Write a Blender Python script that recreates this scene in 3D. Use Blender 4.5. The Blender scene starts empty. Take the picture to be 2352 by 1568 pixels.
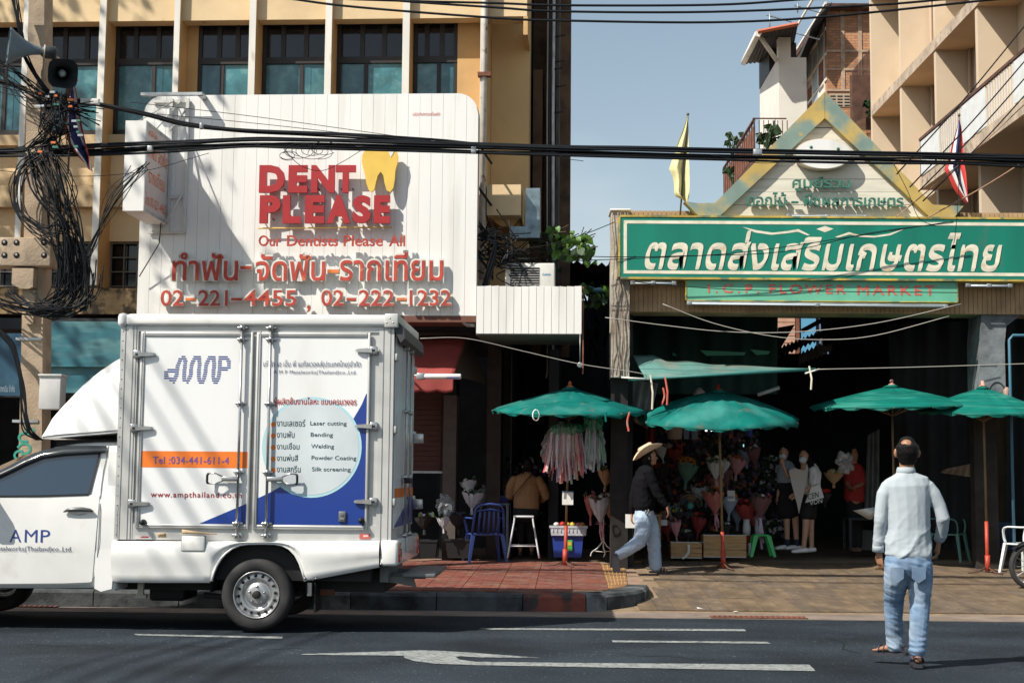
import bpy, bmesh, math, random
from mathutils import Vector, Matrix, noise
random.seed(11)
S = bpy.context.scene
COL = S.collection
R = math.radians
# ---------------------------------------------------------------- camera, sky, sun, exposure
F = 50/36*2352                       # focal length in pixels of a 2352 px wide picture
CAM = Vector((0, 0, 1.4))
PITCH, YAW, ROLL = math.atan(306/F), math.atan(50/F), 0.009
CR = Matrix.Rotation(YAW, 3, 'Z') @ Matrix.Rotation(math.pi/2+PITCH, 3, 'X') @ Matrix.Rotation(ROLL, 3, 'Z')
cam = bpy.data.objects.new('camera', bpy.data.cameras.new('camera'))
COL.objects.link(cam)
cam.matrix_world = Matrix.Translation(CAM) @ CR.to_4x4()
cam.data.lens = 50; cam.data.sensor_width = 36; cam.data.clip_end = 3000
S.camera = cam
SUNV = Vector((0.72, 0.57, -1.0)).normalized()          # the way the sunlight travels
ELEV = math.asin(-SUNV.z); AZ = math.atan2(-SUNV.x, -SUNV.y)
sl = bpy.data.lights.new('sun', 'SUN'); sl.energy = 5.0; sl.angle = R(0.5); sl.color = (1.0, 0.93, 0.82)
so = bpy.data.objects.new('sun', sl); COL.objects.link(so)
so.rotation_euler = SUNV.to_track_quat('-Z', 'Y').to_euler()
wd = bpy.data.worlds.new('World'); S.world = wd; wd.use_nodes = True
nt = wd.node_tree; nt.nodes.clear()
wo = nt.nodes.new('ShaderNodeOutputWorld'); bg = nt.nodes.new('ShaderNodeBackground'); sk = nt.nodes.new('ShaderNodeTexSky')
sk.sky_type = 'NISHITA'; sk.sun_disc = False; sk.sun_elevation = ELEV; sk.sun_rotation = AZ % (2*math.pi)
sk.air_density = 1.2; sk.dust_density = 1.0; sk.ozone_density = 1.0; sk.altitude = 0
bg.inputs['Strength'].default_value = 0.097
# a few faint hazy clouds over the whole sky
tc = nt.nodes.new('ShaderNodeTexCoord'); mp = nt.nodes.new('ShaderNodeMapping'); mp.inputs['Scale'].default_value = (1, 1, 2.6)
cn = nt.nodes.new('ShaderNodeTexNoise'); cn.inputs['Scale'].default_value = 3.4; cn.inputs['Detail'].default_value = 6
cr = nt.nodes.new('ShaderNodeValToRGB'); cr.color_ramp.elements[0].position = .56; cr.color_ramp.elements[1].position = .78
cr.color_ramp.elements[1].color = (.38, .38, .38, 1)
mx = nt.nodes.new('ShaderNodeMixRGB'); mx.inputs[2].default_value = (6.2, 6.5, 6.8, 1)
hs = nt.nodes.new('ShaderNodeHueSaturation'); hs.inputs['Saturation'].default_value = .74; hs.inputs['Hue'].default_value = .488
L = nt.links.new
L(tc.outputs['Generated'], mp.inputs[0]); L(mp.outputs[0], cn.inputs[0]); L(cn.outputs[0], cr.inputs[0]); L(cr.outputs[0], mx.inputs[0])
L(sk.outputs[0], hs.inputs['Color']); L(hs.outputs[0], mx.inputs[1]); L(mx.outputs[0], bg.inputs[0]); L(bg.outputs[0], wo.inputs[0])
S.view_settings.view_transform = 'Standard'; S.view_settings.look = 'None'
S.view_settings.exposure = 0.36; S.view_settings.gamma = 1
S.render.engine = 'CYCLES'
S.cycles.max_bounces = 6; S.cycles.diffuse_bounces = 3; S.cycles.glossy_bounces = 3
S.cycles.transmission_bounces = 6; S.cycles.transparent_max_bounces = 12
S.cycles.caustics_reflective = False; S.cycles.caustics_refractive = False

# ---------------------------------------------------------------- helpers
def ray(px, py):
    return CR @ Vector(((px-1176)/F, -(py-784)/F, -1))
def atY(px, py, Y):                  # world point at distance Y
    d = ray(px, py); return CAM + d*(Y/d.y)
def atZ(px, py, z):                  # world point at height z
    d = ray(px, py); return CAM + d*((z-CAM.z)/d.z)
class Frame:
    """A wall's own axes: x along it to the right, y away from the street, z up."""
    def __init__(s, x0, y0, deg=0, z0=0):
        a = R(deg)
        s.M = Matrix.Translation((x0, y0, z0)) @ Matrix.Rotation(-a, 4, 'Z')
        s.I = s.M.inverted(); s.deg = deg
    def at(s, px, py, y=0):
        o = s.I @ CAM; d = s.I.to_3x3() @ ray(px, py)
        p = o + d*((y-o.y)/d.y); return p.x, p.z
    def x(s, px, py, y=0): return s.at(px, py, y)[0]
    def z(s, px, py, y=0): return s.at(px, py, y)[1]
    def w(s, x, y, z): return s.M @ Vector((x, y, z))
WORLD = Frame(0, 0, 0)
WM = {}
MATS = {}
def mat(key, col=(.5, .5, .5), rough=.6, metal=0.0, var=0.0, vs=6.0, col2=None, s2=3.0, thr=(.45, .6), bump=0.0, bs=40.0,
        spec=.5, trans=0.0, alpha=1.0, emit=None, es=1.0, stretch=(1, 1, 1), coat=0.0, sheen=0, bstretch=None, col3=None, s3=30, thr3=(.6, .65), ior=1.45):
    if key in MATS: return MATS[key]
    m = bpy.data.materials.new(key); m.use_nodes = True; t = m.node_tree; n = t.nodes; b = n['Principled BSDF']
    MATS[key] = m; lk = t.links.new
    b.inputs['Roughness'].default_value = rough; b.inputs['Metallic'].default_value = metal
    b.inputs['Specular IOR Level'].default_value = spec; b.inputs['IOR'].default_value = ior
    b.inputs['Transmission Weight'].default_value = trans; b.inputs['Alpha'].default_value = alpha
    b.inputs['Coat Weight'].default_value = coat; b.inputs['Coat Roughness'].default_value = .08
    c = (*col, 1); b.inputs['Base Color'].default_value = c
    if emit: b.inputs['Emission Color'].default_value = (*emit, 1); b.inputs['Emission Strength'].default_value = es
    if var or col2 or bump or col3:
        g = n.new('ShaderNodeNewGeometry'); mp = n.new('ShaderNodeMapping'); mp.inputs['Scale'].default_value = stretch
        lk(g.outputs['Position'], mp.inputs[0]); src = None
        def nz(scale, detail=5, vec=None):
            q = n.new('ShaderNodeTexNoise'); q.inputs['Scale'].default_value = scale; q.inputs['Detail'].default_value = detail
            lk((vec or mp).outputs[0], q.inputs[0]); return q
        rgb = n.new('ShaderNodeRGB'); rgb.outputs[0].default_value = c; cur = rgb.outputs[0]
        def over(cur, c2, sc, th, seed=0):
            q = nz(sc, 8); rp = n.new('ShaderNodeValToRGB'); rp.color_ramp.elements[0].position = th[0]; rp.color_ramp.elements[1].position = th[1]
            lk(q.outputs[0], rp.inputs[0]); x = n.new('ShaderNodeMixRGB'); lk(rp.outputs[0], x.inputs[0]); lk(cur, x.inputs[1]); x.inputs[2].default_value = (*c2, 1)
            return x.outputs[0]
        if col2: cur = over(cur, col2, s2, thr)
        if col3: cur = over(cur, col3, s3, thr3)
        if var:
            q = nz(vs, 8); mr = n.new('ShaderNodeMapRange'); mr.inputs[1].default_value = .3; mr.inputs[2].default_value = .7
            mr.inputs[3].default_value = 1-var; mr.inputs[4].default_value = 1+var*.6; lk(q.outputs[0], mr.inputs[0])
            v = n.new('ShaderNodeVectorMath'); v.operation = 'SCALE'; lk(cur, v.inputs[0]); lk(mr.outputs[0], v.inputs['Scale']); cur = v.outputs[0]
        lk(cur, b.inputs['Base Color'])
        if bump:
            mp2 = n.new('ShaderNodeMapping'); mp2.inputs['Scale'].default_value = bstretch or stretch; lk(g.outputs['Position'], mp2.inputs[0])
            q = nz(bs, 4, mp2); bp = n.new('ShaderNodeBump'); bp.inputs['Strength'].default_value = bump; bp.inputs['Distance'].default_value = .02
            lk(q.outputs[0], bp.inputs['Height']); lk(bp.outputs[0], b.inputs['Normal'])
    return m
class MB:
    def __init__(s): s.v = []; s.f = []; s.mi = []; s.sm = []
    def add(s, vs, fs, mi=0, sm=False):
        k = len(s.v); s.v += [Vector(v) for v in vs]
        for f in fs: s.f.append([k+i for i in f]); s.mi.append(mi); s.sm.append(sm)
        return s
    def box(s, x0, x1, y0, y1, z0, z1, mi=0):
        x0, x1 = min(x0, x1), max(x0, x1); y0, y1 = min(y0, y1), max(y0, y1); z0, z1 = min(z0, z1), max(z0, z1)
        return s.add([(x0, y0, z0), (x1, y0, z0), (x1, y1, z0), (x0, y1, z0), (x0, y0, z1), (x1, y0, z1), (x1, y1, z1), (x0, y1, z1)],
                     [(0, 3, 2, 1), (4, 5, 6, 7), (0, 1, 5, 4), (1, 2, 6, 5), (2, 3, 7, 6), (3, 0, 4, 7)], mi)
    def rbox(s, x0, x1, y0, y1, z0, z1, r=.01, mi=0):        # box with chamfered edges (all)
        b = bmesh.new(); bmesh.ops.create_cube(b, size=1)
        for v in b.verts: v.co = Vector(((x0+x1)/2+v.co.x*abs(x1-x0), (y0+y1)/2+v.co.y*abs(y1-y0), (z0+z1)/2+v.co.z*abs(z1-z0)))
        bmesh.ops.bevel(b, geom=b.edges[:], offset=min(r, abs(x1-x0)*.45, abs(y1-y0)*.45, abs(z1-z0)*.45), segments=2, affect='EDGES', profile=.5)
        b.verts.index_update(); s.add([v.co for v in b.verts], [[v.index for v in f.verts] for f in b.faces], mi, True); b.free(); return s
    def obox(s, c, h, m=None, mi=0):
        k = len(s.v); s.box(-h[0], h[0], -h[1], h[1], -h[2], h[2], mi); m = m or Matrix.Identity(3)
        for i in range(k, len(s.v)): s.v[i] = m @ s.v[i] + Vector(c)
        return s
    def quad(s, a, b, c, d, mi=0): return s.add([a, b, c, d], [(0, 1, 2, 3)], mi)
    def prism(s, poly, y0, y1, mi=0, mi_side=None):          # polygon of (x,z), front at y0
        n = len(poly); vs = [(x, y0, z) for x, z in poly]+[(x, y1, z) for x, z in poly]
        s.add(vs, [list(range(n)), list(range(2*n-1, n-1, -1))], mi)
        k = len(s.v)-2*n
        for i in range(n):
            j = (i+1) % n; s.f.append([k+i, k+n+i, k+n+j, k+j]); s.mi.append(mi if mi_side is None else mi_side); s.sm.append(False)
        return s
    def slab(s, poly, z0, z1, mi=0):                         # polygon of (x,y)
        n = len(poly); s.add([(x, y, z1) for x, y in poly]+[(x, y, z0) for x, y in poly], [list(range(n)), list(range(2*n-1, n-1, -1))]+[[i, n+i, n+(i+1) % n, (i+1) % n] for i in range(n)], mi); return s
    def tube(s, pts, r, n=6, mi=0, caps=True, flat=1.0):
        pts = [Vector(p) for p in pts]; N = len(pts); rr = r if hasattr(r, '__len__') else [r]*N
        k = len(s.v); up = None
        for i, p in enumerate(pts):
            t = (pts[min(i+1, N-1)]-pts[max(i-1, 0)])
            t = t.normalized() if t.length > 1e-9 else Vector((0, 0, 1))
            if up is None: up = Vector((0, 0, 1)) if abs(t.z) < .9 else Vector((0, 1, 0))
            a = t.cross(up); a = a.normalized() if a.length > 1e-6 else t.orthogonal().normalized(); b = a.cross(t); up = b
            for j in range(n):
                q = 2*math.pi*j/n; s.v.append(p+a*math.cos(q)*rr[i]+b*math.sin(q)*rr[i]*flat)
        for i in range(N-1):
            for j in range(n):
                s.f.append([k+i*n+j, k+i*n+(j+1) % n, k+(i+1)*n+(j+1) % n, k+(i+1)*n+j]); s.mi.append(mi); s.sm.append(n > 4)
        if caps:
            s.f.append([k+j for j in range(n)][::-1]); s.f.append([k+(N-1)*n+j for j in range(n)]); s.mi += [mi, mi]; s.sm += [False, False]
        return s
    def lathe(s, prof, c=(0, 0, 0), n=24, axis='Z', mi=0, sm=True, caps=True):
        k = len(s.v); c = Vector(c)
        for r, h in prof:
            for j in range(n):
                a = 2*math.pi*j/n; x, y = r*math.cos(a), r*math.sin(a)
                s.v.append(c+(Vector((x, y, h)) if axis == 'Z' else Vector((x, h, y)) if axis == 'Y' else Vector((h, x, y))))
        for i in range(len(prof)-1):
            for j in range(n):
                s.f.append([k+i*n+j, k+i*n+(j+1) % n, k+(i+1)*n+(j+1) % n, k+(i+1)*n+j]); s.mi.append(mi); s.sm.append(sm)
        for e, lo in ((0, True), (len(prof)-1, False)):
            if caps and prof[e][0] > 1e-4: s.f.append([k+e*n+j for j in range(n)]); s.mi.append(mi); s.sm.append(False)
        return s
    def loft(s, rings, mi=0, caps=True, sm=True, closed=True):
        k = len(s.v); n = len(rings[0])
        for r in rings: s.v += [Vector(p) for p in r]
        for i in range(len(rings)-1):
            for j in range(n if closed else n-1):
                s.f.append([k+i*n+j, k+i*n+(j+1) % n, k+(i+1)*n+(j+1) % n, k+(i+1)*n+j]); s.mi.append(mi); s.sm.append(sm)
        if caps and closed:
            s.f.append([k+j for j in range(n)][::-1]); s.f.append([k+(len(rings)-1)*n+j for j in range(n)]); s.mi += [mi, mi]; s.sm += [False, False]
        return s
    def sheet(s, fn, nu, nv, mi=0, thick=0, sm=True):        # fn(u,v)->point
        s.loft([[fn(i/nu, j/nv) for i in range(nu+1)] for j in range(nv+1)], mi, False, sm, False)
        if thick:
            th = Vector(thick); k = len(s.v); s.loft([[Vector(fn(i/nu, j/nv))+th for i in range(nu+1)] for j in range(nv+1)], mi, False, sm, False)
            a = k-(nu+1)*(nv+1); W = nu+1
            rim = [i for i in range(W)]+[W*j+nu for j in range(1, nv+1)]+[W*nv+i for i in range(nu-1, -1, -1)]+[W*j for j in range(nv-1, 0, -1)]
            for i in range(len(rim)):
                p, q = rim[i], rim[(i+1) % len(rim)]; s.f.append([a+p, a+q, k+q, k+p]); s.mi.append(mi); s.sm.append(False)
        return s
    def ball(s, c, r, n=8, m=6, mi=0, sc=(1, 1, 1)):
        prof = [(max(1e-5, math.sin(math.pi*i/m))*r, -math.cos(math.pi*i/m)*r) for i in range(m+1)]
        k = len(s.v); s.lathe(prof, (0, 0, 0), n, 'Z', mi)
        for i in range(k, len(s.v)): v = s.v[i]; s.v[i] = Vector((v.x*sc[0], v.y*sc[1], v.z*sc[2]))+Vector(c)
        return s
    def merge(s, o, M=None, mi=None):
        k = len(s.v); s.v += [(M @ v if M else v.copy()) for v in o.v]
        s.f += [[k+i for i in f] for f in o.f]; s.mi += o.mi if mi is None else [mi]*len(o.f); s.sm += o.sm; return s
    def build(s, name, mats, parent=None, frame=WORLD, origin=None, recalc=True, **tg):
        if not isinstance(mats, (list, tuple)): mats = [mats]
        vs = [frame.M @ v for v in s.v]
        if parent is None:
            if origin is None:
                lo = Vector([min(v[i] for v in vs) for i in range(3)]); hi = Vector([max(v[i] for v in vs) for i in range(3)])
                origin = Vector(((lo.x+hi.x)/2, (lo.y+hi.y)/2, lo.z))
            W = Matrix.Translation(origin) @ frame.M.to_3x3().to_4x4()
        else: W = WM[parent.name]
        Wi = W.inverted(); me = bpy.data.meshes.new(name)
        me.from_pydata([Wi @ v for v in vs], [], s.f)
        for i, p in enumerate(me.polygons):
            p.material_index = s.mi[i]; p.use_smooth = s.sm[i]
        for m in mats: me.materials.append(m)
        if recalc:
            b = bmesh.new(); b.from_mesh(me); bmesh.ops.recalc_face_normals(b, faces=b.faces); b.to_mesh(me); b.free()
        o = bpy.data.objects.new(name, me); COL.objects.link(o)
        if parent is None: o.matrix_world = W
        else: o.parent = parent
        WM[o.name] = W
        return tag(o, **tg)
def tag(o, label=None, cat=None, group=None, kind=None):
    if label: o['label'] = label
    if cat: o['category'] = cat
    if group: o['group'] = group
    if kind: o['kind'] = kind
    return o
def root(name, loc, frame=WORLD, rz=0, label=None, cat=None, group=None, kind=None):
    o = bpy.data.objects.new(name, None); COL.objects.link(o); o.empty_display_size = .2
    W = frame.M @ Matrix.Translation(loc) @ Matrix.Rotation(rz, 4, 'Z'); o.matrix_world = W; WM[o.name] = W
    return tag(o, label, cat, group, kind)
def lframe(o):                       # a Frame in the root's own axes
    f = Frame(0, 0); f.M = WM[o.name].copy(); f.I = f.M.inverted(); return f
def copy_tree(o, parent=None, W=None):
    c = o.copy(); COL.objects.link(c)
    if parent is not None: c.parent = parent
    else: c.matrix_world = W; WM[c.name] = W
    for ch in o.children: copy_tree(ch, c)
    return c
TXT = {}
def text_mb(body, ext=.0, bold=0.0, shear=0.0, space=1.0, res=3):
    """Lettering as a mesh in a unit box: x 0..1, z 0..1, front at y=-ext."""
    cu = bpy.data.curves.new('lettering', 'FONT'); cu.body = body; cu.offset = bold; cu.shear = shear; cu.space_character = space
    cu.resolution_u = res; cu.extrude = .001 if ext else 0
    ob = bpy.data.objects.new('lettering_tmp', cu); COL.objects.link(ob)
    dg = bpy.context.evaluated_depsgraph_get(); dg.update(); me = bpy.data.meshes.new_from_object(ob.evaluated_get(dg))
    vs = [v.co.copy() for v in me.vertices]; fs = [list(p.vertices) for p in me.polygons]
    bpy.data.objects.remove(ob); bpy.data.meshes.remove(me)
    x0 = min(v.x for v in vs); x1 = max(v.x for v in vs); y0 = min(v.y for v in vs); y1 = max(v.y for v in vs)
    par = list(range(len(vs)))       # strokes of one glyph may overlap: set each loose piece a hair apart
    def fd(i):
        while par[i] != i: par[i] = par[par[i]]; i = par[i]
        return i
    for f in fs:
        for i in f[1:]: par[fd(i)] = fd(f[0])
    ids = {}; off = [ids.setdefault(fd(i), len(ids))*-.00003 for i in range(len(vs))]
    m = MB(); m.add([((v.x-x0)/(x1-x0), (-ext if v.z > 0 else 0) if ext else off[i], (v.y-y0)/(y1-y0)) for i, v in enumerate(vs)], fs); return m
def calligraphy(body, frame, y, box, name, m_, parent, nib=(.010, .024), n=9, shear=.22, bold=-.004):
    xa, _ = frame.at(box[0], (box[2]+box[3])/2, y); xb, _ = frame.at(box[1], (box[2]+box[3])/2, y)
    zt = frame.z((box[0]+box[1])/2, box[2], y); zb = frame.z((box[0]+box[1])/2, box[3], y); base = text_mb(body, 0, bold, shear, 1.0, 4); m = MB()
    H = zt-zb; dx, dz = nib[0], nib[1]
    for k in range(n):
        t = k/(n-1)*2-1; q = MB(); q.merge(base)
        for v in q.v: v.x = lerp(xa+dx, xb-dx, v.x)+dx*t; v.z = lerp(zb+dz, zt-dz, v.z)+dz*t; v.y += y-.0006*k
        m.merge(q)
    return m.build(name, m_, parent, frame, recalc=False)
def put_text(body, frame, y, box, name, mats, parent=None, ext=.0, bold=0.0, shear=0.0, space=1.0, px=True, **tg):
    """box = (x0, x1, ytop, ybottom) in picture units on the plane y of the frame, or metres when px is False."""
    if px:
        xa, _ = frame.at(box[0], (box[2]+box[3])/2, y); xb, _ = frame.at(box[1], (box[2]+box[3])/2, y)
        _, zt = frame.at((box[0]+box[1])/2, box[2], y); _, zb = frame.at((box[0]+box[1])/2, box[3], y)
    else: xa, xb, zt, zb = box
    if ext or bold < .003:
        m = text_mb(body, ext, bold, shear, space)
        for v in m.v: v.x = xa+v.x*(xb-xa); v.z = zb+v.z*(zt-zb); v.y += y
    else:                            # heavier flat print: the thin letters laid over one another, each a hair further out
        base = text_mb(body, 0, 0, shear, space); m = MB(); lines = body.count('\n')+1; r_ = bold*(zt-zb)*.8
        for k in range(6):
            q = MB(); q.merge(base); a = k*1.0472; dx, dz = r_*math.cos(a), r_*math.sin(a)
            for v in q.v: v.x = lerp(xa+r_, xb-r_, v.x)+dx; v.z = lerp(zb+r_, zt-r_, v.z)+dz; v.y += y-.00012*k
            m.merge(q)
    return m.build(name, mats, parent, frame, recalc=bool(ext), **tg)
def wob(a=1): return (random.random()*2-1)*a
def lerp(a, b, t): return a+(b-a)*t
# ---------------------------------------------------------------- materials
M_asph = mat('asphalt', (.023, .032, .043), .8, var=.5, vs=.7, col2=(.034, .043, .053), s2=38, thr=(.45, .62), col3=(.22, .23, .23), s3=46, thr3=(.665, .69), bump=.35, bs=120, spec=.15)
M_line = mat('road_paint', (.28, .30, .29), .75, var=.3, vs=10, col2=(.08, .09, .10), s2=26, thr=(.50, .66))
M_conc = mat('gutter_concrete', (.235, .185, .15), .85, var=.3, vs=3, col2=(.13, .11, .10), s2=6, thr=(.5, .75), bump=.3, bs=60)
M_kerb = mat('kerb_concrete', (.075, .085, .092), .8, var=.35, vs=5, col2=(.02, .024, .028), s2=3.5, thr=(.45, .62), bump=.3, bs=40)
M_kerbl = mat('kerb_pale', (.17, .18, .185), .8, var=.35, vs=6, col2=(.04, .045, .05), s2=4, thr=(.42, .62), bump=.3, bs=40)
M_kerbr = mat('kerb_red', (.22, .06, .04), .8, var=.3, vs=6, col2=(.05, .04, .04), s2=4, thr=(.5, .62))
M_tile = [mat('red_tile_%d' % i, c, .6, var=.25, vs=7, col2=(.22, .15, .12), s2=6, thr=(.48, .75), bump=.15, bs=50) for i, c in enumerate([(.20, .062, .045), (.17, .058, .042), (.22, .075, .05), (.185, .068, .05)])]
M_mort = mat('mortar', (.30, .20, .14), .9, var=.3, vs=9)
M_tact = mat('tactile_yellow', (.47, .26, .075), .7, var=.3, vs=8, col2=(.2, .14, .08), s2=9, thr=(.55, .75))
M_tactb = mat('tactile_brown', (.28, .16, .09), .75, var=.3, vs=8)
M_pave = [mat('paver_%d' % i, c, .75, var=.35, vs=4, stretch=(1, .5, 1), col2=(.22, .155, .095), s2=9, thr=(.50, .75), bump=.25, bs=60) for i, c in enumerate([(.142, .104, .070), (.132, .100, .072), (.150, .108, .070), (.128, .098, .073), (.156, .112, .070)])]
M_joint = mat('paver_joint', (.25, .18, .115), .9, var=.3, vs=9)
M_orange = mat('threshold_paint', (.48, .25, .06), .75, var=.3, vs=5, col2=(.2, .14, .08), s2=7, thr=(.5, .7))
M_dark = mat('dark_interior', (.034, .038, .043), .9, var=.4, vs=2)  # near-black: the shade of the interiors is put into this colour
M_black = mat('black', (.010, .011, .013), .6)
M_cable = mat('cable_black', (.008, .010, .013), .5, spec=.2)
M_cableg = mat('cable_grey', (.35, .33, .30), .6)
M_cream = mat('cream_plaster', (.72, .55, .33), .9, var=.12, vs=1.2, col2=(.56, .41, .25), s2=1.6, thr=(.55, .85), col3=(.33, .23, .14), s3=4, thr3=(.70, .80), bump=.12, bs=30)
M_finw = mat('fin_white', (.74, .72, .66), .85, var=.12, vs=3, col2=(.45, .38, .30), s2=6, thr=(.66, .78), stretch=(1, 1, .3))
M_ochre = mat('ochre_plaster', (.60, .38, .17), .9, var=.2, vs=1.5, bump=.1, bs=30)
M_tan = mat('tan_wall', (.50, .38, .23), .9, var=.25, vs=1.4, col2=(.36, .23, .12), s2=2, thr=(.5, .8), bump=.15, bs=30)
M_frame = mat('window_frame_brown', (.022, .018, .017), .5)
M_glassd = mat('glass_dark', (.012, .014, .018), .08, spec=.6, var=.3, vs=3)
M_curt = mat('teal_curtain', (.20, .56, .62), .35, var=.45, vs=5, col2=(.30, .55, .55), s2=9, thr=(.52, .66), spec=.6)
M_curt2 = mat('teal_curtain_dark', (.11, .32, .36), .35, var=.4, vs=4, spec=.6)
M_white = mat('sign_white', (.78, .785, .765), .55, var=.06, vs=1.2, col2=(.60, .59, .54), s2=3.2, thr=(.52, .82), stretch=(1, 1, .14))
M_seam = mat('seam_grey', (.25, .25, .24), .8)
M_red = mat('letter_red', (.38, .026, .03), .45, var=.12, vs=3)
M_redt = mat('letter_red_faded', (.47, .06, .04), .6, var=.3, vs=8, col2=(.66, .25, .12), s2=6, thr=(.6, .75))
M_redo = mat('letter_orange', (.68, .19, .05), .6, var=.35, vs=10, col2=(.5, .12, .05), s2=12, thr=(.5, .6))
M_lwhite = mat('letter_white_edge', (.72, .72, .68), .5, var=.15, vs=8)
M_yel = mat('tooth_yellow', (.78, .52, .10), .5, var=.1, vs=4)
M_metal = mat('galvanised', (.42, .45, .47), .45, .7, var=.3, vs=6)
M_pole = mat('pole_concrete', (.40, .31, .22), .9, var=.3, vs=3, col2=(.22, .18, .14), s2=5, thr=(.55, .75), bump=.35, bs=40)
M_green = mat('sign_green', (.005, .20, .14), .5, var=.22, vs=2, col2=(.10, .12, .08), s2=4, thr=(.64, .80), stretch=(1, 1, .18))
M_gold = mat('sign_cream', (.76, .72, .58), .6, var=.18, vs=6, col2=(.55, .36, .18), s2=5, thr=(.62, .8))
M_lgreen = mat('sign_pale_green', (.14, .47, .32), .5, var=.15, vs=3, col2=(.3, .4, .25), s2=4, thr=(.6, .8))
M_pinkred = mat('faded_red', (.62, .13, .10), .6, var=.2, vs=8, col2=(.45, .28, .2), s2=12, thr=(.55, .7))
M_gable = mat('gable_paint', (.22, .31, .27), .7, var=.22, vs=3, col2=(.50, .36, .11), s2=1.5, thr=(.47, .57), col3=(.5, .36, .12), s3=7, thr3=(.62, .7))
M_clap = mat('clapboard_white', (.72, .68, .57), .8, var=.12, vs=4, stretch=(.4, 1, 3), col2=(.50, .43, .32), s2=3, thr=(.6, .85))
M_gletter = mat('letter_green', (.05, .19, .145), .6, var=.3, vs=10)
M_tanb = mat('beam_tile', (.42, .28, .16), .85, var=.25, vs=3, col2=(.26, .17, .10), s2=2.2, thr=(.5, .75))
M_pillar = mat('gate_pillar', (.44, .40, .34), .9, var=.3, vs=3, col2=(.20, .16, .13), s2=2.6, thr=(.52, .68), bump=.4, bs=25)
M_pillar2 = mat('grey_pillar', (.18, .20, .215), .9, var=.4, vs=3, col2=(.09, .10, .11), s2=2.6, thr=(.48, .66), bump=.3, bs=25)
M_rust = mat('rust', (.20, .075, .045), .85, var=.45, vs=6)
M_rusts = mat('rust_sheet', (.11, .055, .04), .85, var=.5, vs=4)
M_rbld = mat('right_building_cream', (.60, .49, .36), .9, var=.08, vs=.8, col2=(.50, .39, .27), s2=1.1, thr=(.6, .9), bump=.08, bs=20)
M_soff = mat('soffit_tan', (.62, .42, .25), .9, var=.15, vs=1)
M_twr = mat('tower_white', (.72, .69, .63), .9, var=.08, vs=1.5, col2=(.5, .45, .38), s2=2, thr=(.65, .9))
M_tealtarp = mat('teal_tarp', (.10, .23, .21), .55, var=.25, vs=3, col2=(.24, .25, .21), s2=2, thr=(.45, .65))
M_dgtarp = mat('dark_green_tarp', (.008, .052, .044), .7, var=.3, vs=2)
M_umb = mat('umbrella_green', (.003, .135, .118), .8, spec=.15, var=.3, vs=2.2, col2=(.035, .19, .168), s2=2.4, thr=(.45, .68), col3=(.09, .13, .11), s3=5, thr3=(.62, .72), bump=.15, bs=30)
M_umbs = mat('umbrella_green_striped', (.003, .140, .112), .8, spec=.15, var=.28, vs=9, stretch=(.25, .25, 5), col2=(.05, .25, .20), s2=4, thr=(.5, .75))
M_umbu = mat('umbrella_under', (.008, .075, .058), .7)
M_wood = mat('light_wood', (.50, .30, .13), .6, var=.3, vs=2.0, stretch=(3, 3, 30), bump=.1)
M_woodd = mat('umbrella_pole_wood', (.22, .15, .08), .6, var=.3, vs=6, stretch=(1, 1, .4))
M_redp = mat('pole_red', (.42, .055, .03), .5, var=.25, vs=8)
M_awn = mat('awning_red', (.30, .055, .048), .75, var=.15, vs=4, bump=.15, bs=18)
M_awnd = mat('awning_brown', (.10, .06, .04), .85)
M_skin = mat('skin_tan', (.33, .165, .095), .5, var=.08, vs=12, sheen=.1)
M_skinp = mat('skin_light', (.50, .29, .20), .5, var=.06, vs=12)
M_hair = mat('hair_black', (.007, .006, .006), .5, spec=.2, var=.4, vs=60, bump=.5, bs=180, bstretch=(1, 1, .3))
M_leaf = mat('leaf_green', (.085, .19, .028), .5, var=.4, vs=3)
M_leafd = mat('leaf_dark', (.022, .055, .016), .55, var=.4, vs=3)
M_bark = mat('bark', (.10, .075, .05), .9, var=.4, vs=12)
# ---------------------------------------------------------------- ground, road, kerb, pavement
def roadz(Y): return 0 if Y <= 10.5 else (-.08*(Y-10.5)/2.8 if Y < 13.3 else -.08-.02*min(1, (Y-13.3)/2))
def onroad(px, py):
    z = 0
    for _ in range(6):
        p = atZ(px, py, z); z = roadz(p.y)
    return Vector((p.x, p.y, z))
m = MB(); m.quad((-300, -60, -.3), (300, -60, -.3), (300, 500, -.3), (-300, 500, -.3)); m.build('ground', M_conc, kind='structure')
ys = [-30, 0, 10.5, 11.5, 12.4, 13.3, 15.3, 15.6]
m = MB()
for a, b in zip(ys, ys[1:]): m.quad((-60, a, roadz(a)), (60, a, roadz(a)), (60, b, roadz(b)), (-60, b, roadz(b)))
m.build('road', M_asph, kind='structure')
m = MB(); m.box(-60, 60, 15.32, 16.2, -.3, -.094); m.build('gutter_strip', M_conc, kind='structure')
def marking(pts, name='lane_marking'):
    P = [onroad(*p) for p in pts]; m = MB(); n = len(P)
    m.add([p+Vector((0, 0, .005)) for p in P], [list(range(n))]); return m.build(name, M_line, kind='structure')
def dense(pts, k=4):                 # follow the crown of the road
    out = []
    for a, b in zip(pts, pts[1:]+pts[:1]):
        for i in range(k): out.append((lerp(a[0], b[0], i/k), lerp(a[1], b[1], i/k)))
    return out
marking([(307, 1455.8), (650, 1462.4), (647.5, 1467), (315, 1459.3)])
marking([(1100, 1442.5), (1710, 1444.8), (1714, 1449.6), (1130, 1446)])
marking([(1405, 1470.8), (1762, 1474), (1771, 1478.3), (1408, 1475)])
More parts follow.
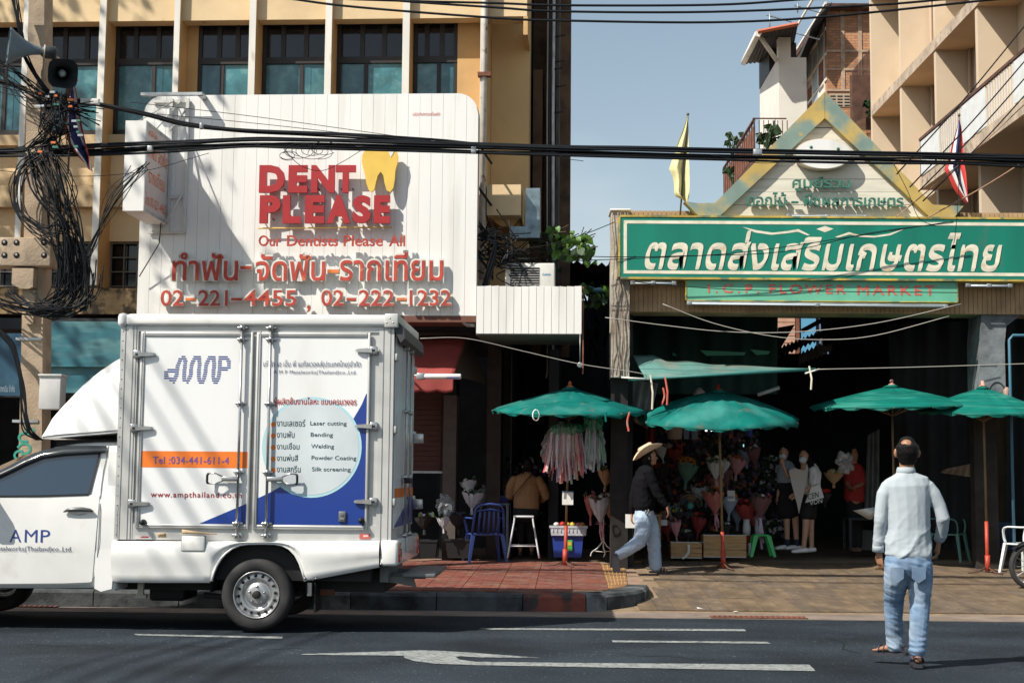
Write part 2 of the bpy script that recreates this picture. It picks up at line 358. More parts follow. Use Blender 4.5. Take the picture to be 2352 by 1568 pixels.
marking(dense([(693, 1502.2), (900, 1496), (965, 1493.5), (1014, 1495), (1102, 1500.6), (1241.7, 1511), (1102.5, 1510), (1060, 1507.5), (1046, 1508.5), (1056, 1515), (1092, 1520),
         (1300, 1522.5), (1859, 1526.6), (1864, 1532), (1868, 1535), (1872.8, 1541.5), (1500, 1535), (1102.5, 1528), (1066, 1527), (995, 1524), (950, 1518), (929, 1511), (927, 1506), (693, 1503.8)], 1), 'turn_arrow_marking')
M_crk = mat('road_crack', (.006, .008, .010), .9)
for P_ in ([(1420, 1500), (1480, 1507), (1530, 1505), (1600, 1516), (1650, 1514)], [(420, 1480), (470, 1486), (540, 1484), (600, 1492), (690, 1488)], [(1900, 1465), (1940, 1474), (1935, 1490), (1975, 1500)], [(60, 1478), (140, 1484), (210, 1480), (260, 1488)]):
    m = MB(); Q = [onroad(*p) for p in P_]
    for a, b in zip(Q, Q[1:]): d_ = Vector((0, .010, 0)) if abs(b.x-a.x) > abs(b.y-a.y) else Vector((.006, 0, 0)); m.quad(*(v+Vector((0, 0, .0036)) for v in (a-d_, b-d_, b+d_, a+d_)))
    m.build('road_crack', M_crk, kind='structure')
# kerb blocks along the front and round the corner
line = [(-11.5+i*.95, 15.86) for i in range(13)]+[(.60, 15.9), (.84, 16.03), (1.04, 16.24), (1.2, 16.5), (1.32, 16.8), (1.39, 17.13), (1.42, 17.5)]
def kerbz(i, n): return .085
ker = root('kerb', (0, 15.9, -.1), label='black and grey painted concrete kerb curving round the pavement corner', kind='structure')
kc = [M_kerb, M_kerbl, M_kerb, M_kerb]
for i in range(len(line)-1):
    a, b = Vector(line[i]), Vector(line[i+1])
    def off(k):
        p = Vector(line[k]); t = (Vector(line[min(k+1, len(line)-1)])-Vector(line[max(k-1, 0)])).normalized(); return p+Vector((-t.y, t.x))*.34
    c, d = off(i+1), off(i); g = .006; u = (b-a).normalized()*g
    zt = .088; m = MB()
    pr = lambda p, q: [(p.x, p.y, -.2), (p.x, p.y, zt-.03), (lerp(p.x, q.x, .09), lerp(p.y, q.y, .09), zt), (q.x, q.y, zt), (q.x, q.y, -.2)]
    m.loft([pr(a+u, d+u), pr(b-u, c-u)], sm=False)
    m.build('kerb_block', M_kerbr if i == 12 else kc[i % 4], ker)
# pavement slab and its red tiles
def pavz(Y): return .076+(Y-16.2)*.011
pav = MB()
poly = [(-12, 16.19), (.4, 16.19), (.72, 16.32), (.98, 16.62), (1.08, 17.2), (1.4, 17.5), (1.42, 21.2), (1.42, 24.4), (-12, 24.4)]
pav.add([(x, y, pavz(y)-.006) for x, y in poly]+[(x, y, -.3) for x, y in poly], [list(range(9))]+[[i, 9+i, 9+(i+1) % 9, (i+1) % 9] for i in range(9)])
pavement = pav.build('pavement', M_mort, kind='structure')
PF = Frame(0, 16.28, 1.4)
tm = {}
T = .425
for r in range(12):
    for c in range(-9, 3):
        x0 = c*T+.03; y0 = r*T
        p = PF.w(x0+T/2, y0+T/2, 0)
        if p.x > .82 or p.y > 21.1 or (p.x > .55 and p.y < 16.6): continue
        k = (r*7+c*3+random.randrange(3)) % 4
        if k not in tm:
            q = MB(); q.box(-T/2+.004, T/2-.004, -T/2+.004, T/2-.004, -.01, .004)
            for gx in (-.07, .07): q.box(gx-.05, gx+.05, -.15, .15, .004, .007)
            me = q.build('paving_tile', M_tile[k]); tm[k] = me.data; bpy.data.objects.remove(me)
        o = bpy.data.objects.new('paving_tile', tm[k]); COL.objects.link(o); o.parent = pavement
        Wt = Matrix.Translation((p.x, p.y, pavz(p.y)+.002+wob(.0012))) @ Matrix.Rotation(-R(1.4)+wob(.003), 4, 'Z') @ Matrix.Rotation(.011, 4, 'X')
        o.matrix_basis = WM[pavement.name].inverted() @ Wt
# yellow tactile strip: one mat of eight ridged tiles
for i in range(9):
    t0, t1 = i/9+.004, (i+1)/9-.004
    L0 = lambda t: Vector((lerp(.86, .95, t), lerp(16.75, 21.05, t), 0)); R0 = lambda t: Vector((lerp(1.13, 1.36, t) if t > .1 else 1.06, lerp(16.95, 21.05, t), 0))
    m = MB()
    z = lambda p, h: Vector((p.x, p.y, pavz(p.y)+h))
    a, b, c, d = L0(t0), R0(t0), R0(t1), L0(t1)
    m.add([z(a, -.004), z(b, -.004), z(c, -.004), z(d, -.004), z(a, .006), z(b, .006), z(c, .006), z(d, .006)], [(4, 5, 6, 7), (0, 1, 5, 4), (1, 2, 6, 5), (2, 3, 7, 6), (3, 0, 4, 7)], 1)
    for k in range(7):
        s0 = (k+.22)/7; s1 = (k+.6)/7
        m.add([z(a.lerp(b, s0), .0065), z(a.lerp(b, s1), .0065), z(d.lerp(c, s1), .0065), z(d.lerp(c, s0), .0065), z(a.lerp(b, s0+.02), .012), z(a.lerp(b, s1-.02), .012), z(d.lerp(c, s1-.02), .012), z(d.lerp(c, s0+.02), .012)],
              [(4, 5, 6, 7), (0, 1, 5, 4), (1, 2, 6, 5), (2, 3, 7, 6), (3, 0, 4, 7)], 0)
    m.build('tactile_tile', [M_tact, M_tactb], pavement)
m = MB(); m.add([(x, y, pavz(y)+.003) for x, y in [(-3.9, 20.93), (.93, 20.93), (.93, 21.12), (-3.9, 21.12)]], [(0, 1, 2, 3)]); m.build('yellow_line', M_orange, kind='structure')
# ramp of stamped pavers in front of the gate
def rampz(Y): return -.096+.25*max(0, (Y-15.85))/5.15
rb = MB(); rb.add([(.3, 15.8, -.1), (14, 15.8, -.1), (14, 21, .148), (.3, 21, .148), (14, 15.8, -.3), (.3, 15.8, -.3)], [(0, 1, 2, 3), (0, 5, 4, 1)])
ramp = rb.build('ramp', M_joint, kind='structure')
pm = {}; wdt, dep = .20, 1.0; npav = 0; rest = MB()
for r in range(5):
    for c in range(70):
        x = 1.0+c*wdt+(r % 2)*wdt/2; y = 16.02+r*dep; yc = y+dep/2-.03
        if r == 0 and x < 1.15: continue
        if r == 1 and x < 1.46: continue
        if x < 1.52 and r > 1: continue
        k = random.randrange(5)
        if npav >= 285 or x > 10.2:
            if x < 13.8: rest.add([(x+.006, y, rampz(y)+.002), (x+wdt-.006, y, rampz(y)+.002), (x+wdt-.006, y+dep-.02, rampz(y+dep)+.002), (x+.006, y+dep-.02, rampz(y+dep)+.002)], [(0, 1, 2, 3)])
            continue
        if k not in pm:
            q = MB(); q.box(-wdt/2+.003, wdt/2-.003, -dep/2+.010, dep/2-.010, -.008, .005); me = q.build('paver', M_pave[k]); pm[k] = me.data; bpy.data.objects.remove(me)
        o = bpy.data.objects.new('paver', pm[k]); COL.objects.link(o); o.parent = ramp; npav += 1
        o.matrix_basis = WM[ramp.name].inverted() @ Matrix.Translation((x+wdt/2, y+dep/2, rampz(y+dep/2)+.001+wob(.002))) @ Matrix.Rotation(math.atan(.25/5.15), 4, 'X') @ Matrix.Rotation(wob(.004), 4, 'Z')
rest.build('pavers', M_pave[1], ramp, kind='stuff')
m = MB(); m.box(1.5, 14, 20.98, 21.12, .0, .158); m.build('threshold', M_orange, kind='structure')
m = MB(); m.box(1.42, 14, 21.12, 60, -.2, .156); m.build('market_floor', mat('market_floor_concrete', (.34, .25, .17), .85, var=.3, vs=2), kind='structure')
# drain grates in the gutter
def grate(px, py, w, d, label):
    p = atZ(px, py, -.09); r0 = root('drain_grate', (p.x, p.y, -.094), label=label, cat='drain')
    f = lframe(r0); m = MB(); m.box(-w/2, w/2, -d/2, d/2, 0, .004); m.build('pit', M_black, r0, f)
    m = MB(); m.box(-w/2, w/2, -d/2, -d/2+.025, .004, .012); m.box(-w/2, w/2, d/2-.025, d/2, .004, .012)
    m.build('grate_frame', M_rust, r0, f)
    n = int(w/.055)
    for i in range(n):
        m = MB(); m.box(-w/2+i*w/n, -w/2+(i+.5)*w/n, -d/2+.025, d/2-.025, .004, .011); m.build('bar', M_rust, r0, f)
grate(1742, 1417, 1.02, .2, 'rusty drain grate in the gutter in front of the brick ramp')
grate(55, 1391, .8, .22, 'dark drain grate in the gutter behind the white truck')
def scrap(px, py, s, m_, label, z=None):
    p = onroad(px, py) if z is None else atZ(px, py, z); p.z = (rampz(p.y)+.006 if p.x > 1.5 and p.y > 15.9 else p.z+.005)
    q = MB(); n = 7; ring = [(p.x+math.cos(i*.9)*s*(1+wob(.4)), p.y+math.sin(i*.9)*s*2*(1+wob(.4)), p.z+abs(wob(.012))) for i in range(n)]
    q.add(ring, [list(range(n))]); q.add([(x, y, z_-.003) for x, y, z_ in ring], [list(range(n))]); q.build('litter', m_, label=label, cat='litter')
scrap(1610, 1402, .05, M_white, 'crushed pale paper scrap lying by the edge of the paved ramp')
scrap(1745, 1364, .03, M_white, 'tiny white scrap lying on the brick ramp before the crates')
scrap(1690, 1408, .025, M_white, 'small white scrap lying just above the gutter drain grate')
scrap(1430, 1401, .02, M_redo, 'small red scrap lying below the kerb corner')
# oily stains and a crack on the ramp
st = MB()
for (px, py, sx, sy) in [(1940, 1329, .09, .12), (1995, 1337, .14, .16), (2018, 1345, .09, .1), (2075, 1358, .06, .25), (2086, 1372, .03, .2), (1965, 1341, .05, .08), (1925, 1325, .04, .05), (2030, 1334, .03, .05)]:
    p = atZ(px, py, .02); p.z = rampz(p.y)+.011; n = 11
    for _ in range(2):
        p = atZ(px, py, p.z)
        p.z = rampz(p.y)+.011
    st.add([(p.x+math.cos(i/n*6.283)*sx*(1+wob(.5)), p.y+math.sin(i/n*6.283)*sy*(1+wob(.5)), rampz(p.y+math.sin(i/n*6.283)*sy)+.011) for i in range(n)], [list(range(n))])
def crack(pts, w=.012):
    P = []
    for a, b in pts:
        z = .0
        for _ in range(4): p = atZ(a, b, z); z = rampz(p.y)+.0105
        P.append(Vector((p.x, p.y, z)))
    for a, b in zip(P, P[1:]):
        st.quad(a+Vector((-w, 0, 0)), a+Vector((w, 0, 0)), b+Vector((w, 0, 0)), b+Vector((-w, 0, 0)))
crack([(1902, 1338), (1915, 1350), (1932, 1366), (1945, 1383), (1953, 1404)]); crack([(2020, 1345), (2030, 1362), (2045, 1384)], .008)
st.build('stain', mat('oil_stain', (.035, .025, .018), .5, var=.4, vs=20), ramp)
# ---------------------------------------------------------------- building on the left
FA = Frame(-3, 20.8, 2.5)
def bx_px(m, fr, x0, x1, y0, y1, ya, yb, mi=0):       # box from picture corners, measured at its own front plane
    X0, _ = fr.at(x0, (y0+y1)/2, ya); X1, _ = fr.at(x1, (y0+y1)/2, ya); _, Z1 = fr.at((x0+x1)/2, y0, ya); _, Z0 = fr.at((x0+x1)/2, y1, ya)
    return m.box(X0, X1, ya, yb, Z0, Z1, mi)
bl = root('office_building', (-3, 1.5, 0), FA, label='cream and ochre office building with white fins behind the dental sign', cat='building')
bl_f = FA
TOP = 12.5
fx = []
fin_c = [(-468, -457), (-294, -283), (-120, -109), (51, 64), (226, 241), (398, 411), (571, 586), (746, 761), (924, 940), (1103, 1119)]
GZ = FA.z(600, 655, 0)
for i, (a, b) in enumerate(fin_c):
    x0 = FA.x(a, 120, 0); x1 = FA.x(b, 120, 0); fx.append((x0, x1))
    m = MB(); m.box(x0, x1, 0, .02, GZ, TOP, 0); m.box(x0+.003, x1-.003, .02, 1.06, GZ, TOP, 1); m.build('fin', [M_finw, M_ochre], bl, FA)
XL = FA.x(-640, 100, .9); XR = FA.x(1215, 200, .9)
zb = lambda py, y=.15, px=600: FA.z(px, py, y)
WY = .46
def wall(name, y, py0, py1, m_, x0=XL, x1=None, top=None, th=.25, depthpx=600):
    m = MB(); m.box(x0, fx[-1][0] if x1 is None else x1, y, y+th, zb(py1, y), zb(py0, y) if top is None else top); return m.build(name, m_, bl, FA)
wall('beam', .12, 0, 46, M_cream, top=TOP)
wall('soffit', .37, 0, 47.5, M_ochre, top=zb(44, .37), th=WY-.37+.2)
wall('sill_beam', .25, 307, 331, M_tan, th=.9)
wall('spandrel', .44, 331, 424, M_cream, th=.4)
wall('spandrel_band', .34, 424, 474, M_tan, th=.6)
wall('lower_wall', .50, 474, 554, M_cream, th=.4)
wall('mottled_ledge', .30, 662, 722, mat('mottled_plaster', (.50, .33, .17), .9, var=.3, vs=5, col2=(.09, .07, .05), s2=6, thr=(.48, .6), bump=.4, bs=25), th=.9)
m = MB(); m.box(XL, XR, 1.5, 2.4, 3.6, TOP); m.build('core_wall', M_dark, bl, FA)      # dark colour stands for unlit rooms behind the glass
# windows between the fins
M_film = [mat('teal_film', (.055, .185, .215), .12, var=.4, vs=4, col2=(.10, .25, .27), s2=7, thr=(.50, .62), spec=.8), mat('teal_film_dark', (.035, .12, .15), .12, var=.4, vs=3, col2=(.07, .19, .21), s2=5, thr=(.50, .66), spec=.8)]  # second tone has the shade of the fins put into it
zt, ztr, zbt = zb(58, WY), zb(140, WY), zb(307, WY)
M_pane = mat('window_glass', (.02, .03, .035), .04, alpha=.14, spec=.9)
for i in range(len(fx)-1):
    x0, x1 = fx[i][1]+.004, fx[i+1][0]-.004
    w = root('window', (x0, WY, zbt), FA); w.parent = bl; w.matrix_basis = WM[bl.name].inverted() @ WM[w.name]
    if i in (5, 8): x0, x1 = (x0+.16, x1) if i == 5 else (x0, x1-.38)
    if i == 5: q = MB(); q.box(fx[i][1], x0, WY-.02, WY+.3, zbt, zb(46, WY)); q.build('jamb', M_ochre, bl, FA)
    if i == 8: q = MB(); q.box(x1, fx[i+1][0], WY-.02, WY+.3, zbt, zb(46, WY)); q.build('jamb', M_ochre, bl, FA)
    m = MB(); t = .06
    m.box(x0, x1, WY, WY+.1, zt, zt+.12); m.box(x0, x0+t, WY, WY+.08, zbt, zt); m.box(x1-t, x1, WY, WY+.08, zbt, zt); m.box(x0, x1, WY-.01, WY+.09, ztr-.05, ztr+.05)
    m.box(x0, x1, WY, WY+.09, zbt, zbt+.07)
    W_ = x1-x0; cuts = [.36, .68] if i % 2 else [.30, .64]
    for c in cuts: m.box(x0+W_*c-.035, x0+W_*c+.035, WY+.003, WY+.07, ztr+.05, zt)
    mid = x0+W_*(.42 if i % 2 else .58); m.box(mid-.03, mid+.03, WY+.003, WY+.07, zbt+.07, ztr-.05)
    m.build('window_frame', M_frame, w, FA)
    ed = [x0+t]+[x0+W_*c for c in cuts]+[x1-t]
    for k in range(3):
        q = MB(); q.box(ed[k]+.036*(k > 0), ed[k+1]-.036*(k < 2), WY+.03, WY+.035, ztr+.05, zt); q.build('upper_pane', M_glassd, w, FA)
    for a, b in ((x0+t, mid-.03), (mid+.03, x1-t)):
        q = MB(); q.box(a, b, WY+.03, WY+.035, zbt+.07, ztr-.05); q.build('pane', M_film[(i+int(a > mid)) % 2], w, FA)
        s = .32 if (i+int(a > mid)) % 2 else .0
        aa = a+(b-a)*s
        if s: q = MB(); q.box(a, aa, WY+.024, WY+.029, zbt+.07, ztr-.05); q.build('pane', M_film[1], w, FA)  # dark strip at the pane's left stands for the fin's shadow
    # small panes of paler light in the transom
    for k in range(3):
        q = MB(); q.box(ed[k]+.09, ed[k+1]-.09, WY+.06, WY+.062, zt-.11, zt-.05); q.build('transom_light', mat('transom_grey', (.05, .07, .085), .3), w, FA)
# lattice windows below
zt2, zb2 = zb(554, .55), zb(662, .55)
for i in range(0, 6):
    x0, x1 = fx[i][1]+.002, fx[i+1][0]-.002
    w = root('window', (x0, .55, zb2), FA); w.parent = bl; w.matrix_basis = WM[bl.name].inverted() @ WM[w.name]
    q = MB(); q.box(x0, x1, .65, .67, zb2, zt2); q.build('pane', M_glassd, w, FA)
    n = 5
    for k in range(n+1): q = MB(); xx = lerp(x0, x1-.02, k/n); q.box(xx, xx+.018, .55, .58, zb2, zt2); q.build('grille_bar', mat('grille_grey', (.16, .15, .13), .7), w, FA)
    for k in range(4): q = MB(); zz = lerp(zb2+.02, zt2-.04, k/3); q.box(x0, x1, .545, .575, zz, zz+.018); q.build('grille_bar', MATS['grille_grey'], w, FA)
# right-hand end of the building
m = MB(); m.box(fx[-1][1], XR, .92, 1.5, 3.55, TOP); m.build('end_wall', mat('end_wall_cream', (.74, .50, .24), .9, var=.18, vs=1.0, col2=(.42, .27, .14), s2=1.2, thr=(.56, .85), stretch=(1, 1, .5), bump=.1), bl, FA)
m = MB(); bx_px(m, FA, 1118, 1211, -150, 38, .12, .5); m.build('overhang_beam', M_cream, bl, FA)
m = MB(); bx_px(m, FA, 1202, 1212, 38, 80, .12, 1.0); m.build('overhang_bracket', M_ochre, bl, FA)
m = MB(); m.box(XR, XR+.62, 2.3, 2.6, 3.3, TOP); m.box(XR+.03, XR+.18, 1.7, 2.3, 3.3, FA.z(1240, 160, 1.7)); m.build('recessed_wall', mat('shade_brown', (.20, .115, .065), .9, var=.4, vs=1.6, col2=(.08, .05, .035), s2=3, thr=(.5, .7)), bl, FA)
m = MB(); a = FA.x(1277, 300, 1.6); m.box(a, a+.05, 1.55, 2.6, 3.0, TOP)
m.build('edge_pier', mat('edge_grey', (.09, .085, .08), .8, var=.5, vs=4), bl, FA)
for px, r_, c_ in ((1263, .018, M_dark), (1271, .028, M_metal), (1258, .012, M_cableg)):
    m = MB(); X = FA.x(px, 300, 1.4); m.tube([(X, 1.4, 2.9), (X+.02, 1.4, 3), (X-.01, 1.4, 7), (X, 1.4, TOP)], r_, 6); m.build('downpipe', c_, bl, FA)
for px, py in ((1290, 85), (1290, 143), (1285, 160), (1292, 200), (1288, 260)):
    m = MB(); X, Z = FA.at(px-14, py, 1.4); m.tube([(X, 1.4, Z), (X+.15, 1.35, Z+.01)], .012, 5); m.build('bracket', M_black, bl, FA)
m = MB(); X, Z = FA.at(1112, 120, -.06); m.tube([(X, -.06, FA.z(1112, 640, -.06)), (X, -.06, TOP)], .045, 8); m.build('downpipe', mat('pipe_peeling', (.62, .58, .52), .7, var=.2, vs=6, col2=(.08, .06, .05), s2=5, thr=(.58, .66)), bl, FA)
m = MB(); bx_px(m, FA, 1097, 1127, 165, 174, -.14, -.02); m.build('pipe_clamp', M_rust, bl, FA)
m = MB(); bx_px(m, FA, 1118, 1196, 424, 494, .0, .95)
m.build('concrete_box', M_cream, bl, FA)
m = MB(); X0, Z1 = FA.at(1121, 494, .2); X1, Z0 = FA.at(1180, 520, .3); m.prism([(X0, Z1-.002), (X1+.1, Z1-.002), (X1, Z0), (X0+.2, Z0), (X0+.12, Z1-.1)], .3, .9); m.build('box_bracket', M_ochre, bl, FA)
# dark canopy and shopfront below
SH = Frame(-3, 19.8, 2.5)
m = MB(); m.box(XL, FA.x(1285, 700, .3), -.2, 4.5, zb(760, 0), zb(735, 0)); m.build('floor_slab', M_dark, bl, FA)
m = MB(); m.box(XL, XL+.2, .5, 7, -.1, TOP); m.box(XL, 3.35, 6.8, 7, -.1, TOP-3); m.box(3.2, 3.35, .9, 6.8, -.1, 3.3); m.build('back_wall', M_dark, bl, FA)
# pilasters of the shop fronts
cols = [(1012, 1046, M_dark), (1118, 1150, mat('pilaster_brown', (.05, .038, .03), .85, var=.3)), (-200, -150, M_dark)]
for a, b, mm in cols:
    m = MB(); X0 = FA.x(a, 1000, .9); X1 = FA.x(b, 1000, .9); m.box(X0, X1, .9, 1.5, -.1, zb(760, 0)); m.build('pilaster', mm, bl, FA)
m = MB(); X0 = FA.x(1018, 1000, .6); X1 = FA.x(1048, 1000, .6); m.box(X0, X1, .6, 1.0, .1, zb(905, .6)); m.build('pilaster', mat('pilaster_grey', (.10, .085, .075), .8, var=.2), bl, FA)
# roller shutter behind the red awning
sh = root('roller_shutter', (-1.6, .7, .1), FA); sh.parent = bl; sh.matrix_basis = WM[bl.name].inverted() @ WM[sh.name]
X0 = FA.x(780, 1000, .9); X1 = FA.x(1018, 1000, .9); zz = zb(1082, .9, 950)
while zz < zb(800, .9, 950):
    m = MB(); m.prism([(0, 0)]*0 or [(X0, zz), (X1, zz), (X1, zz+.072), (X0, zz+.072)], .9+.0, .93); m.build('slat', mat('shutter_brown', (.070, .022, .014), .6, var=.15), sh, FA); zz += .078
m = MB(); m.box(X0, X1, .86, .92, zb(1086, .9, 950), zb(1081, .9, 950)); m.build('bottom_rail', M_metal, sh, FA)
# teal painted fascia boards and dark openings on the far left
m = MB(); bx_px(m, FA, 104, 300, 738, 842, -.75, -.7); bx_px(m, FA, 100, 300, 842, 902, -.68, -.66); m.build('fascia_banner', mat('banner_teal', (.035, .15, .19), .4, var=.35, vs=3, col2=(.16, .33, .34), s2=2.4, thr=(.45, .75), stretch=(.6, 1, 2.2)), bl, FA)
m = MB(); bx_px(m, FA, -120, 60, 765, 908, -.75, -.7); m.build('fascia_banner', mat('banner_blue', (.02, .07, .12), .4, var=.35, vs=3, col2=(.05, .14, .18), s2=2, thr=(.5, .7)), bl, FA)
put_text('ากกดิน จำกัด', FA, -.755, (0, 34, 884, 900), 'lettering', mat('pale_print', (.30, .38, .44), .6), bl)
m = MB(); bx_px(m, FA, -120, 300, 902, 912, .3, .5); m.build('shop_lintel', M_dark, bl, FA)
# small ground-floor things inside the left shop (dark)
m = MB(); m.box(FA.x(1190, 1000, 3), FA.x(1192, 1000, 3), .9, 6.5, -.1, 4); m.build('party_wall', M_dark, bl, FA)
# ---------------------------------------------------------------- the big dental sign board
SG = Frame(-3, 19.75, 2.5)
sg = root('dental_sign', (-2.2, 0, SG.z(700, 725)), SG, label='big white rounded dental sign board with raised red lettering and a yellow tooth', cat='sign')
sgf = SG
X0, X1 = SG.x(321, 500), SG.x(1096, 500); ZB = SG.z(700, 724); ZT = SG.z(700, 217); RAD = .30
def top_at(x, r=RAD):
    d = min(x-X0, X1-x)
    return ZT if d >= r else ZT-r+math.sqrt(max(0, r*r-(r-d)**2))
n = 29; pw = (X1-X0)/n
for i in range(n):
    a, b = X0+i*pw, X0+(i+1)*pw; k = 6 if min(a-X0, X1-b) < RAD else 1
    tops = [(lerp(a, b, t/k), top_at(lerp(a, b, t/k))) for t in range(k+1)]
    tops[0] = (a, tops[0][1]); g = .0015
    poly = [(a+g, ZB), (b-g, ZB)]+[(min(max(x, a+g), b-g), z-.0) for x, z in reversed(tops)]
    m = MB(); m.prism(poly, 0+(i % 3)*.0015, .03); m.build('sign_panel', M_white, sg, SG)
k = 40; outer = [(lerp(X0, X1, t/k), top_at(lerp(X0, X1, t/k))) for t in range(k+1)]
fine = [X0+RAD*(1-math.cos(t*math.pi/16)) for t in range(9)]; xs = fine+[X1-(x-X0) for x in reversed(fine)]
poly = [(X0+.002, ZB), (X1-.002, ZB)]+[(x, top_at(x)+.004) for x in reversed(xs)]
m = MB(); m.prism(poly, .031, .30); m.build('sign_box', mat('sign_return', (.50, .48, .44), .6, var=.1), sg, SG)
# the letters stand on studs in front of the board
def letters(word, xs, y0, y1, m_, bold, ext=.05, y=-.10):
    for ch, (a, b) in zip(word, xs):
        o = put_text(ch, SG, y, (a, b, y0, y1), 'letter', m_, sg, ext=ext, bold=bold)
letters('DENT', [(597, 656), (664, 708), (716, 770), (758+14, 818)], 381, 444, M_red, .055)
letters('PLEASE', [(598, 646), (651, 693), (702, 747), (752, 806), (811, 853), (860, 897)], 450, 514, M_red, .055)
# standoff studs
m = MB()
for px in list(range(604, 820, 26)):
    X, Z = SG.at(px, 443); m.tube([(X, -.1, Z+.04), (X, 0, Z+.04)], .008, 5)
for px in list(range(604, 900, 26)):
    X, Z = SG.at(px, 512); m.tube([(X, -.1, Z+.04), (X, 0, Z+.04)], .008, 5)
m.build('stud', M_black, sg, SG, kind='stuff')
# tooth
T_ = [(.30, 1.0), (.12, .98), (.02, .86), (.0, .70), (.04, .55), (.10, .38), (.14, .2), (.20, .06), (.28, 0), (.36, .06), (.40, .22), (.45, .38), (.53, .46), (.60, .38), (.64, .2), (.70, .04), (.80, 0), (.88, .1), (.92, .3), (.93, .5), (.98, .64), (1.0, .8), (.96, .93), (.86, 1.0), (.72, .99), (.60, .94), (.48, .95)]
xa, xb = SG.x(834, 400), SG.x(917, 400); za, zb_ = SG.z(875, 446), SG.z(875, 345)
m = MB(); m.prism([(lerp(xa, xb, p[0]), lerp(za, zb_, p[1])) for p in T_], -.14, -.10); m.build('tooth_emblem', M_yel, sg, SG)
m = MB(); xh, zh = lerp(xa, xb, .80), lerp(za, zb_, .93); m.prism([(xh-.06, zh+.05), (xh, zh-.09), (xh+.08, zh+.045)], -.146, -.141); m.build('tooth_notch', M_white, sg, SG)
m = MB(); m.tube([(SG.x(597, 527), -.09, SG.z(597, 527)), (SG.x(903, 525), -.09, SG.z(903, 525))], .012, 6); m.build('underline_bar', mat('gold_bar', (.62, .42, .12), .4), sg, SG)
for w, a, b in (('Our', 595, 646), ('Dentists', 660, 777), ('Please', 790, 880), ('All', 894, 931)):
    put_text(w, SG, -.13, (a, b, 541, 566 if w != 'Our' else 566), 'lettering', M_redt, sg, ext=.03, bold=.012)
for off, mm, bold, yy, e in ((0, M_lwhite, .042, -.055, .05), (1, M_redt, .012, -.108, .006)):
    q = 0 if off else 3
    for w, a, b, c, d in (('ทำฟัน', 396, 547, 580, 645), ('-', 552, 578, 611, 618), ('จัดฟัน', 588, 747, 583, 645), ('-', 752, 779, 619, 627), ('รากเทียม', 781, 1018, 579, 645)):
        put_text(w, SG, yy, (a-q*.6, b+q*.6, c-q, d+q), 'lettering', M_redo if (w == '-' and a > 700 and off) else mm, sg, ext=e, bold=bold)
    for w, a, b in (('02', 369, 422), ('-', 426, 450), ('221', 456, 523), ('-', 531, 556), ('4455', 561, 681), (',', 705, 713), ('02', 738, 790), ('-', 796, 818), ('222', 824, 905), ('-', 911, 934), ('1232', 941, 1036)):
        y0, y1 = (684, 690) if w == '-' else (701, 716) if w == ',' else (666, 702)
        put_text(w, SG, yy, (a-q*.5, b+q*.5, y0-q, y1+q), 'lettering', M_redo if (w == '-' and off and a in (426, 911)) else mm, sg, ext=e, bold=bold*.8)
put_text('คลินิกทันตกรรมเด็นพลีส', SG, -.003, (948, 1011, 257, 266), 'small_print', M_pinkred, sg)
m = MB(); m.box(X0, X1, .0, .6, ZB-.09, ZB-.005); m.build('sign_soffit', mat('soffit_brown', (.16, .07, .05), .8, var=.2), sg, SG)
# roof ties that hold the board to the wall
m = MB()
for py in (300, 400, 480, 560): m.tube([(X1-.1, .28, SG.z(1090, py)), (X1+.12, 1.0, SG.z(1090, py)-.25)], .02, 5)
m.build('stay', M_black, sg, SG, kind='stuff')
# ---------------------------------------------------------------- projecting light box sign
PB = Frame(SG.w(SG.x(285, 380, -1.1), -1.1, 0).x, SG.w(SG.x(285, 380, -1.1), -1.1, 0).y, 2.5)
pb = root('projecting_sign', (.1, .5, PB.z(300, 480)), PB, label='white box sign with faded orange Thai text projecting left of the dental board', cat='sign')
xw = PB.x(332, 380); z0, z1 = PB.z(310, 484), PB.z(310, 277)
m = MB(); m.box(0, xw, 0, 1.05, z0, z1); m.build('box', M_white, pb, PB)
m = MB(); t = .03; m.box(xw, xw+.012, 0, .05, z0, z1); m.box(xw, xw+.012, 1.0, 1.05, z0, z1); m.box(xw, xw+.012, .05, 1.0, z0, z0+.04); m.box(xw, xw+.012, .05, 1.0, z1-.04, z1); m.build('edge_frame', M_metal, pb, PB)
m = MB(); m.box(xw+.001, xw+.005, .05, 1.0, z0+.04, z1-.04); m.build('face_panel', mat('face_peach', (.50, .46, .45), .5, var=.06), pb, PB)  # grey holds the shade on the side face of the box
def side_text(s, y0, y1, zA, zB, m_, bold=.01):
    q = text_mb(s, 0, bold)
    for v in q.v: v.y, v.x, v.z = lerp(y0, y1, v.x), xw+.0075, lerp(zB, zA, v.z)
    q.build('lettering', m_, pb, PB, recalc=False)
Hh = z1-z0
side_text('ทำฟัน จัดฟัน', .10, .96, z0+Hh*.80, z0+Hh*.62, M_redo); side_text('รากเทียม', .16, .9, z0+Hh*.52, z0+Hh*.34, M_redo); side_text('โทร.02-221-4455', .05, .98, z0+Hh*.22, z0+Hh*.09, M_redo); side_text('คลินิก', .12, .5, z0+Hh*.93, z0+Hh*.86, M_redo)
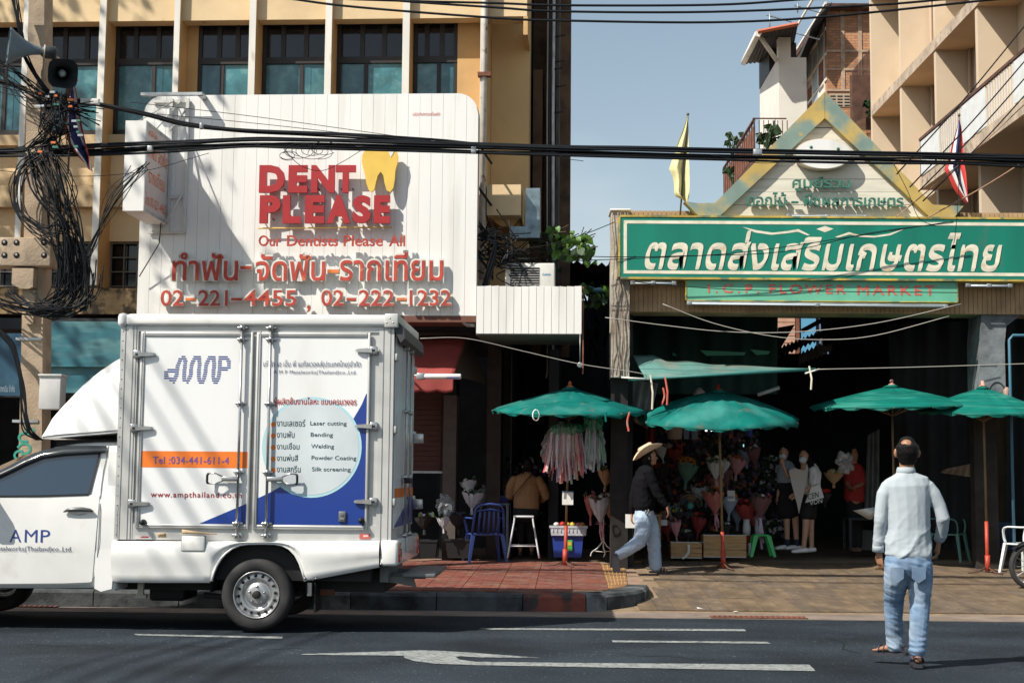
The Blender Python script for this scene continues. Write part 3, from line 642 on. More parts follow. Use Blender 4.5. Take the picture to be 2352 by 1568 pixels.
# steel frame between the box and the board
yb = 1.10-.02
m = MB()
xp = PB.x(428, 380, 1.08); xq = xw+.02
for xx in (xp, PB.x(393, 300, 1.08)): m.box(xx-.022, xx+.022, 1.04, 1.085, PB.z(428, 536, 1.08), PB.z(428, 228, 1.08))
for py in (232, 452, 533): z = PB.z(410, py, 1.05); m.box(0.02, xp, 1.055, 1.08, z-.02, z+.02)
m.tube([(xq, 1.0, z1+.1), (xp, 1.06, z1+.45)], .015, 5); m.tube([(xq-.1, .6, z1), (xp-.1, 1.07, PB.z(410, 232, 1.08))], .014, 5); m.tube([(xq-.15, .05, z1), (xp-.2, 1.07, PB.z(410, 232, 1.08))], .01, 5)
m.tube([(xq, .9, z0), (xp, 1.05, z0+.5)], .014, 5)
m.build('mounting_frame', mat('frame_white', (.62, .62, .60), .5, var=.1), pb, PB)
m = MB(); zl = PB.z(395, 217, .9); m.box(PB.x(325, 217, .9), PB.x(466, 214, .9), .86, .93, zl-.02, zl+.02); m.box(PB.x(455, 214, .9), PB.x(465, 214, .9), .9, 1.2, zl-.03, zl+.03); m.build('lamp_arm', M_metal, pb, PB)
m = MB(); m.tube([(xw, .8, z0-.02), (xw-.05, .9, z0-.3), (xw-.35, 1.0, z0-.75)], .008, 5); m.build('lead', M_black, pb, PB)
# ---------------------------------------------------------------- small white fascia to the right
WB = Frame(SG.w(SG.x(1090, 700), -.05, 0).x, SG.w(SG.x(1090, 700), -.05, 0).y, 2.5)
wb = root('white_fascia_board', (1.0, 0, WB.z(1200, 766)), WB, label='small blank white panelled fascia below the air conditioner', cat='sign')
xa = WB.x(1094, 700); xb = WB.x(1336, 700); za, zc = WB.z(1210, 766), WB.z(1210, 657); n = 14
for i in range(n):
    m = MB(); a, b = lerp(xa, xb, i/n), lerp(xa, xb, (i+1)/n); m.prism([(a+.0025, za), (b-.0025, za), (b-.0025, zc+.01*math.sin(i)), (a+.0025, zc)], (i % 2)*.0015, .03); m.build('sign_panel', M_white, wb, WB)
m = MB(); m.box(xa+.002, xb-.002, .031, .5, za+.002, zc-.01); m.build('sign_box', MATS['sign_return'], wb, WB)
m = MB(); m.box(xa, xb, .02, 1.5, za-.02, za-.002); m.build('soffit', mat('fascia_soffit', (.13, .13, .12), .9, var=.2), wb, WB)
m = MB(); m.box(xb+.01, xb+.03, .05, .09, za-.55, zc); m.build('drop_pole', M_rust, wb, WB)
m = MB(); m.tube([(xb-.02, 0, za), (xb-.02, 0, za-.4)], .006, 5); m.lathe([(.03, -.008), (.04, 0), (.03, .008), (.02, 0), (.03, -.008)], (xb-.02, 0, za-.43), 12, 'Y'); m.build('hook', M_metal, wb, WB)
# grey pipe at the end of the dental board
m = MB(); X, Z = SG.at(1075, 742, .1); m.tube([(X-.1, .1, Z+.05), (X, .1, Z-.02), (X+.1, .1, Z-.02)], .04, 8); m.build('elbow_pipe', M_metal, label='short grey elbow pipe under the corner of the dental board', cat='pipe', frame=SG)
# ---------------------------------------------------------------- air conditioner, duct
AC = Frame(WB.w(WB.x(1160, 630, .35), .35, 0).x, WB.w(WB.x(1160, 630, .35), .35, 0).y, 2.5)
ac = root('air_conditioner', (.35, .15, AC.z(1210, 656)), AC, label='white outdoor air conditioner unit standing on top of the white fascia', cat='air conditioner')
w_ = AC.x(1274, 630); z0, z1 = AC.z(1210, 657), AC.z(1210, 604)
z0 -= .02
m = MB(); m.rbox(0, w_, 0, .32, z0, z1, .015); m.build('casing', mat('ac_white', (.66, .66, .62), .5, var=.08), ac, AC)
m = MB(); gx, gz = w_*.40, (z0+z1)/2-.02; gr = (z1-z0)*.42; m.box(gx-gr*1.4, gx+gr*1.4, -.006, -.002, gz-gr, gz+gr*.9); m.build('fan_opening', M_black, ac, AC)
for i in range(9):
    m = MB(); zz = lerp(gz-gr, gz+gr*.9, i/8); m.box(gx-gr*1.4, gx+gr*1.4, -.012, -.008, zz-.003, zz+.003); m.build('grille_bar', MATS['frame_white'], ac, AC)
for i in range(3):
    m = MB(); a = i*2.1; m.prism([(gx, gz), (gx+gr*.8*math.cos(a), gz+gr*.8*math.sin(a)), (gx+gr*.7*math.cos(a+.8), gz+gr*.7*math.sin(a+.8))], -.0065, -.004) ; m.build('fan_blade', M_frame, ac, AC)
put_text('DAIKIN', AC, -.003, (1246, 1265, 628, 633), 'brand_lettering', mat('brand_blue', (.03, .2, .4), .5), ac, bold=.02)
m = MB(); DF = Frame(FA.w(FA.x(1200, 500, .2), .2, 0).x, FA.w(FA.x(1200, 500, .2), .2, 0).y, 2.5)
bx_px(m, DF, 1207, 1240, 432, 520, 0, .3); bx_px(m, DF, 1172, 1240, 520, 546, -.02, .3)
m.build('air_duct', mat('duct_metal', (.22, .29, .33), .35, .5, var=.45, vs=7, bump=.1), label='galvanised L-shaped air duct beside the cream concrete box', cat='duct', frame=DF)
# ---------------------------------------------------------------- red awning and the white tube lamp
AW = Frame(FA.w(-1.5, -.3, 0).x, FA.w(-1.5, -.3, 0).y, 2.5)
aw = root('red_awning', (.3, 0, AW.z(1000, 905)), AW, label='dark red canvas awning with scalloped hem behind the truck', cat='awning')
xa, xb = AW.x(800, 850), AW.x(1050, 880); zt_, zm, zh = AW.z(1000, 765), AW.z(1000, 868), AW.z(1000, 903)
xbt = AW.x(1068, 770)
m = MB(); m.sheet(lambda u, v: (lerp(xa, lerp(xb, xbt, v), u), lerp(-.55, .35, v)+.0, lerp(zm, zt_, v)-.015*math.sin(v*3.1)+.004*math.sin(u*30)), 24, 8, thick=(0, .01, -.008)); m.build('canopy', M_awn, aw, AW)
m = MB(); m.sheet(lambda u, v: (lerp(xa, xb, u), -.55-.01*math.sin(u*26)*(1-v), lerp(zh-.025*abs(math.sin(u*22)), zm-.004, v)), 90, 5, thick=(0, .006, 0)); m.build('valance', M_awn, aw, AW)
m = MB(); m.add([(xb, -.55, zm), (xbt, .35, zt_), (xbt+.01, .9, zt_), (xb+.35, .9, zm-.02)], [(0, 1, 2, 3)]); m.build('awning_side', M_awnd, aw, AW)
m = MB(); TLy = -.9; X, Z = AW.at(957, 864, TLy); X2, Z2 = AW.at(1059, 864, TLy); m.lathe([(.001, 0), (.036, 0), (.038, .01), (.038, X2-X-.11), (.030, X2-X-.1), (.001, X2-X-.1)], (X+.1, TLy, Z), 16, 'X')
tl = root('tube_lamp', (X+.3, TLy, Z), AW, label='white cylindrical tube lamp in front of the red awning', cat='lamp')
m.build('tube', M_white, tl, AW)
m = MB(); m.rbox(X, X+.11, TLy-.04, TLy+.04, Z-.045, Z+.045, .01); m.tube([(X+.03, TLy, Z), (X-.3, TLy+.5, Z+.1)], .015, 5); m.build('socket', M_metal, tl, AW)
m = MB(); m.box(X+.42, X2-.02, TLy-.0405, TLy-.036, Z-.032, Z-.012); m.build('blue_label', mat('label_blue', (.03, .05, .15), .5), tl, AW)
# ---------------------------------------------------------------- white box truck
TR = Frame(-2.6, 13.3, 1.5)
TRW = 1.74
gz = TR.z(588, 1449)
tk = root('box_truck', (0, TRW/2, gz), TR, label='white pickup truck with aluminium box body advertising a metalworks company', cat='truck')
Tz1 = lambda x, y, d=0: TR.at(x*.4922, 698.25+y*.4922, d)               # points read off enlargement 1
Tz2 = lambda x, y, d=0: TR.at(257.25+x*.4922, 698.25+y*.4922, d)        # points read off enlargement 2
M_tw = mat('truck_white', (.80, .80, .78), .28, coat=.6, var=.07, vs=3, col2=(.60, .57, .51), s2=4, thr=(.58, .85), col3=(.35, .32, .28), s3=22, thr3=(.74, .78))
M_alu = mat('box_aluminium', (.58, .58, .56), .42, .3, var=.12, vs=5)
M_alud = mat('rubber_seal', (.16, .17, .175), .5, .3, var=.1)
M_chr = mat('latch_steel', (.50, .50, .50), .28, .9, var=.2, vs=14)
M_panel = mat('box_panel_white', (.82, .83, .83), .32, coat=.3, var=.04, vs=2, col2=(.68, .68, .66), s2=3, thr=(.55, .85), stretch=(1, 1, .25))
M_blue = mat('decal_blue', (.012, .045, .26), .35, coat=.3)
M_navy = mat('print_navy', (.03, .06, .24), .4)
M_orng = mat('decal_orange', (.85, .20, .025), .4, coat=.2)
M_purp = mat('print_purple', (.17, .10, .33), .4)
M_rubber = mat('tyre_rubber', (.028, .028, .028), .75, var=.3, vs=10, bump=.1)
M_steel = mat('wheel_silver', (.50, .50, .50), .35, .75, var=.12, vs=12)
M_under = mat('chassis_black', (.012, .012, .013), .7)
M_tglass = mat('cab_glass', (.008, .024, .042), .02, spec=1.0, coat=1)
M_lamp = mat('tail_lamp_red', (.45, .03, .02), .15, coat=.8)
# box body
bxL = TR.x(270, 985); bxR = TR.x(902, 985); zB = Tz2(600, 1103)[1]; zT = Tz2(600, 48)[1]; zR = Tz2(600, 104)[1]
m = MB(); m.box(bxL+.01, bxR-.01, .02, TRW-.02, zB+.01, zT-.02); m.build('box_body', M_alu, tk, TR)
m = MB()
m.box(bxL, bxL+.17, 0, .1, zB, zR); m.box(bxR-.14, bxR, 0, .1, zB, zR); m.box(bxL+.17, bxR-.14, .004, .1, zB, zB+.15); m.box(bxL+.17, bxR-.14, .004, .1, zR-.05, zR)
m.build('box_frame', M_alu, tk, TR)
m = MB()
for xx in (bxL+.045, bxL+.12, bxL+.15, bxR-.10, bxR-.035): m.box(xx, xx+.006, -.003, 0, zB, zR)
m.build('frame_groove', M_alud, tk, TR, kind='stuff')
m = MB(); m.rbox(bxL+.05, bxR-.06, -.035, TRW+.03, zR, zT, .03); m.build('roof_rail', M_tw, tk, TR)
m = MB(); m.rbox(bxL-.03, bxL+.06, -.04, TRW+.03, zR-.01, zT+.008, .035); m.build('roof_corner_cap', M_tw, tk, TR)
m = MB(); m.rbox(bxR-.09, bxR+.04, -.04, TRW+.03, zR-.01, zT+.01, .012); m.build('roof_corner_cap', M_alu, tk, TR)
m = MB()
for i in range(3): m.lathe([(0.0001, -.045), (.007, -.044), (.009, -.038)], (bxR-.07+i*.03, 0, zR+.04+(i % 2)*.04), 8, 'Y')
for i in range(22): m.lathe([(.0001, -.006), (.006, -.004), (.007, 0)], (bxL+.02, 0, lerp(zB+.05, zR-.05, i/21)), 6, 'Y')
m.build('rivets', M_chr, tk, TR, kind='stuff')
m = MB(); m.prism([(bxR-.02, zT-.005), (bxR+.09, zT-.12), (bxR+.10, zT-.22), (bxR+.06, zT-.26), (bxR-.01, zT-.12)], .0, TRW); m.build('rear_roof_lip', mat('lip_dark', (.05, .055, .06), .6), tk, TR)
def zrect(x0, x1, y0, y1):            # px rect -> metres at the middle
    xm, ym = (x0+x1)/2, (y0+y1)/2
    return TR.x(x0, ym), TR.x(x1, ym), TR.z(xm, y1), TR.z(xm, y0)
zD0, zD1 = Tz2(600, 1026)[1], Tz2(600, 153)[1]
doors = [(TR.x(328.5, 985), TR.x(571, 985)), (TR.x(596, 985), TR.x(841.5, 985))]
DZ = []
for k, (a, b) in enumerate(doors):
    d = root('box_door', (a, 0, zD0), TR); d.parent = tk; d.matrix_basis = WM[tk.name].inverted() @ WM[d.name]; DZ.append(d)
    m = MB(); m.box(a, b, -.008, .004, zD0, zD1); m.build('door_panel', M_panel, d, TR)
    m = MB(); g = .045
    for (p, q, r_, s_) in ((a-g, a-.002, zD0-g, zD1+g), (b+.002, b+g*.62, zD0-g, zD1+g), (a-.002, b+.002, zD0-g, zD0-.002), (a-.002, b+.002, zD1+.002, zD1+g)):
        m.rbox(p, q, -.022, .004, r_, s_, .009)
    m.build('door_seal', M_alu, d, TR)
    m = MB(); h = .02
    for (p, q, r_, s_) in ((a-g*.55, a-g*.4, zD0-g*.6, zD1+g*.6), (a-.002, b+.002, zD1+g*.42, zD1+g*.55), (a-.002, b+.002, zD0-g*.55, zD0-g*.42)):
        m.box(p, q, -.0235, -.0215, r_, s_)
    m.build('seal_groove', M_alud, d, TR)
def decal(poly, name, m_, d, y=-.0095):
    q = MB(); q.add([(x, y, z) for x, z in poly], [list(range(len(poly)))]); return q.build(name, m_, d, TR, recalc=False)
a, b = doors[0]
x0, x1, z0, z1 = zrect(326, 571, 1036, 1073.5); decal([(a, z0), (b, z0), (b, z1), (a, z1)], 'orange_stripe', M_orng, DZ[0])
p = lambda x, y: Tz2(x, y)
decal([(p(408, 1026)[0], zD0+.002), (b-.001, zD0+.002), (b-.001, p(632, 930)[1])], 'blue_swoosh', M_blue, DZ[0])
put_text('Tel :034-441-611-4', TR, -.0115, (351, 526, 1048, 1065), 'lettering', M_purp, DZ[0], bold=.018, space=1.1)
put_text('www.ampthailand.co.th', TR, -.0105, (346, 555, 1129, 1146), 'lettering', M_red, DZ[0], bold=.012, space=1.15)
# striped company emblem
strokes = [[(.10, .18), (.03, .22), (.03, .40), (.08, .46), (.17, .46)], [(.10, .17), (.15, .10), (.185, .30), (.2, .62), (.24, .88), (.29, .92), (.315, .8), (.30, .3), (.31, .12), (.36, .10), (.40, .3), (.41, .7), (.46, .92), (.52, .92), (.53, .7), (.52, .3), (.54, .1), (.59, .1), (.62, .35), (.63, .7), (.68, .92), (.74, .92), (.75, .7), (.74, .25), (.76, .1), (.80, .1), (.83, .3), (.84, .92)],
           [(.84, .92), (.94, .90), (.98, .78), (.97, .6), (.92, .52), (.85, .52)]]
x0, x1, z0, z1 = zrect(378, 530, 816.5, 881.5); q = MB(); W_ = x1-x0; H_ = z1-z0
def sdist(px, pz):
    best = 9
    for s_ in strokes:
        for (ax, az), (bx_, bz) in zip(s_, s_[1:]):
            ax2, az2, bx2, bz2 = ax*W_, az*H_, bx_*W_, bz*H_; dx, dz = bx2-ax2, bz2-az2; L2 = dx*dx+dz*dz or 1e-9
            t = max(0, min(1, ((px-ax2)*dx+(pz-az2)*dz)/L2)); best = min(best, math.hypot(px-ax2-dx*t, pz-az2-dz*t))
    return best
for r in range(13):
    zc = (r+.5)/13*H_; run = None; N = 150
    for c in range(N+1):
        inside = c < N and sdist((c+.5)/N*W_, zc) < .0185
        if inside and run is None: run = c
        if not inside and run is not None:
            u0, u1 = x0+run/N*W_, x0+c/N*W_; q.quad((u0, -.0095, z0+zc-.0062), (u1, -.0095, z0+zc-.0062), (u1, -.0095, z0+zc+.0062), (u0, -.0095, z0+zc+.0062)); run = None
q.build('striped_emblem', M_navy, DZ[0], TR, recalc=False)
# right door prints
a, b = doors[1]
top = [(1187, 418), (1165, 470), (1130, 530), (1080, 610), (1000, 705), (900, 785), (800, 843), (740, 877), (682, 905)]
pp = [p(x, y) for x, y in top]; decal([(a+.001, zD0+.002), (b-.001, zD0+.002), (b-.001, pp[0][1])]+[(min(x, b-.001), z) for x, z in pp[:-1]]+[(a+.001, pp[-1][1])], 'blue_swoosh', M_blue, DZ[1])
cx, cz = TR.at(716.5, 1026.5); rr = (TR.x(831, 1026)-TR.x(602, 1026))/2
M_ring = mat('print_pale_cyan', (.42, .66, .72), .35); M_disc = mat('print_silver', (.60, .66, .69), .35, var=.16, vs=2.2, stretch=(1, 1, .6))
circ = lambda r_, n=56: [(min(max(cx+r_*math.cos(i/n*6.2832), a+.001), b-.001), cz+r_*math.sin(i/n*6.2832)) for i in range(n)]
decal(circ(rr), 'ring_print', M_ring, DZ[1], -.011); decal(circ(rr*.945), 'disc_print', M_disc, DZ[1], -.0125)
TY = -.0140
M_nprint = mat('print_slate', (.05, .07, .14), .4); M_dprint = mat('print_teal_black', (.03, .07, .08), .4)
put_text('บริษัท เอ เอ็ม พี เมทัลเวอคส์(ประเทศไทย)จำกัด', TR, TY, (605, 829, 827, 846), 'lettering', M_nprint, DZ[1])
put_text('A M P Metalworks(Thailand)co.,Ltd.', TR, TY, (628, 819, 850, 861), 'lettering', M_nprint, DZ[1], space=1.1)
put_text('ผู้ผลิตชิ้นงานโลหะ แบบครบวงจร', TR, TY, (629, 819, 912, 934), 'lettering', M_red, DZ[1], bold=.012)
for k, (th, en, w1, w2) in enumerate((('งานเลเซอร์', 'Laser cutting', 902, 1095), ('งานพับ', 'Bending', 852, 1031), ('งานเชื่อม', 'Welding', 875, 1036), ('งานพ่นสี', 'Powder Coating', 868, 1140), ('งานสกรีน', 'Silk screening', 880, 1114))):
    yc = (558, 611, 665, 719, 772)[k]; X = lambda v: 257.25+v*.4922; Y_ = lambda v: 698.25+v*.4922
    put_text(th, TR, TY, (X(768), X(w1), Y_(yc-20), Y_(yc+12)), 'lettering', M_dprint, DZ[1], bold=.008)
    put_text(en, TR, TY, (X(925+k*2), X(w2), Y_(yc-12), Y_(yc+(13 if k != 2 and k != 3 or True else 10))), 'lettering', M_dprint, DZ[1], bold=.010)
    ox, oz = p(754, yc+3); decal([(ox+.024*math.cos(i*.3927), oz+.024*math.sin(i*.3927)) for i in range(16)], 'bullet', M_orng, DZ[1], TY)
# lock bars, handles, hinges
def lockbar(xt, xb_, d, s):
    h = DZ[d]; X = (TR.x(xt, 985)); m = MB(); zt, zb2 = Tz2(600, 105)[1], Tz2(600, 1085)[1]
    m.tube([(X, -.05, zb2), (X, -.05, zt)], .0135, 8); bar = m.build('lock_bar', M_chr, h, TR)
    for yy in (112, 165, 464, 783, 1022, 1078):
        z = Tz2(600, yy)[1]; m = MB(); m.rbox(X-.05, X+.05, -.034, -.008 if yy < 1060 and yy > 150 else .0, z-.012, z+.012, .006); m.lathe([(.024, -.02), (.024, .02)], (X, -.05, z), 10); m.build('clamp', M_chr, h, TR)
    z = Tz2(600, 815)[1]
    m = MB(); m.rbox(min(X, X+s*.15), max(X, X+s*.15), -.075, -.04, z-.022, z+.022, .006)
    m.tube([(X+s*.14, -.06, z+.02), (X+s*.21, -.07, z+.052), (X+s*.275, -.07, z+.05)], .008, 6); m.tube([(X+s*.14, -.06, z-.02), (X+s*.21, -.07, z-.045), (X+s*.275, -.07, z-.045)], .008, 6)
    m.build('handle', M_chr, h, TR)
    m = MB(); m.tube([(X+s*.275, -.07, z+.05), (X+s*.285, -.07, z+.03), (X+s*.285, -.07, z-.03), (X+s*.275, -.07, z-.045)], .012, 6); m.build('handle_grip', M_black, h, TR)
lockbar(552.6, 0, 0, -1); lockbar(619, 0, 1, 1)
for d, lst in ((0, [(309, 360, 814), (302, 354, 983), (297, 347, 1156)]), (1, [(868, 818, 805.5), (868, 817, 979), (867, 814, 1152)])):
    for (xa, xb2, yy) in lst:
        X0, Z = TR.at(xa, yy); X1, _ = TR.at(xb2, yy); s = 1 if X1 > X0 else -1; m = MB()
        m.rbox(min(X0, X0+s*.07), max(X0, X0+s*.07), -.045, .0, Z-.038, Z+.038, .006)
        m.loft([[(X0+s*.05, -.03-.025*t[1], Z+t[0]*.030) for t in ((-1, 0), (-.7, 1), (.7, 1), (1, 0))], [(X1-s*.02, -.022-.02*t[1], Z+t[0]*.018) for t in ((-1, 0), (-.7, 1), (.7, 1), (1, 0))], [(X1, -.022-.01*t[1], Z+t[0]*.010) for t in ((-1, 0), (-.7, 1), (.7, 1), (1, 0))]], sm=False)
        m.build('hinge', M_chr, DZ[d], TR)
        m = MB(); m.box(X0+s*.02, X0+s*.055, -.0475, -.045, Z-.01, Z+.01); m.build('hinge_pin', M_black, DZ[d], TR)
for (x, y, d) in ((148, 1017, 0), (1165, 1008, 1)):
    X, Z = p(x, y); m = MB(); m.lathe([(.001, -.08), (.022, -.08), (.026, -.03), (.03, -.008)], (X, 0, Z), 12, 'Y'); m.build('rubber_buffer', M_black, DZ[d], TR)
X, Z = p(1076, 990); m = MB(); m.rbox(X-.033, X+.033, -.03, -.009, Z-.048, Z+.048, .006); m.box(X-.015, X+.015, -.036, -.03, Z+.01, Z+.03); m.box(X-.02, X+.02, -.034, -.03, Z-.03, Z-.01, 1); m.build('padlock_plate', [M_alud, M_chr], DZ[1], TR)
for (xa, xb2, ya, yb2, c) in ((108, 188, 1077, 1096, mat('sticker_grey', (.55, .53, .52), .5)), (1155, 1205, 1070, 1095, mat('sticker_red', (.55, .12, .10), .5))):
    (X0, Z1), (X1, Z0) = p(xa, ya), p(xb2, yb2); st_ = decal([(X0, Z0), (X1, Z0), (X1, Z1), (X0, Z1)], 'sticker', c, tk, -.003)
    q = MB(); q.quad((lerp(X0, X1, .3), -.004, lerp(Z0, Z1, .4)), (lerp(X0, X1, .75), -.004, lerp(Z0, Z1, .4)), (lerp(X0, X1, .85), -.004, lerp(Z0, Z1, .75)), (lerp(X0, X1, .4), -.004, lerp(Z0, Z1, .75))); q.build('sticker_mark', mat('sticker_pale', (.75, .6, .55), .5) if xa > 500 else M_red, st_, TR)
# rear face: doors, bars, stripe
RX = bxR+.002
rd = root('rear_door', (RX, TRW/2, zB), TR); rd.parent = tk; rd.matrix_basis = WM[tk.name].inverted() @ WM[rd.name]
for ya, yb2 in ((.10, .86), (.89, TRW-.1)):
    m = MB(); m.box(RX, RX+.012, ya, yb2, zB+.12, zR-.06); m.build('door_panel', M_panel, rd, TR)
    m = MB(); m.box(RX+.013, RX+.014, ya, yb2, Tz2(1330, 905)[1], Tz2(1330, 860)[1]); m.build('orange_stripe', M_orng, rd, TR)
    m = MB(); m.add([(RX+.013, ya, zB+.13), (RX+.013, yb2, zB+.13), (RX+.013, yb2, zB+.62 if ya > .5 else zB+.3), (RX+.013, ya, zB+.3 if ya > .5 else zB+.14)], [(0, 1, 2, 3)]); m.build('blue_swoosh', M_blue, rd, TR)
for yy in (.66, .78+.26):
    m = MB(); m.tube([(RX+.05, yy, zB+.03), (RX+.05, yy, zR-.02)], .013, 8); m.build('lock_bar', M_chr, rd, TR)
    for f_ in (.02, .3, .62, .93): m = MB(); z = lerp(zB, zR, f_); m.rbox(RX+.01, RX+.07, yy-.04, yy+.04, z-.012, z+.012, .006); m.lathe([(.024, -.02), (.024, .02)], (RX+.05, yy, z), 10); m.build('clamp', M_chr, rd, TR)
m = MB(); z = lerp(zB, zR, .28); m.rbox(RX+.04, RX+.10, .6, .8, z-.02, z+.03, .006); m.build('handle', M_black, rd, TR)
for f_ in (.185, .52, .86):
    z = lerp(zB, zR, f_)
    for yy in (.06, TRW-.06): m = MB(); m.rbox(RX-.004, RX+.03, yy-.05, yy+.07, z-.035, z+.035, .008); m.build('hinge', M_alu, rd, TR)
for zf in (.50, .16): m = MB(); z = lerp(zB, zR, zf); m.rbox(RX+.01, RX+.12, TRW-.14, TRW-.06, z-.05, z+.05, .01); m.build('marker_lamp', M_chr, rd, TR)
# fairing above the cab
fa_t = [(185, 615), (200, 572), (230, 500), (262, 450), (300, 405), (350, 348), (400, 300), (440, 265), (480, 235), (525, 212), (566, 194)]
m = MB(); rings = []
for i, (x, y) in enumerate(fa_t):
    X, Z = Tz1(x, y); zb2 = Tz1(x, lerp(618, 585, i/10))[1]; Z = max(Z, zb2+.004); ring = []
    for k in range(9):
        t = k/8; ang = t*math.pi; yy = TRW/2-math.cos(ang)*(TRW/2-.06)*(1 if True else 1); hh = (math.sin(ang))**.35 if 0 < k < 8 else 0
        yy = TRW/2-(abs(math.cos(ang))**.6)*math.copysign(1, math.cos(ang))*(TRW/2-.05)
        ring.append((X, yy, zb2+(Z-zb2)*(hh if 0 < k < 8 else 0)))
    rings.append(ring)
m.loft(rings, closed=False, caps=False); m.build('wind_deflector', M_tw, tk, TR)
m = MB(); m.sheet(lambda u, v: (lerp(Tz1(185, 615)[0], Tz1(548, 600)[0], u), lerp(.06, TRW-.06, v), lerp(Tz1(185, 617)[1], Tz1(548, 587)[1], u)), 2, 2, thick=(0, 0, -.02)); m.build('deflector_base', M_tw, tk, TR)
m = MB(); (Xa, Za), (Xb, Zb) = Tz1(230, 625), Tz1(330, 655); m.box(Xa, Xb+.5, .2, TRW-.2, Zb-.06, Zb+.05); m.build('deflector_bracket', M_under, tk, TR)
# cab shell
prof = [(-860, 1290, 1010), (-845, 1300, 965), (-700, 1300, 940), (-400, 1310, 905), (-300, 1318, 885), (-200, 1322, 840), (-110, 1325, 800), (-60, 1325, 788), (0, 1325, 772), (60, 1325, 732), (120, 1325, 698), (200, 1325, 665), (300, 1325, 647), (400, 1325, 641), (480, 1325, 640), (525, 1330, 643), (541, 1332, 660)]
belt = Tz1(200, 905)[1]
def inset(z): return .012*((z-belt)*4)**2*0+(0 if z < belt else (z-belt)*.24)+(.03*max(0, (belt-.45-z))/.3)
def ring_at(X, zb2, zt):
    ro = .085; out = []; hs_ = []
    n1 = 9
    for k in range(n1): z = lerp(zb2, zt-ro, k/(n1-1)); out.append((inset(z), z))
    y_e = inset(zt-ro)
    for k in range(1, 5): a = k/4*math.pi/2; out.append((y_e+ro*(1-math.cos(a))*1.1, zt-ro+ro*math.sin(a)))
    left = [(X, y+(.0), z) for y, z in out]; right = [(X, TRW-y, z) for y, z in reversed(out)]; return left+right
rings = [ring_at(Tz1(x, b_)[0], Tz1(x, b_)[1], Tz1(x, t_)[1]) for x, b_, t_ in prof]
m = MB(); m.loft(rings); m.build('cab', M_tw, tk, TR)
def on_shell(x, y, dy=-.004):
    X, Z = Tz1(x, y); yi = inset(Z); X, Z = Tz1(x, y, yi); return (X, inset(Z)+dy, Z)
def shell_strip(pts, w, m_, name, parent, dy=-.004, thick=0):
    P = [Vector(on_shell(x, y, dy)) for x, y in pts]; q = MB()
    for i in range(len(P)-1):
        t = (P[i+1]-P[i]).normalized(); nrm = Vector((-t.z, 0, t.x))*w/2; q.quad(P[i]-nrm, P[i+1]-nrm, P[i+1]+nrm, P[i]+nrm)
    return q.build(name, m_, parent, TR, recalc=False)
def shell_poly(up, lo, name, m_, parent, dy=-.004, n=16, rows=4):
    def ev(c, t):
        t = t*(len(c)-1); i = min(int(t), len(c)-2); f_ = t-i; return lerp(c[i][0], c[i+1][0], f_), lerp(c[i][1], c[i+1][1], f_)
    q = MB(); q.sheet(lambda u, v: on_shell(*[lerp(ev(lo, u)[k], ev(up, u)[k], v) for k in (0, 1)], dy), n, rows); return q.build(name, m_, parent, TR)
dr = root('cab_door', (Tz1(200, 1300)[0], 0, Tz1(200, 1300)[1]), TR); dr.parent = tk; dr.matrix_basis = WM[tk.name].inverted() @ WM[dr.name]
shell_poly([(-230, 905), (0, 903), (150, 897), (300, 893), (466, 888)], [(-215, 1303), (0, 1303), (150, 1302), (300, 1301), (430, 1296)], 'door_skin', M_tw, dr, -.006, 12, 8)
shell_strip([(508, 657), (498, 720), (484, 780), (474, 850), (468, 960), (462, 1100), (452, 1220), (444, 1270), (430, 1295), (400, 1304), (200, 1305), (0, 1305), (-215, 1306), (-232, 1280), (-235, 905)], .009, M_alud, 'shut_line', dr, -.0075)
g_up = [(-120, 868), (0, 806), (60, 772), (110, 745), (200, 716), (300, 704), (380, 699), (468, 694)]; g_lo = [(-125, 893), (0, 892), (80, 892), (160, 891), (240, 889), (300, 888), (360, 887), (415, 884)]
shell_poly(g_up, g_lo, 'door_window', M_tglass, dr, -.010, 28, 8)
shell_strip(g_up, .022, M_black, 'window_seal', dr, -.012); shell_strip([(468, 694), (445, 780), (428, 845), (415, 887)], .02, M_black, 'window_seal', dr, -.012); shell_strip([(-125, 897), (200, 895), (415, 888)], .018, M_black, 'window_seal', dr, -.012)
q = MB(); vt = [(0, 776), (60, 745), (120, 713), (200, 680), (300, 661), (400, 659), (498, 660)]; vb = [(-10, 812), (60, 780), (120, 750), (200, 717), (300, 703), (400, 697), (499, 692)]
q.loft([[on_shell(a_[0], a_[1], -.006), on_shell((a_[0]+b_[0])/2, (a_[1]+b_[1])/2, -.035), on_shell(b_[0], b_[1], -.045), on_shell(b_[0], b_[1]+2, -.01)] for a_, b_ in zip(vt, vb)], caps=False, closed=False); q.build('rain_visor', mat('smoked_visor', (.03, .035, .04), .12, spec=.8), dr, TR)
P = [on_shell(x, y, -.03) for x, y in ((302, 968), (320, 960), (350, 957), (390, 956), (425, 960), (440, 966))]
q = MB(); q.tube(P, [.008, .02, .026, .026, .02, .008], 8, flat=.8); q.build('door_handle', mat('handle_grey', (.07, .075, .08), .3, spec=.8), dr, TR)
q = MB(); q.tube([on_shell(x, y, -.008) for x, y in ((330, 975), (370, 982), (405, 975))], [.006, .014, .006], 8, flat=.3); q.build('handle_recess', M_chr, dr, TR)
xs_ = [Tz1(v, 1080)[0] for v in (47, 101, 117, 176, 191, 235)]
for ch, i in (('A', 0), ('M', 2), ('P', 4)): put_text(ch, TR, -.0085+.0, (xs_[i], xs_[i+1], Tz1(0, 1050)[1], Tz1(0, 1108)[1]), 'lettering', M_navy, dr, bold=.0, px=False)
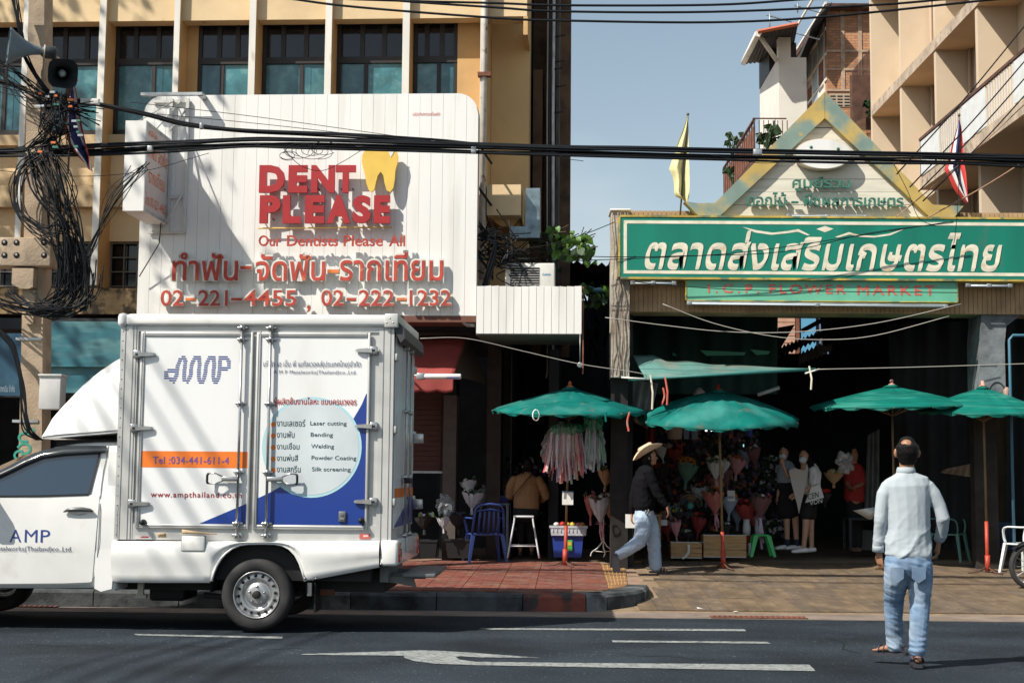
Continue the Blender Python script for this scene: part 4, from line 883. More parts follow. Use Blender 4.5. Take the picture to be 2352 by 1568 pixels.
put_text('A M P Metalworks(Thailand)co.,Ltd.', TR, -.0085, (Tz1(-125, 1140)[0], Tz1(338, 1140)[0], Tz1(0, 1127)[1], Tz1(0, 1156)[1]), 'lettering', M_nprint, dr, bold=.0, px=False)
# wing mirror (its shadow falls on the door) and cab underside
m = MB(); X, Y_, Z = on_shell(-60, 905); m.rbox(X-.16, X+.0, -.26, -.05, Z-.02, Z+.16, .03); m.tube([(X-.05, 0, Z), (X-.08, -.1, Z+.02)], .02, 6); m.build('wing_mirror', M_tw, tk, TR)
# grey cab-back corner
m = MB(); (X, Z), (X2, Z2) = Tz1(541, 1000), Tz1(541, 1338); m.box(X-.10, X, .03, TRW-.03, Z2, Tz1(541, 640)[1]-.1); m.build('cab_back', M_tw, tk, TR)
m = MB(); m.prism([Tz1(*q_) for q_ in ((445, 1150), (541, 1130), (520, 1328), (470, 1340), (440, 1326))], .004, .4); m.build('cab_corner', M_tw, tk, TR)
# lower side panels with the wheel arch
sk_t = 1103
def skirt(pts, yo, name):
    m = MB(); rr_ = []
    for (x, b_) in pts:
        X, Z1 = p(x, sk_t); _, Z0 = p(x, b_); h = Z1-Z0
        rr_.append([(X, .02, Z1), (X, yo-.0, Z1-.01), (X, yo-.015, Z1-min(.09, h*.3)), (X, yo-.02, Z1-min(.16, h*.5)), (X, yo-.005, Z1-min(.21, h*.6)), (X, yo+.0, lerp(Z1, Z0, .8)), (X, yo+.01, Z0+.015), (X, yo+.03, Z0)])
    m.loft(rr_, closed=False, caps=False); m.sheet(lambda u, v: (lerp(p(pts[0][0], 1103)[0], p(pts[-1][0], 1103)[0], u), lerp(.02, .1, v), p(100, 1103)[1]), 1, 1); m.build(name, M_tw, tk, TR)
arch = [(468, 1290), (478, 1250), (492, 1218), (512, 1185), (535, 1160), (565, 1137), (600, 1122), (640, 1116), (700, 1115), (760, 1116), (800, 1124), (830, 1140), (858, 1168), (878, 1205), (892, 1245), (903, 1292)]
skirt([(6, 1270), (14, 1295), (60, 1298), (200, 1299), (330, 1299), (430, 1299), (462, 1299)]+arch+[(960, 1282), (1060, 1263), (1150, 1246), (1250, 1227)], -.035, 'side_panel')
m = MB(); m.tube([(p(x, y)[0], -.03, p(x, y)[1]) for x, y in arch], .012, 6); m.build('arch_lip', M_tw, tk, TR)
m = MB(); (X0, Z1), (X1, Z0) = p(1253, 1100), p(1330, 1222); m.rbox(X0, X1+.01, -.035, TRW+.035, Z0, Z1, .03); m.build('rear_bumper', M_tw, tk, TR)
for yy in (-.0, TRW-.16):
    m = MB(); (Xl, Zl), (_, Zl0) = p(1330, 1140), p(1330, 1205); m.rbox(X1-.03, X1+.025, yy, yy+.16, Zl0, Zl, .01); m.build('tail_lamp', M_lamp, tk, TR)
    m = MB(); m.rbox(X1-.031, X1+.02, yy, yy+.16, Zl+.005, Zl+.05, .01); m.build('reversing_lamp', mat('lamp_orange', (.7, .25, .06), .2, coat=.6), tk, TR)
m = MB(); m.rbox(X1+.012, X1+.03, .55, 1.1, Z0+.1, Z0+.24, .004); m.build('number_plate_holder', M_alu, tk, TR)
m = MB(); (Xa, Za), (Xb, Zb) = p(332, 1078), p(440, 1152); m.rbox(Xa, Xb, -.062, -.03, Zb, Za, .015); m.build('fuel_flap', M_tw, tk, TR)
m = MB(); m.rbox(Xa-.004, Xb+.004, -.054, -.03, Zb-.004, Za+.004, .012); m.build('fuel_flap_gap', M_alud, tk, TR)
m = MB(); (Xa, Za), (Xb, Zb) = p(333, 1052), p(495, 1074)
m.sheet(lambda u, v: (lerp(Xa, Xb, u), -.05-.02*math.sin(u*3), Zb+.005+(Za-Zb)*v*(1-u*.85)), 8, 2, thick=(0, .012, 0)); m.build('cardboard_scrap', mat('cardboard', (.50, .36, .22), .8, var=.2), tk, TR)
m = MB(); m.sheet(lambda u, v: (lerp(p(218, 1070)[0], p(258, 1065)[0], u), -.02-.03*v, lerp(p(235, 1088)[1], p(235, 1066)[1], v)), 3, 2, thick=(0, .006, 0)); m.build('cardboard_scrap', MATS['cardboard'], tk, TR)
for x, y in ((903, 1276), (955, 1278), (1258, 1210)): X, Z = p(x, y); m = MB(); m.lathe([(.0001, -.05), (.009, -.046), (.012, -.03)], (X, 0, Z), 8, 'Y'); m.build('screw', M_chr, tk, TR)
# chassis, arch liner, step, mud flaps
m = MB(); zc_ = p(600, 1290)[1]
m.box(bxL-2.2, bxR-.1, .35, TRW-.35, zc_-.12, zc_+.08); m.box(bxL+.1, bxR-.2, .1, TRW-.1, zc_+.0, zB); m.box(bxL-2.4, bxL, .1, TRW-.1, zc_-.04, zc_+.25)
(X0, _), (X1, _) = p(640, 1357), p(700, 1357); m.tube([(X0+.05, .1, gz+.34), (X0+.05, TRW-.1, gz+.34)], .06, 8); m.lathe([(.02, -.15), (.14, -.1), (.16, 0), (.14, .1), (.02, .15)], (X0+.05, TRW/2, gz+.34), 12, 'Y')
m.tube([(X0-.5, .3, gz+.3), (X0, .3, gz+.26), (X0+.6, .3, gz+.36)], .03, 6)
m.rbox(bxL+.2, bxL+.55, .5, 1.0, gz+.22, gz+.42, .03)
m.build('chassis', M_under, tk, TR)
m = MB(); C = p(684, 1357); n = 14
m.loft([[(C[0]+.45*math.cos(t/n*math.pi), yy, C[1]+.02+.47*math.sin(t/n*math.pi)) for t in range(n+1)] for yy in (-.02, .5)], closed=False, caps=False); m.build('arch_liner', M_under, tk, TR)
m = MB(); (X0, Z0), (X1, Z1) = p(935, 1300), p(968, 1443); m.box(X0, X0+.015, .1, .42, Z1, Z0); m.build('mud_flap', M_black, tk, TR)
m = MB(); m.box(X0-.05, X0-.01, .02, .08, Z0-.12, Z0); m.build('flap_bracket', M_chr, tk, TR)
m = MB(); (X0, Z0), (X1, Z1) = p(1230, 1262), p(1495, 1285); m.box(X0, X0+.08, .3, TRW-.3, Z1-.05, Z0+.12); m.box(X0, X1-.12, .5, .6, Z1-.03, Z1+.02); m.box(X0, X1-.12, 1.1, 1.2, Z1-.03, Z1+.02)
m.rbox(X0+.22, X1, .25, TRW-.25, Z1, Z1+.035, .008); m.prism([(X0-.4, Z1-.02), (X0+.3, Z1+.0), (X0+.33, Z1-.1), (X0+.1, Z1-.06), (X0-.4, Z1-.08)], .4, .46); m.build('rear_step', M_alud, tk, TR)
m = MB(); (X0, Z0), (X1, Z1) = p(105, 1298), p(135, 1360); m.box(X0, X1-.01, .1, .14, Z1, Z0); m.box(X0-.02, X1+.02, .09, .15, Z1-.03, Z1); m.build('mount_strut', mat('strut_beige', (.30, .27, .22), .6), tk, TR)
for i in range(3): m = MB(); m.tube([(p(850, 1345+i*12)[0], .35, p(850, 1345+i*12)[1]), (p(1010, 1350+i*8)[0], .35, p(1010, 1350+i*8)[1])], .012, 5); m.build('leaf_spring', M_rust, tk, TR)
# wheels
def wheel(cx, cz, R_, y0, out=-1, fr=TR):
    w = root('wheel', (cx, y0, cz), fr); w.parent = tk; w.matrix_basis = WM[tk.name].inverted() @ WM[w.name]
    f = Frame(0, 0); f.M = WM[w.name]; s = -out                      # y grows inwards
    Y_ = lambda v: v*s
    rr_ = R_*.655; m = MB()
    m.lathe([(rr_, Y_(.20)), (R_*.9, Y_(.21)), (R_, Y_(.18)), (R_*1.0, Y_(.03)), (R_*.965, Y_(.006)), (R_*.9, Y_(-.006)), (R_*.8, Y_(-.010)), (R_*.72, Y_(-.004)), (rr_*1.01, Y_(.006)), (rr_*.97, Y_(.02))], n=56, axis='Y', caps=False); m.build('tyre', M_rubber, w, f)
    m = MB(); m.lathe([(rr_*1.0, Y_(.002)), (rr_*.985, Y_(-.004)), (rr_*.95, Y_(.004)), (rr_*.92, Y_(.03)), (rr_*.88, Y_(.045)), (rr_*.80, Y_(.04)), (rr_*.70, Y_(.03)), (rr_*.60, Y_(.045)), (rr_*.54, Y_(.062)), (rr_*.48, Y_(.05)), (rr_*.36, Y_(.035)), (rr_*.30, Y_(.035)), (rr_*.2, Y_(.03)), (.001, Y_(.03))], n=56, axis='Y', caps=False); m.build('rim', M_steel, w, f)
    for k in range(16):
        a = k/16*6.2832+.1; q = MB(); q.lathe([(.0001, Y_(.031)), (rr_*.068, Y_(.031)), (rr_*.068, Y_(.036))], (rr_*.79*math.cos(a), 0, rr_*.79*math.sin(a)), 10, 'Y'); q.build('vent_hole', M_black, w, f)
    q = MB(); q.lathe([(rr_*.17, Y_(.03)), (rr_*.165, Y_(-.015)), (rr_*.13, Y_(-.02)), (.0001, Y_(-.02))], n=20, axis='Y'); q.build('hub_cap', M_under, w, f)
    for k in range(5): a = k/5*6.2832+.3; q = MB(); q.lathe([(.011, Y_(.035)), (.010, Y_(.008)), (.0001, Y_(.006))], (rr_*.34*math.cos(a), 0, rr_*.34*math.sin(a)), 6, 'Y'); q.build('wheel_nut', M_chr, w, f)
    return w
C = TR.at(588, 1365.5); RR = C[1]-gz
wheel(C[0], C[1], RR, .01); wheel(C[0], C[1], RR, TRW-.01, 1)
C2 = TR.at(-152, 1359); wheel(C2[0], gz+RR, RR, .03); wheel(C2[0], gz+RR, RR, TRW-.03, 1)
m = MB(); n = 14; m.loft([[(C2[0]+(RR+.07)*math.cos(t/n*math.pi), yy, gz+RR+(RR+.07)*math.sin(t/n*math.pi)) for t in range(n+1)] for yy in (-.012, .5)], closed=False, caps=False); m.build('arch_liner', M_under, tk, TR)
m = MB(); X, Z = Tz1(-860, 1000); m.rbox(X-.12, X+.1, .02, TRW-.02, gz+.3, Z-.05, .05); m.build('front_bumper', M_tw, tk, TR)
m = MB(); X, Z = Tz1(-845, 980); m.rbox(X-.05, X+.25, -.01, .3, Z-.22, Z-.03, .04); m.rbox(X-.05, X+.25, TRW-.3, TRW+.01, Z-.22, Z-.03, .04); m.build('headlight', M_chr, tk, TR)
shell_poly([(-190, 850), (-120, 808), (-60, 795), (-10, 782)], [(-200, 880), (-130, 880), (-125, 866), (-60, 832)], 'quarter_glass', M_tglass, tk, -.01, 6, 2)
wsq = MB(); wsq.sheet(lambda u, v: (Tz1(lerp(-255, 80, u), 0)[0]-.02, lerp(.3, TRW-.3, v), Tz1(0, lerp(880, 722, u))[1]+.03+.05*math.sin(v*3.14)), 8, 6); wsq.build('windscreen', M_tglass, tk, TR)
# ---------------------------------------------------------------- market gate with its signs
GF = Frame(0, 19.7, 0)
Gz = lambda x, y, d=0: GF.at(1378.1+x*.41406, 183.75+y*.41406, d)
gt = root('market_gate', (1.4, .3, 0), GF, label='wide market entrance gate with tiled beam between a pale left post and grey right pillar', cat='gate')
GT = 15.0
xP0, xP1 = GF.x(1404, 700, .12), GF.x(1446, 700, .12)
zs = lambda py, d=0, px=1800: GF.z(px, py, d)
m = MB(); m.box(xP0, xP1, .12, .55, zs(866, .12, 1420), zs(483, .12, 1420)); m.build('post', M_pillar, gt, GF)
m = MB(); m.box(xP0+.01, xP1-.01, .3, .55, -.1, zs(866, .12, 1420)-.002); m.build('post_foot', mat('post_grimy', (.02, .018, .017), .9, var=.4), gt, GF)  # shade and dark drape put into the colour of the foot
m = MB(); m.rbox(xP0-.02, xP1+.02, .08, .6, zs(485, .12, 1420), zs(480, .12, 1420), .01); m.build('post_cap', M_finw, gt, GF)
xB0, xB1 = GF.x(1446, 700, .25), GF.x(2450, 700, .25); zb0, zb1 = zs(718, .25), zs(489, .25)
m = MB(); m.box(xB0, xB1, .27, .8, zb0, zb1); m.build('beam', M_tanb, gt, GF)
n = int((xB1-xB0)/.065)
m = MB()
for i in range(n): x = lerp(xB0, xB1, i/n); m.box(x+.003, x+.062, .255, .2705, zb0+.002, zs(643, .25)); m.box(x+.003, x+.062, .255, .2705, zs(503, .25), zb1+.02)
m.build('beam_tiles', M_tanb, gt, GF, kind='stuff')
xR0, xR1 = GF.x(2252, 850, .3), GF.x(2309, 850, .3)
m = MB(); zc0 = zs(790, .3, 2270); zc1 = zb0+.01
m.loft([[(a, .3, z), (b, .3, z), (b, .9, z), (a, .9, z)] for a, b, z in ((xR0, xR1, zs(905, .3, 2270)), (xR0, xR1, zc0), (xR0+.02, xR1+.03, lerp(zc0, zc1, .6)), (xR0+.03, xR1+.25, zc1), (xR0+.03, xR1+.7, zs(655, .3, 2300)))], sm=False); m.build('pillar', M_pillar2, gt, GF)
m = MB(); m.box(xR0+.01, xR1-.01, .7, .9, -.1, zs(905, .3, 2270)-.002); m.build('pillar_foot', mat('pillar_grimy', (.035, .03, .026), .9, var=.4), gt, GF)  # lower pillar coloured dark, standing in for a dark drape
m = MB(); m.box(GF.x(2450, 700, .3), GF.x(2520, 700, .3), .3, .9, -.1, zb0); m.build('pillar', M_pillar2, gt, GF)
m = MB(); X, Z = GF.at(2318, 770, .2); m.tube([(X+.8, .2, Z), (X+.05, .2, Z), (X, .2, Z-.06), (X, .2, .2)], .022, 8); m.build('water_pipe', mat('pipe_blue', (.05, .15, .22), .4), gt, GF)
# vine-covered cables on the left post
m = MB()
for k in range(5):
    x = xP0+.03+k*.05; m.tube([(x+wob(.03), .09+wob(.02), z) for z in [lerp(zs(865, .1), zs(490, .1), i/11) for i in range(12)]], .006+.003*(k % 2), 5)
m.build('post_cables', mat('dry_vine', (.20, .16, .12), .9), gt, GF, kind='stuff')
# green sign board
gs = root('green_market_sign', (4, 0, zs(640)), GF, label='long dark green sign board with cream Thai lettering over the market gate', cat='sign')
gx0, gx1 = GF.x(1425, 570), GF.x(2372, 570); gz0, gz1 = zs(638), zs(501)
m = MB(); m.box(gx0, gx1, .0, .22, gz0, gz1); m.build('board', M_green, gs, GF)
bw = .045; io = .045
for a, b, c, d in ((gx0+io, gx1-io, gz1-io-bw, gz1-io), (gx0+io, gx1-io, gz0+io, gz0+io+bw), (gx0+io, gx0+io+bw, gz0+io+bw, gz1-io-bw), (gx1-io-bw, gx1-io, gz0+io+bw, gz1-io-bw)):
    m = MB(); m.box(a, b, -.004, -.0005, c, d); m.build('border_line', M_gold, gs, GF)
M_yedge = mat('yellow_edge', (.52, .38, .08), .6, var=.3, vs=5, col2=(.15, .2, .12), s2=4, thr=(.5, .6))
for c, d in ((gz0-.03, gz0-.002), (gz1+.002, gz1+.03)): m = MB(); m.box(gx0, gx1, -.01, .2, c, d); m.build('edge_trim', M_yedge, gs, GF)
m = MB(); m.box(gx0-.03, gx0-.002, -.01, .2, gz0, gz1); m.build('edge_trim', M_yedge, gs, GF)
calligraphy('ตลาดส่งเสริมเกษตรไทย', GF, -.004, (1481, 2302, 531, 622), 'lettering', M_gold, gs, nib=(.009, .022), bold=0)
def gpoly(pts, name, m_, y=-.003):
    q = MB(); q.add([(Gz(a, b)[0], y, Gz(a, b)[1]) for a, b in pts], [list(range(len(pts)))]); q.build(name, m_, gs, GF, recalc=False)
gpoly([(1200, 827), (1248, 810), (1296, 826), (1248, 845)], 'diamond_ornament', M_gold)
gpoly([(790, 815), (870, 834), (960, 847), (1040, 838), (1100, 827), (1165, 860), (1150, 862), (1098, 842), (1040, 850), (950, 859), (860, 846)], 'flourish', M_gold)
gpoly([(1303, 871), (1380, 844), (1440, 860), (1520, 865), (1600, 853), (1690, 826), (1610, 862), (1520, 874), (1440, 870), (1385, 857), (1320, 874)], 'flourish', M_gold)
# pale green English sign
ls = root('pale_green_sign', (4, .06, zs(692)), GF, label='pale green sign with faded red English lettering under the big green board', cat='sign')
lx0, lx1, lz0, lz1 = GF.x(1577, 668, .05), GF.x(2198, 668, .05), zs(690, .05), zs(645, .05)
m = MB(); m.box(lx0, lx1, .05, .2, lz0, lz1); m.build('board', M_lgreen, ls, GF)
for c, d in ((lz0-.014, lz0-.001), ): m = MB(); m.box(lx0, lx1, .04, .2, c, d); m.build('edge_trim', M_yedge, ls, GF)
for xa in (lx0-.014, lx1+.002): m = MB(); m.box(xa, xa+.012, .04, .2, lz0, lz1); m.build('edge_trim', M_yedge, ls, GF)
xx = [(1626, 1634), (1641, 1644), (1659, 1690), (1697, 1701), (1708, 1734), (1741, 1744)]
put_text('I.C.P.', GF, .047, (1626, 1744, 652, 673), 'lettering', M_pinkred, ls, bold=.035, space=1.5); put_text('FLOWER', GF, .047, (1767, 1943, 653, 675), 'lettering', M_pinkred, ls, bold=.035, space=1.3); put_text('MARKET', GF, .047, (1969, 2148, 655, 678), 'lettering', M_pinkred, ls, bold=.035, space=1.3)
def tube_light(x0, y0, x1, y1, d, label):
    a, b = GF.at(x0, y0, d), GF.at(x1, y1, d); r0 = root('tube_light', ((a[0]+b[0])/2, d, a[1]), GF, label=label, cat='light')
    m = MB(); m.tube([(a[0], d, a[1]), (b[0], d, b[1])], .014, 8); m.build('tube', mat('tube_pale', (.55, .62, .68), .3), r0, GF)
    m = MB(); m.tube([(a[0]-.02, d+.03, a[1]+.02), (b[0]+.02, d+.03, b[1]+.02)], .018, 4); m.build('batten', M_metal, r0, GF)
    for p_ in (a, b, ((a[0]+b[0])/2, (a[1]+b[1])/2)): m = MB(); m.rbox(p_[0]-.03, p_[0]+.03, d-.02, d+.05, p_[1]-.02, p_[1]+.03, .004); m.build('holder', M_metal, r0, GF)
tube_light(1583, 697, 2172, 704, .0, 'long thin tube light batten hung below the pale green sign')
tube_light(1453, 650, 1548, 651, .0, 'short tube light under the left end of the green sign')
tube_light(2223, 656, 2320, 657, .0, 'short tube light under the right end of the green sign')
# gable
gb = root('gable', (4, .2, zs(498)), GF, label='triangular gable with weathered yellow and green frame around white boards above the green sign', cat='gable')
D = .1
rp = lambda pts, d=D: [Gz(a, b, d) for a, b in pts]
m = MB(); m.prism(rp([(1242, 72), (1242, 218), (656, 764), (550, 764), (466, 678), (545, 688), (636, 686)]), D-.06, D+.12); m.build('rake', M_gable, gb, GF)
m = MB(); m.prism(rp([(1244, 72), (1840, 696), (2010, 703), (1950, 776), (1832, 772), (1244, 218)]), D-.06, D+.12); m.build('rake', M_gable, gb, GF)
bl_ = [(240, 0), (265, 1), (333, 2), (405, 3), (477, 4), (549, 5), (620, 6), (691, 7), (764, 8)]
for k in range(8):
    y0, y1 = (222, 262) if k == 0 else (bl_[k][0], bl_[k+1][0]); y0 += 2
    half = lambda y: max(0, (y-214)*(588/550.))
    m = MB(); m.prism(rp([(1243-half(y0), y0), (1243+half(y0), y0), (1243+half(y1), y1), (1243-half(y1), y1)], D+.02), D+.02+(.004 if k % 2 else 0), D+.05); m.build('board', M_clap, gb, GF)
m = MB(); m.prism(rp([(1243, 215), (1835, 770), (655, 764)], D+.06), D+.06, D+.1); m.build('backing', M_black, gb, GF)
ex, ez = Gz(1240, 410, -.05); rx, rz_ = (Gz(1402, 410, -.05)[0]-Gz(1082, 410, -.05)[0])/2, (Gz(1240, 326, -.05)[1]-Gz(1240, 497, -.05)[1])/2
el = lambda s_: [(ex+rx*s_*math.cos(i/48*6.2832), ez+rz_*s_*math.sin(i/48*6.2832)) for i in range(48)]
m = MB(); m.prism(el(1), -.05, .08); m.build('oval_plaque', mat('oval_rim', (.62, .52, .38), .6, var=.1), gb, GF)
m = MB(); m.prism(el(.955), -.056, -.051); m.build('oval_face', M_white, gb, GF)
m = MB(); dx_, dz_ = Gz(1170, 373, -.05); m.lathe([(.0001, -.062), (.022, -.062), (.022, -.056)], (dx_, 0, dz_), 12, 'Y'); m.build('green_dot', M_gletter, gb, GF)
dx_, dz_ = Gz(1320, 383, -.05); m = MB(); m.lathe([(.0001, -.062), (.022, -.062), (.022, -.056)], (dx_, 0, dz_), 12, 'Y'); m.build('green_dot', M_gletter, gb, GF)
Gx = lambda v: 1378.1+v*.41406
Gy = lambda v: 183.75+v*.41406
put_text('ศูนย์รวม', GF, D-.03, (Gx(1066), Gx(1385), Gy(542), Gy(621)), 'lettering', M_gletter, gb, ext=.05, bold=.008)
put_text('ดอกไม้', GF, D-.03, (Gx(815), Gx(1030), Gy(626), Gy(703)), 'lettering', M_gletter, gb, ext=.05, bold=.008)
put_text('-', GF, D-.03, (Gx(1060), Gx(1098), Gy(676), Gy(686)), 'lettering', M_gletter, gb, ext=.05)
put_text('พืชผลการเกษตร', GF, D-.03, (Gx(1123), Gx(1680), Gy(637), Gy(703)), 'lettering', M_gletter, gb, ext=.05, bold=.008)
tube_light(1812, 497, 1989, 499, .02, 'white tube light lying along the foot of the gable boards')
# flags
def flag(name, pole, cloth_l, cloth_r, Y, mats, label, bands=None, pr=.012):
    f = Frame(0, Y, 0); a = f.at(*pole[0]); b = f.at(*pole[1]); r0 = root(name, (b[0], 0, b[1]), f, label=label, cat='flag')
    m = MB(); m.tube([(a[0], 0, a[1]), (b[0], 0, b[1])], pr, 6); m.lathe([(.0001, .03), (.02, .01), (.02, -.01), (.0001, -.02)], (a[0], 0, a[1]), 8); m.build('flagpole', mat('flagpole_dark', (.10, .09, .08), .5), r0, f)
    def ev(c, t):
        t = t*(len(c)-1); i = min(int(t), len(c)-2); q = t-i; return lerp(c[i][0], c[i+1][0], q), lerp(c[i][1], c[i+1][1], q)
    bands = bands or [(0, 1, 0)]
    for (u0, u1, k) in bands:
        def fn(u, v):
            w = lerp(u0, u1, u); l, r = ev(cloth_l, v), ev(cloth_r, v); X, Z = f.at(lerp(l[0], r[0], w), lerp(l[1], r[1], w)); return (X, -.03+.07*math.sin(w*9+v*3)*(.3+v), Z)
        m = MB(); m.sheet(fn, 10, 18); m.build('cloth' if len(bands) == 1 else 'stripe', mats[k], r0, f, recalc=False)
flag('yellow_flag', [(1580, 263), (1562, 497)], [(1579, 267), (1568, 300), (1556, 330), (1546, 360), (1537, 387), (1546, 405), (1549, 425), (1548, 449), (1572, 462)], [(1580, 266), (1581, 300), (1581, 330), (1581, 360), (1582, 387), (1582, 410), (1582, 430), (1582, 450), (1578, 466)], 19.85,
     [mat('flag_yellow', (.66, .62, .34), .7, var=.12, vs=5)], 'pale yellow flag hanging limp from a pole beside the gable')
TB = [(0, 1/6, 0), (1/6, 2/6, 1), (2/6, 4/6, 2), (4/6, 5/6, 1), (5/6, 1, 0)]
fm = [mat('flag_red', (.55, .05, .045), .7), mat('flag_white', (.68, .68, .68), .7), mat('flag_navy', (.035, .04, .16), .7)]
flag('thai_flag', [(2203, 265), (2203, 500)], [(2202, 275), (2194, 305), (2186, 335), (2180, 365), (2170, 388), (2180, 405), (2190, 430), (2204, 452), (2217, 468)][::1], [(2202, 270), (2207, 295), (2210, 330), (2211, 365), (2212, 385), (2214, 400), (2216, 420), (2217, 440), (2218, 468)], 19.85, fm,
     'red, white and blue striped flag drooping in front of the right cream building', TB)
flag('thai_flag', [(168, 178), (156, 400)], [(165, 180), (158, 215), (150, 255), (148, 300), (156, 330), (170, 350), (186, 368), (200, 380), (208, 392)], [(170, 182), (178, 215), (184, 250), (190, 280), (197, 310), (203, 335), (208, 350), (211, 370), (211, 394)], 16.4, fm,
     'red, white and blue striped flag hanging by the concrete utility pole', TB)
# ---------------------------------------------------------------- market hall behind the gate
hall = root('market_hall', (5, 21, 0), label='dark covered market hall behind the gate', cat='building')
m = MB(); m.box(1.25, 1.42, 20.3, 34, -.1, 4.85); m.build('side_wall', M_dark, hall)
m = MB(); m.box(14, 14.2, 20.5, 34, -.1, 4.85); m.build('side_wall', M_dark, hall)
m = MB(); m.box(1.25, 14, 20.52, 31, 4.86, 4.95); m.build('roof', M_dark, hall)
BF = Frame(0, 30, 0)
zt_ = 4.85
hx0, hx1 = BF.x(1785, 760), BF.x(1905, 760); hz0 = BF.z(1850, 812)
m = MB(); m.box(1.3, hx0, 0, .1, -.1, zt_); m.box(hx1, 14, 0, .1, -.1, zt_); m.box(hx0, hx1, 0, .1, -.1, hz0); m.build('rear_wall', M_dark, hall, BF)
m = MB(); m.box(1.45, BF.x(1783, 760), -6.0, -5.98, BF.z(1600, 905), zt_-.05)
def px_sheet(fr, TL, TR_, BL, BR, y0, y1, nu, nv, amp=.05, fq=14):
    def fn(u, v):
        a = [lerp(BL[k], BR[k], u) for k in (0, 1)]; b = [lerp(TL[k], TR_[k], u) for k in (0, 1)]; q = [lerp(a[k], b[k], v) for k in (0, 1)]; yy = lerp(y0, y1, v)+amp*math.sin(u*fq)
        X, Z = fr.at(q[0], q[1], yy); return (X, yy, Z)
    mm = MB(); mm.sheet(fn, nu, nv); return mm
C1 = Frame(0, 23, 0)
px_sheet(C1, (1440, 690), (1787, 690), (1445, 905), (1785, 905), .0, .0, 60, 4, .05, 30).build('green_tarpaulin', M_dgtarp, label='dark green tarpaulin hung as a curtain inside the market', cat='tarpaulin', frame=C1)
for a, b, c, d in ((1608, 804, 1714, 816), (1723, 802, 1770, 814), (1542, 806, 1549, 816)):
    q = MB(); X0, Z1 = C1.at(a, b, -.1); X1, Z0 = C1.at(c, d, -.1); q.prism([(X0, Z1), (X1, Z1-.03), (X1-.04, Z0), (X0+.1, Z0-.01)], -.1, -.09); q.build('ribbon_of_tarpaulin', mat('tarp_bright', (.10, .50, .33), .6), label={1608: 'long bright green strip of tarpaulin catching the sun', 1723: 'shorter bright green strip beside the longer one', 1542: 'tiny bright green patch left of the strips'}[a], cat='tarpaulin', frame=C1)  # bright green carries the sunlight on the dark tarpaulin
# house seen through the gap
HF = Frame(0, 34.5, 0)
hs_ = root('small_house', (9, 0, 0), HF, label='small house with pink boards and a blue door glimpsed through the market roof gap', cat='house')
for i in range(9):
    q = MB(); X0, X1 = HF.x(1770, 760), HF.x(1826, 760); z0 = HF.z(1800, 850); hh = .14; q.box(X0, X1, 0, .05, z0+i*hh*1.2, z0+(i+1)*hh*1.2-.015); q.build('board', mat('house_pink', (.55, .33, .24), .8, var=.15), hs_, HF)
q = MB(); q.box(HF.x(1840, 760), HF.x(1874, 760), 0, .06, HF.z(1850, 850), HF.z(1850, 690)); q.build('door', mat('house_blue', (.12, .36, .58), .6, var=.1), hs_, HF)
q = MB(); q.box(HF.x(1760, 760), HF.x(2000, 760), .1, .3, 0, HF.z(1850, 690)); q.build('wall', mat('house_dark', (.05, .045, .045), .8), hs_, HF)
for k in range(4): q = MB(); a = HF.x(1882+k*9, 760); q.box(a, a+.03, -.02, .03, HF.z(1850, 850), HF.z(1850, 700)); q.build('window_bar', mat('bar_blue', (.12, .2, .33), .6), hs_, HF)
q = MB(); q.box(HF.x(1828, 760), HF.x(1836, 760), -.03, .03, HF.z(1850, 850), HF.z(1850, 690)); q.build('door_post', M_rust, hs_, HF)
for (a, b, c, d) in ((1842, 760, 1912, 722), (1900, 762, 1943, 722)):
    q = MB(); p1, p2 = BF.at(a, b, -.3), BF.at(c, d, -.3); q.tube([(p1[0], -.3, p1[1]), (p2[0], -.3, p2[1])], .05, 5); q.build('roof_strut', mat('strut_wood', (.42, .24, .12), .7), label='slanting timber roof strut, '+('upper left one' if a == 1842 else 'lower right one')+' across the gap', cat='strut', frame=BF)
q = px_sheet(BF, (1787, 752), (1826, 745), (1783, 812), (1793, 800), -.4, -.2, 8, 6, .06, 20); q.build('hanging_cloth', mat('cloth_pale', (.50, .52, .54), .8, var=.2), label='pale cloth hanging beside the gap in the market roof', cat='cloth', frame=BF)
# corrugated roofs in the hall
def corrugated(fr, P, y0, y1, m_, n, name, **k):
    (TL, TR_, BL, BR) = P
    def fn(u, v):
        a = [lerp(BL[i], BR[i], u) for i in (0, 1)]; b = [lerp(TL[i], TR_[i], u) for i in (0, 1)]; yy = lerp(y0, y1, v)
        X, Z = fr.at(lerp(a[0], b[0], v), lerp(a[1], b[1], v), yy); return (X, yy, Z+.03*math.cos(u*n*math.pi))
    mm = MB(); mm.sheet(fn, n*2, 1, thick=(0, .01, -.012)); return mm.build(name, m_, frame=fr, **k)
R1 = Frame(0, 28, 0)
corrugated(R1, ((1783, 822), (1960, 745), (1783, 800), (1935, 742)), -1, 0, mat('roof_edge_grey', (.22, .22, .21), .6, var=.3), 34, 'corrugated_roof', label='grey corrugated roof sheet rising to the right inside the market', cat='roof sheet')
corrugated(R1, ((1835, 812), (1912, 779), (1832, 838), (1912, 805)), -1.2, -1.3, mat('roof_sheet_pale', (.24, .22, .20), .7, var=.3), 16, 'corrugated_panel', label='small pale corrugated panel hung below the market roof gap', cat='roof sheet')
R2 = Frame(0, 22.5, 0)
corrugated(R2, ((1880, 700), (2330, 690), (1890, 792), (2330, 740)), 2, -1.0, mat('roof_green_dark', (.016, .030, .028), .6, var=.3), 60, 'corrugated_roof', label='dark green corrugated roof sheet behind the gate beam', cat='roof sheet')
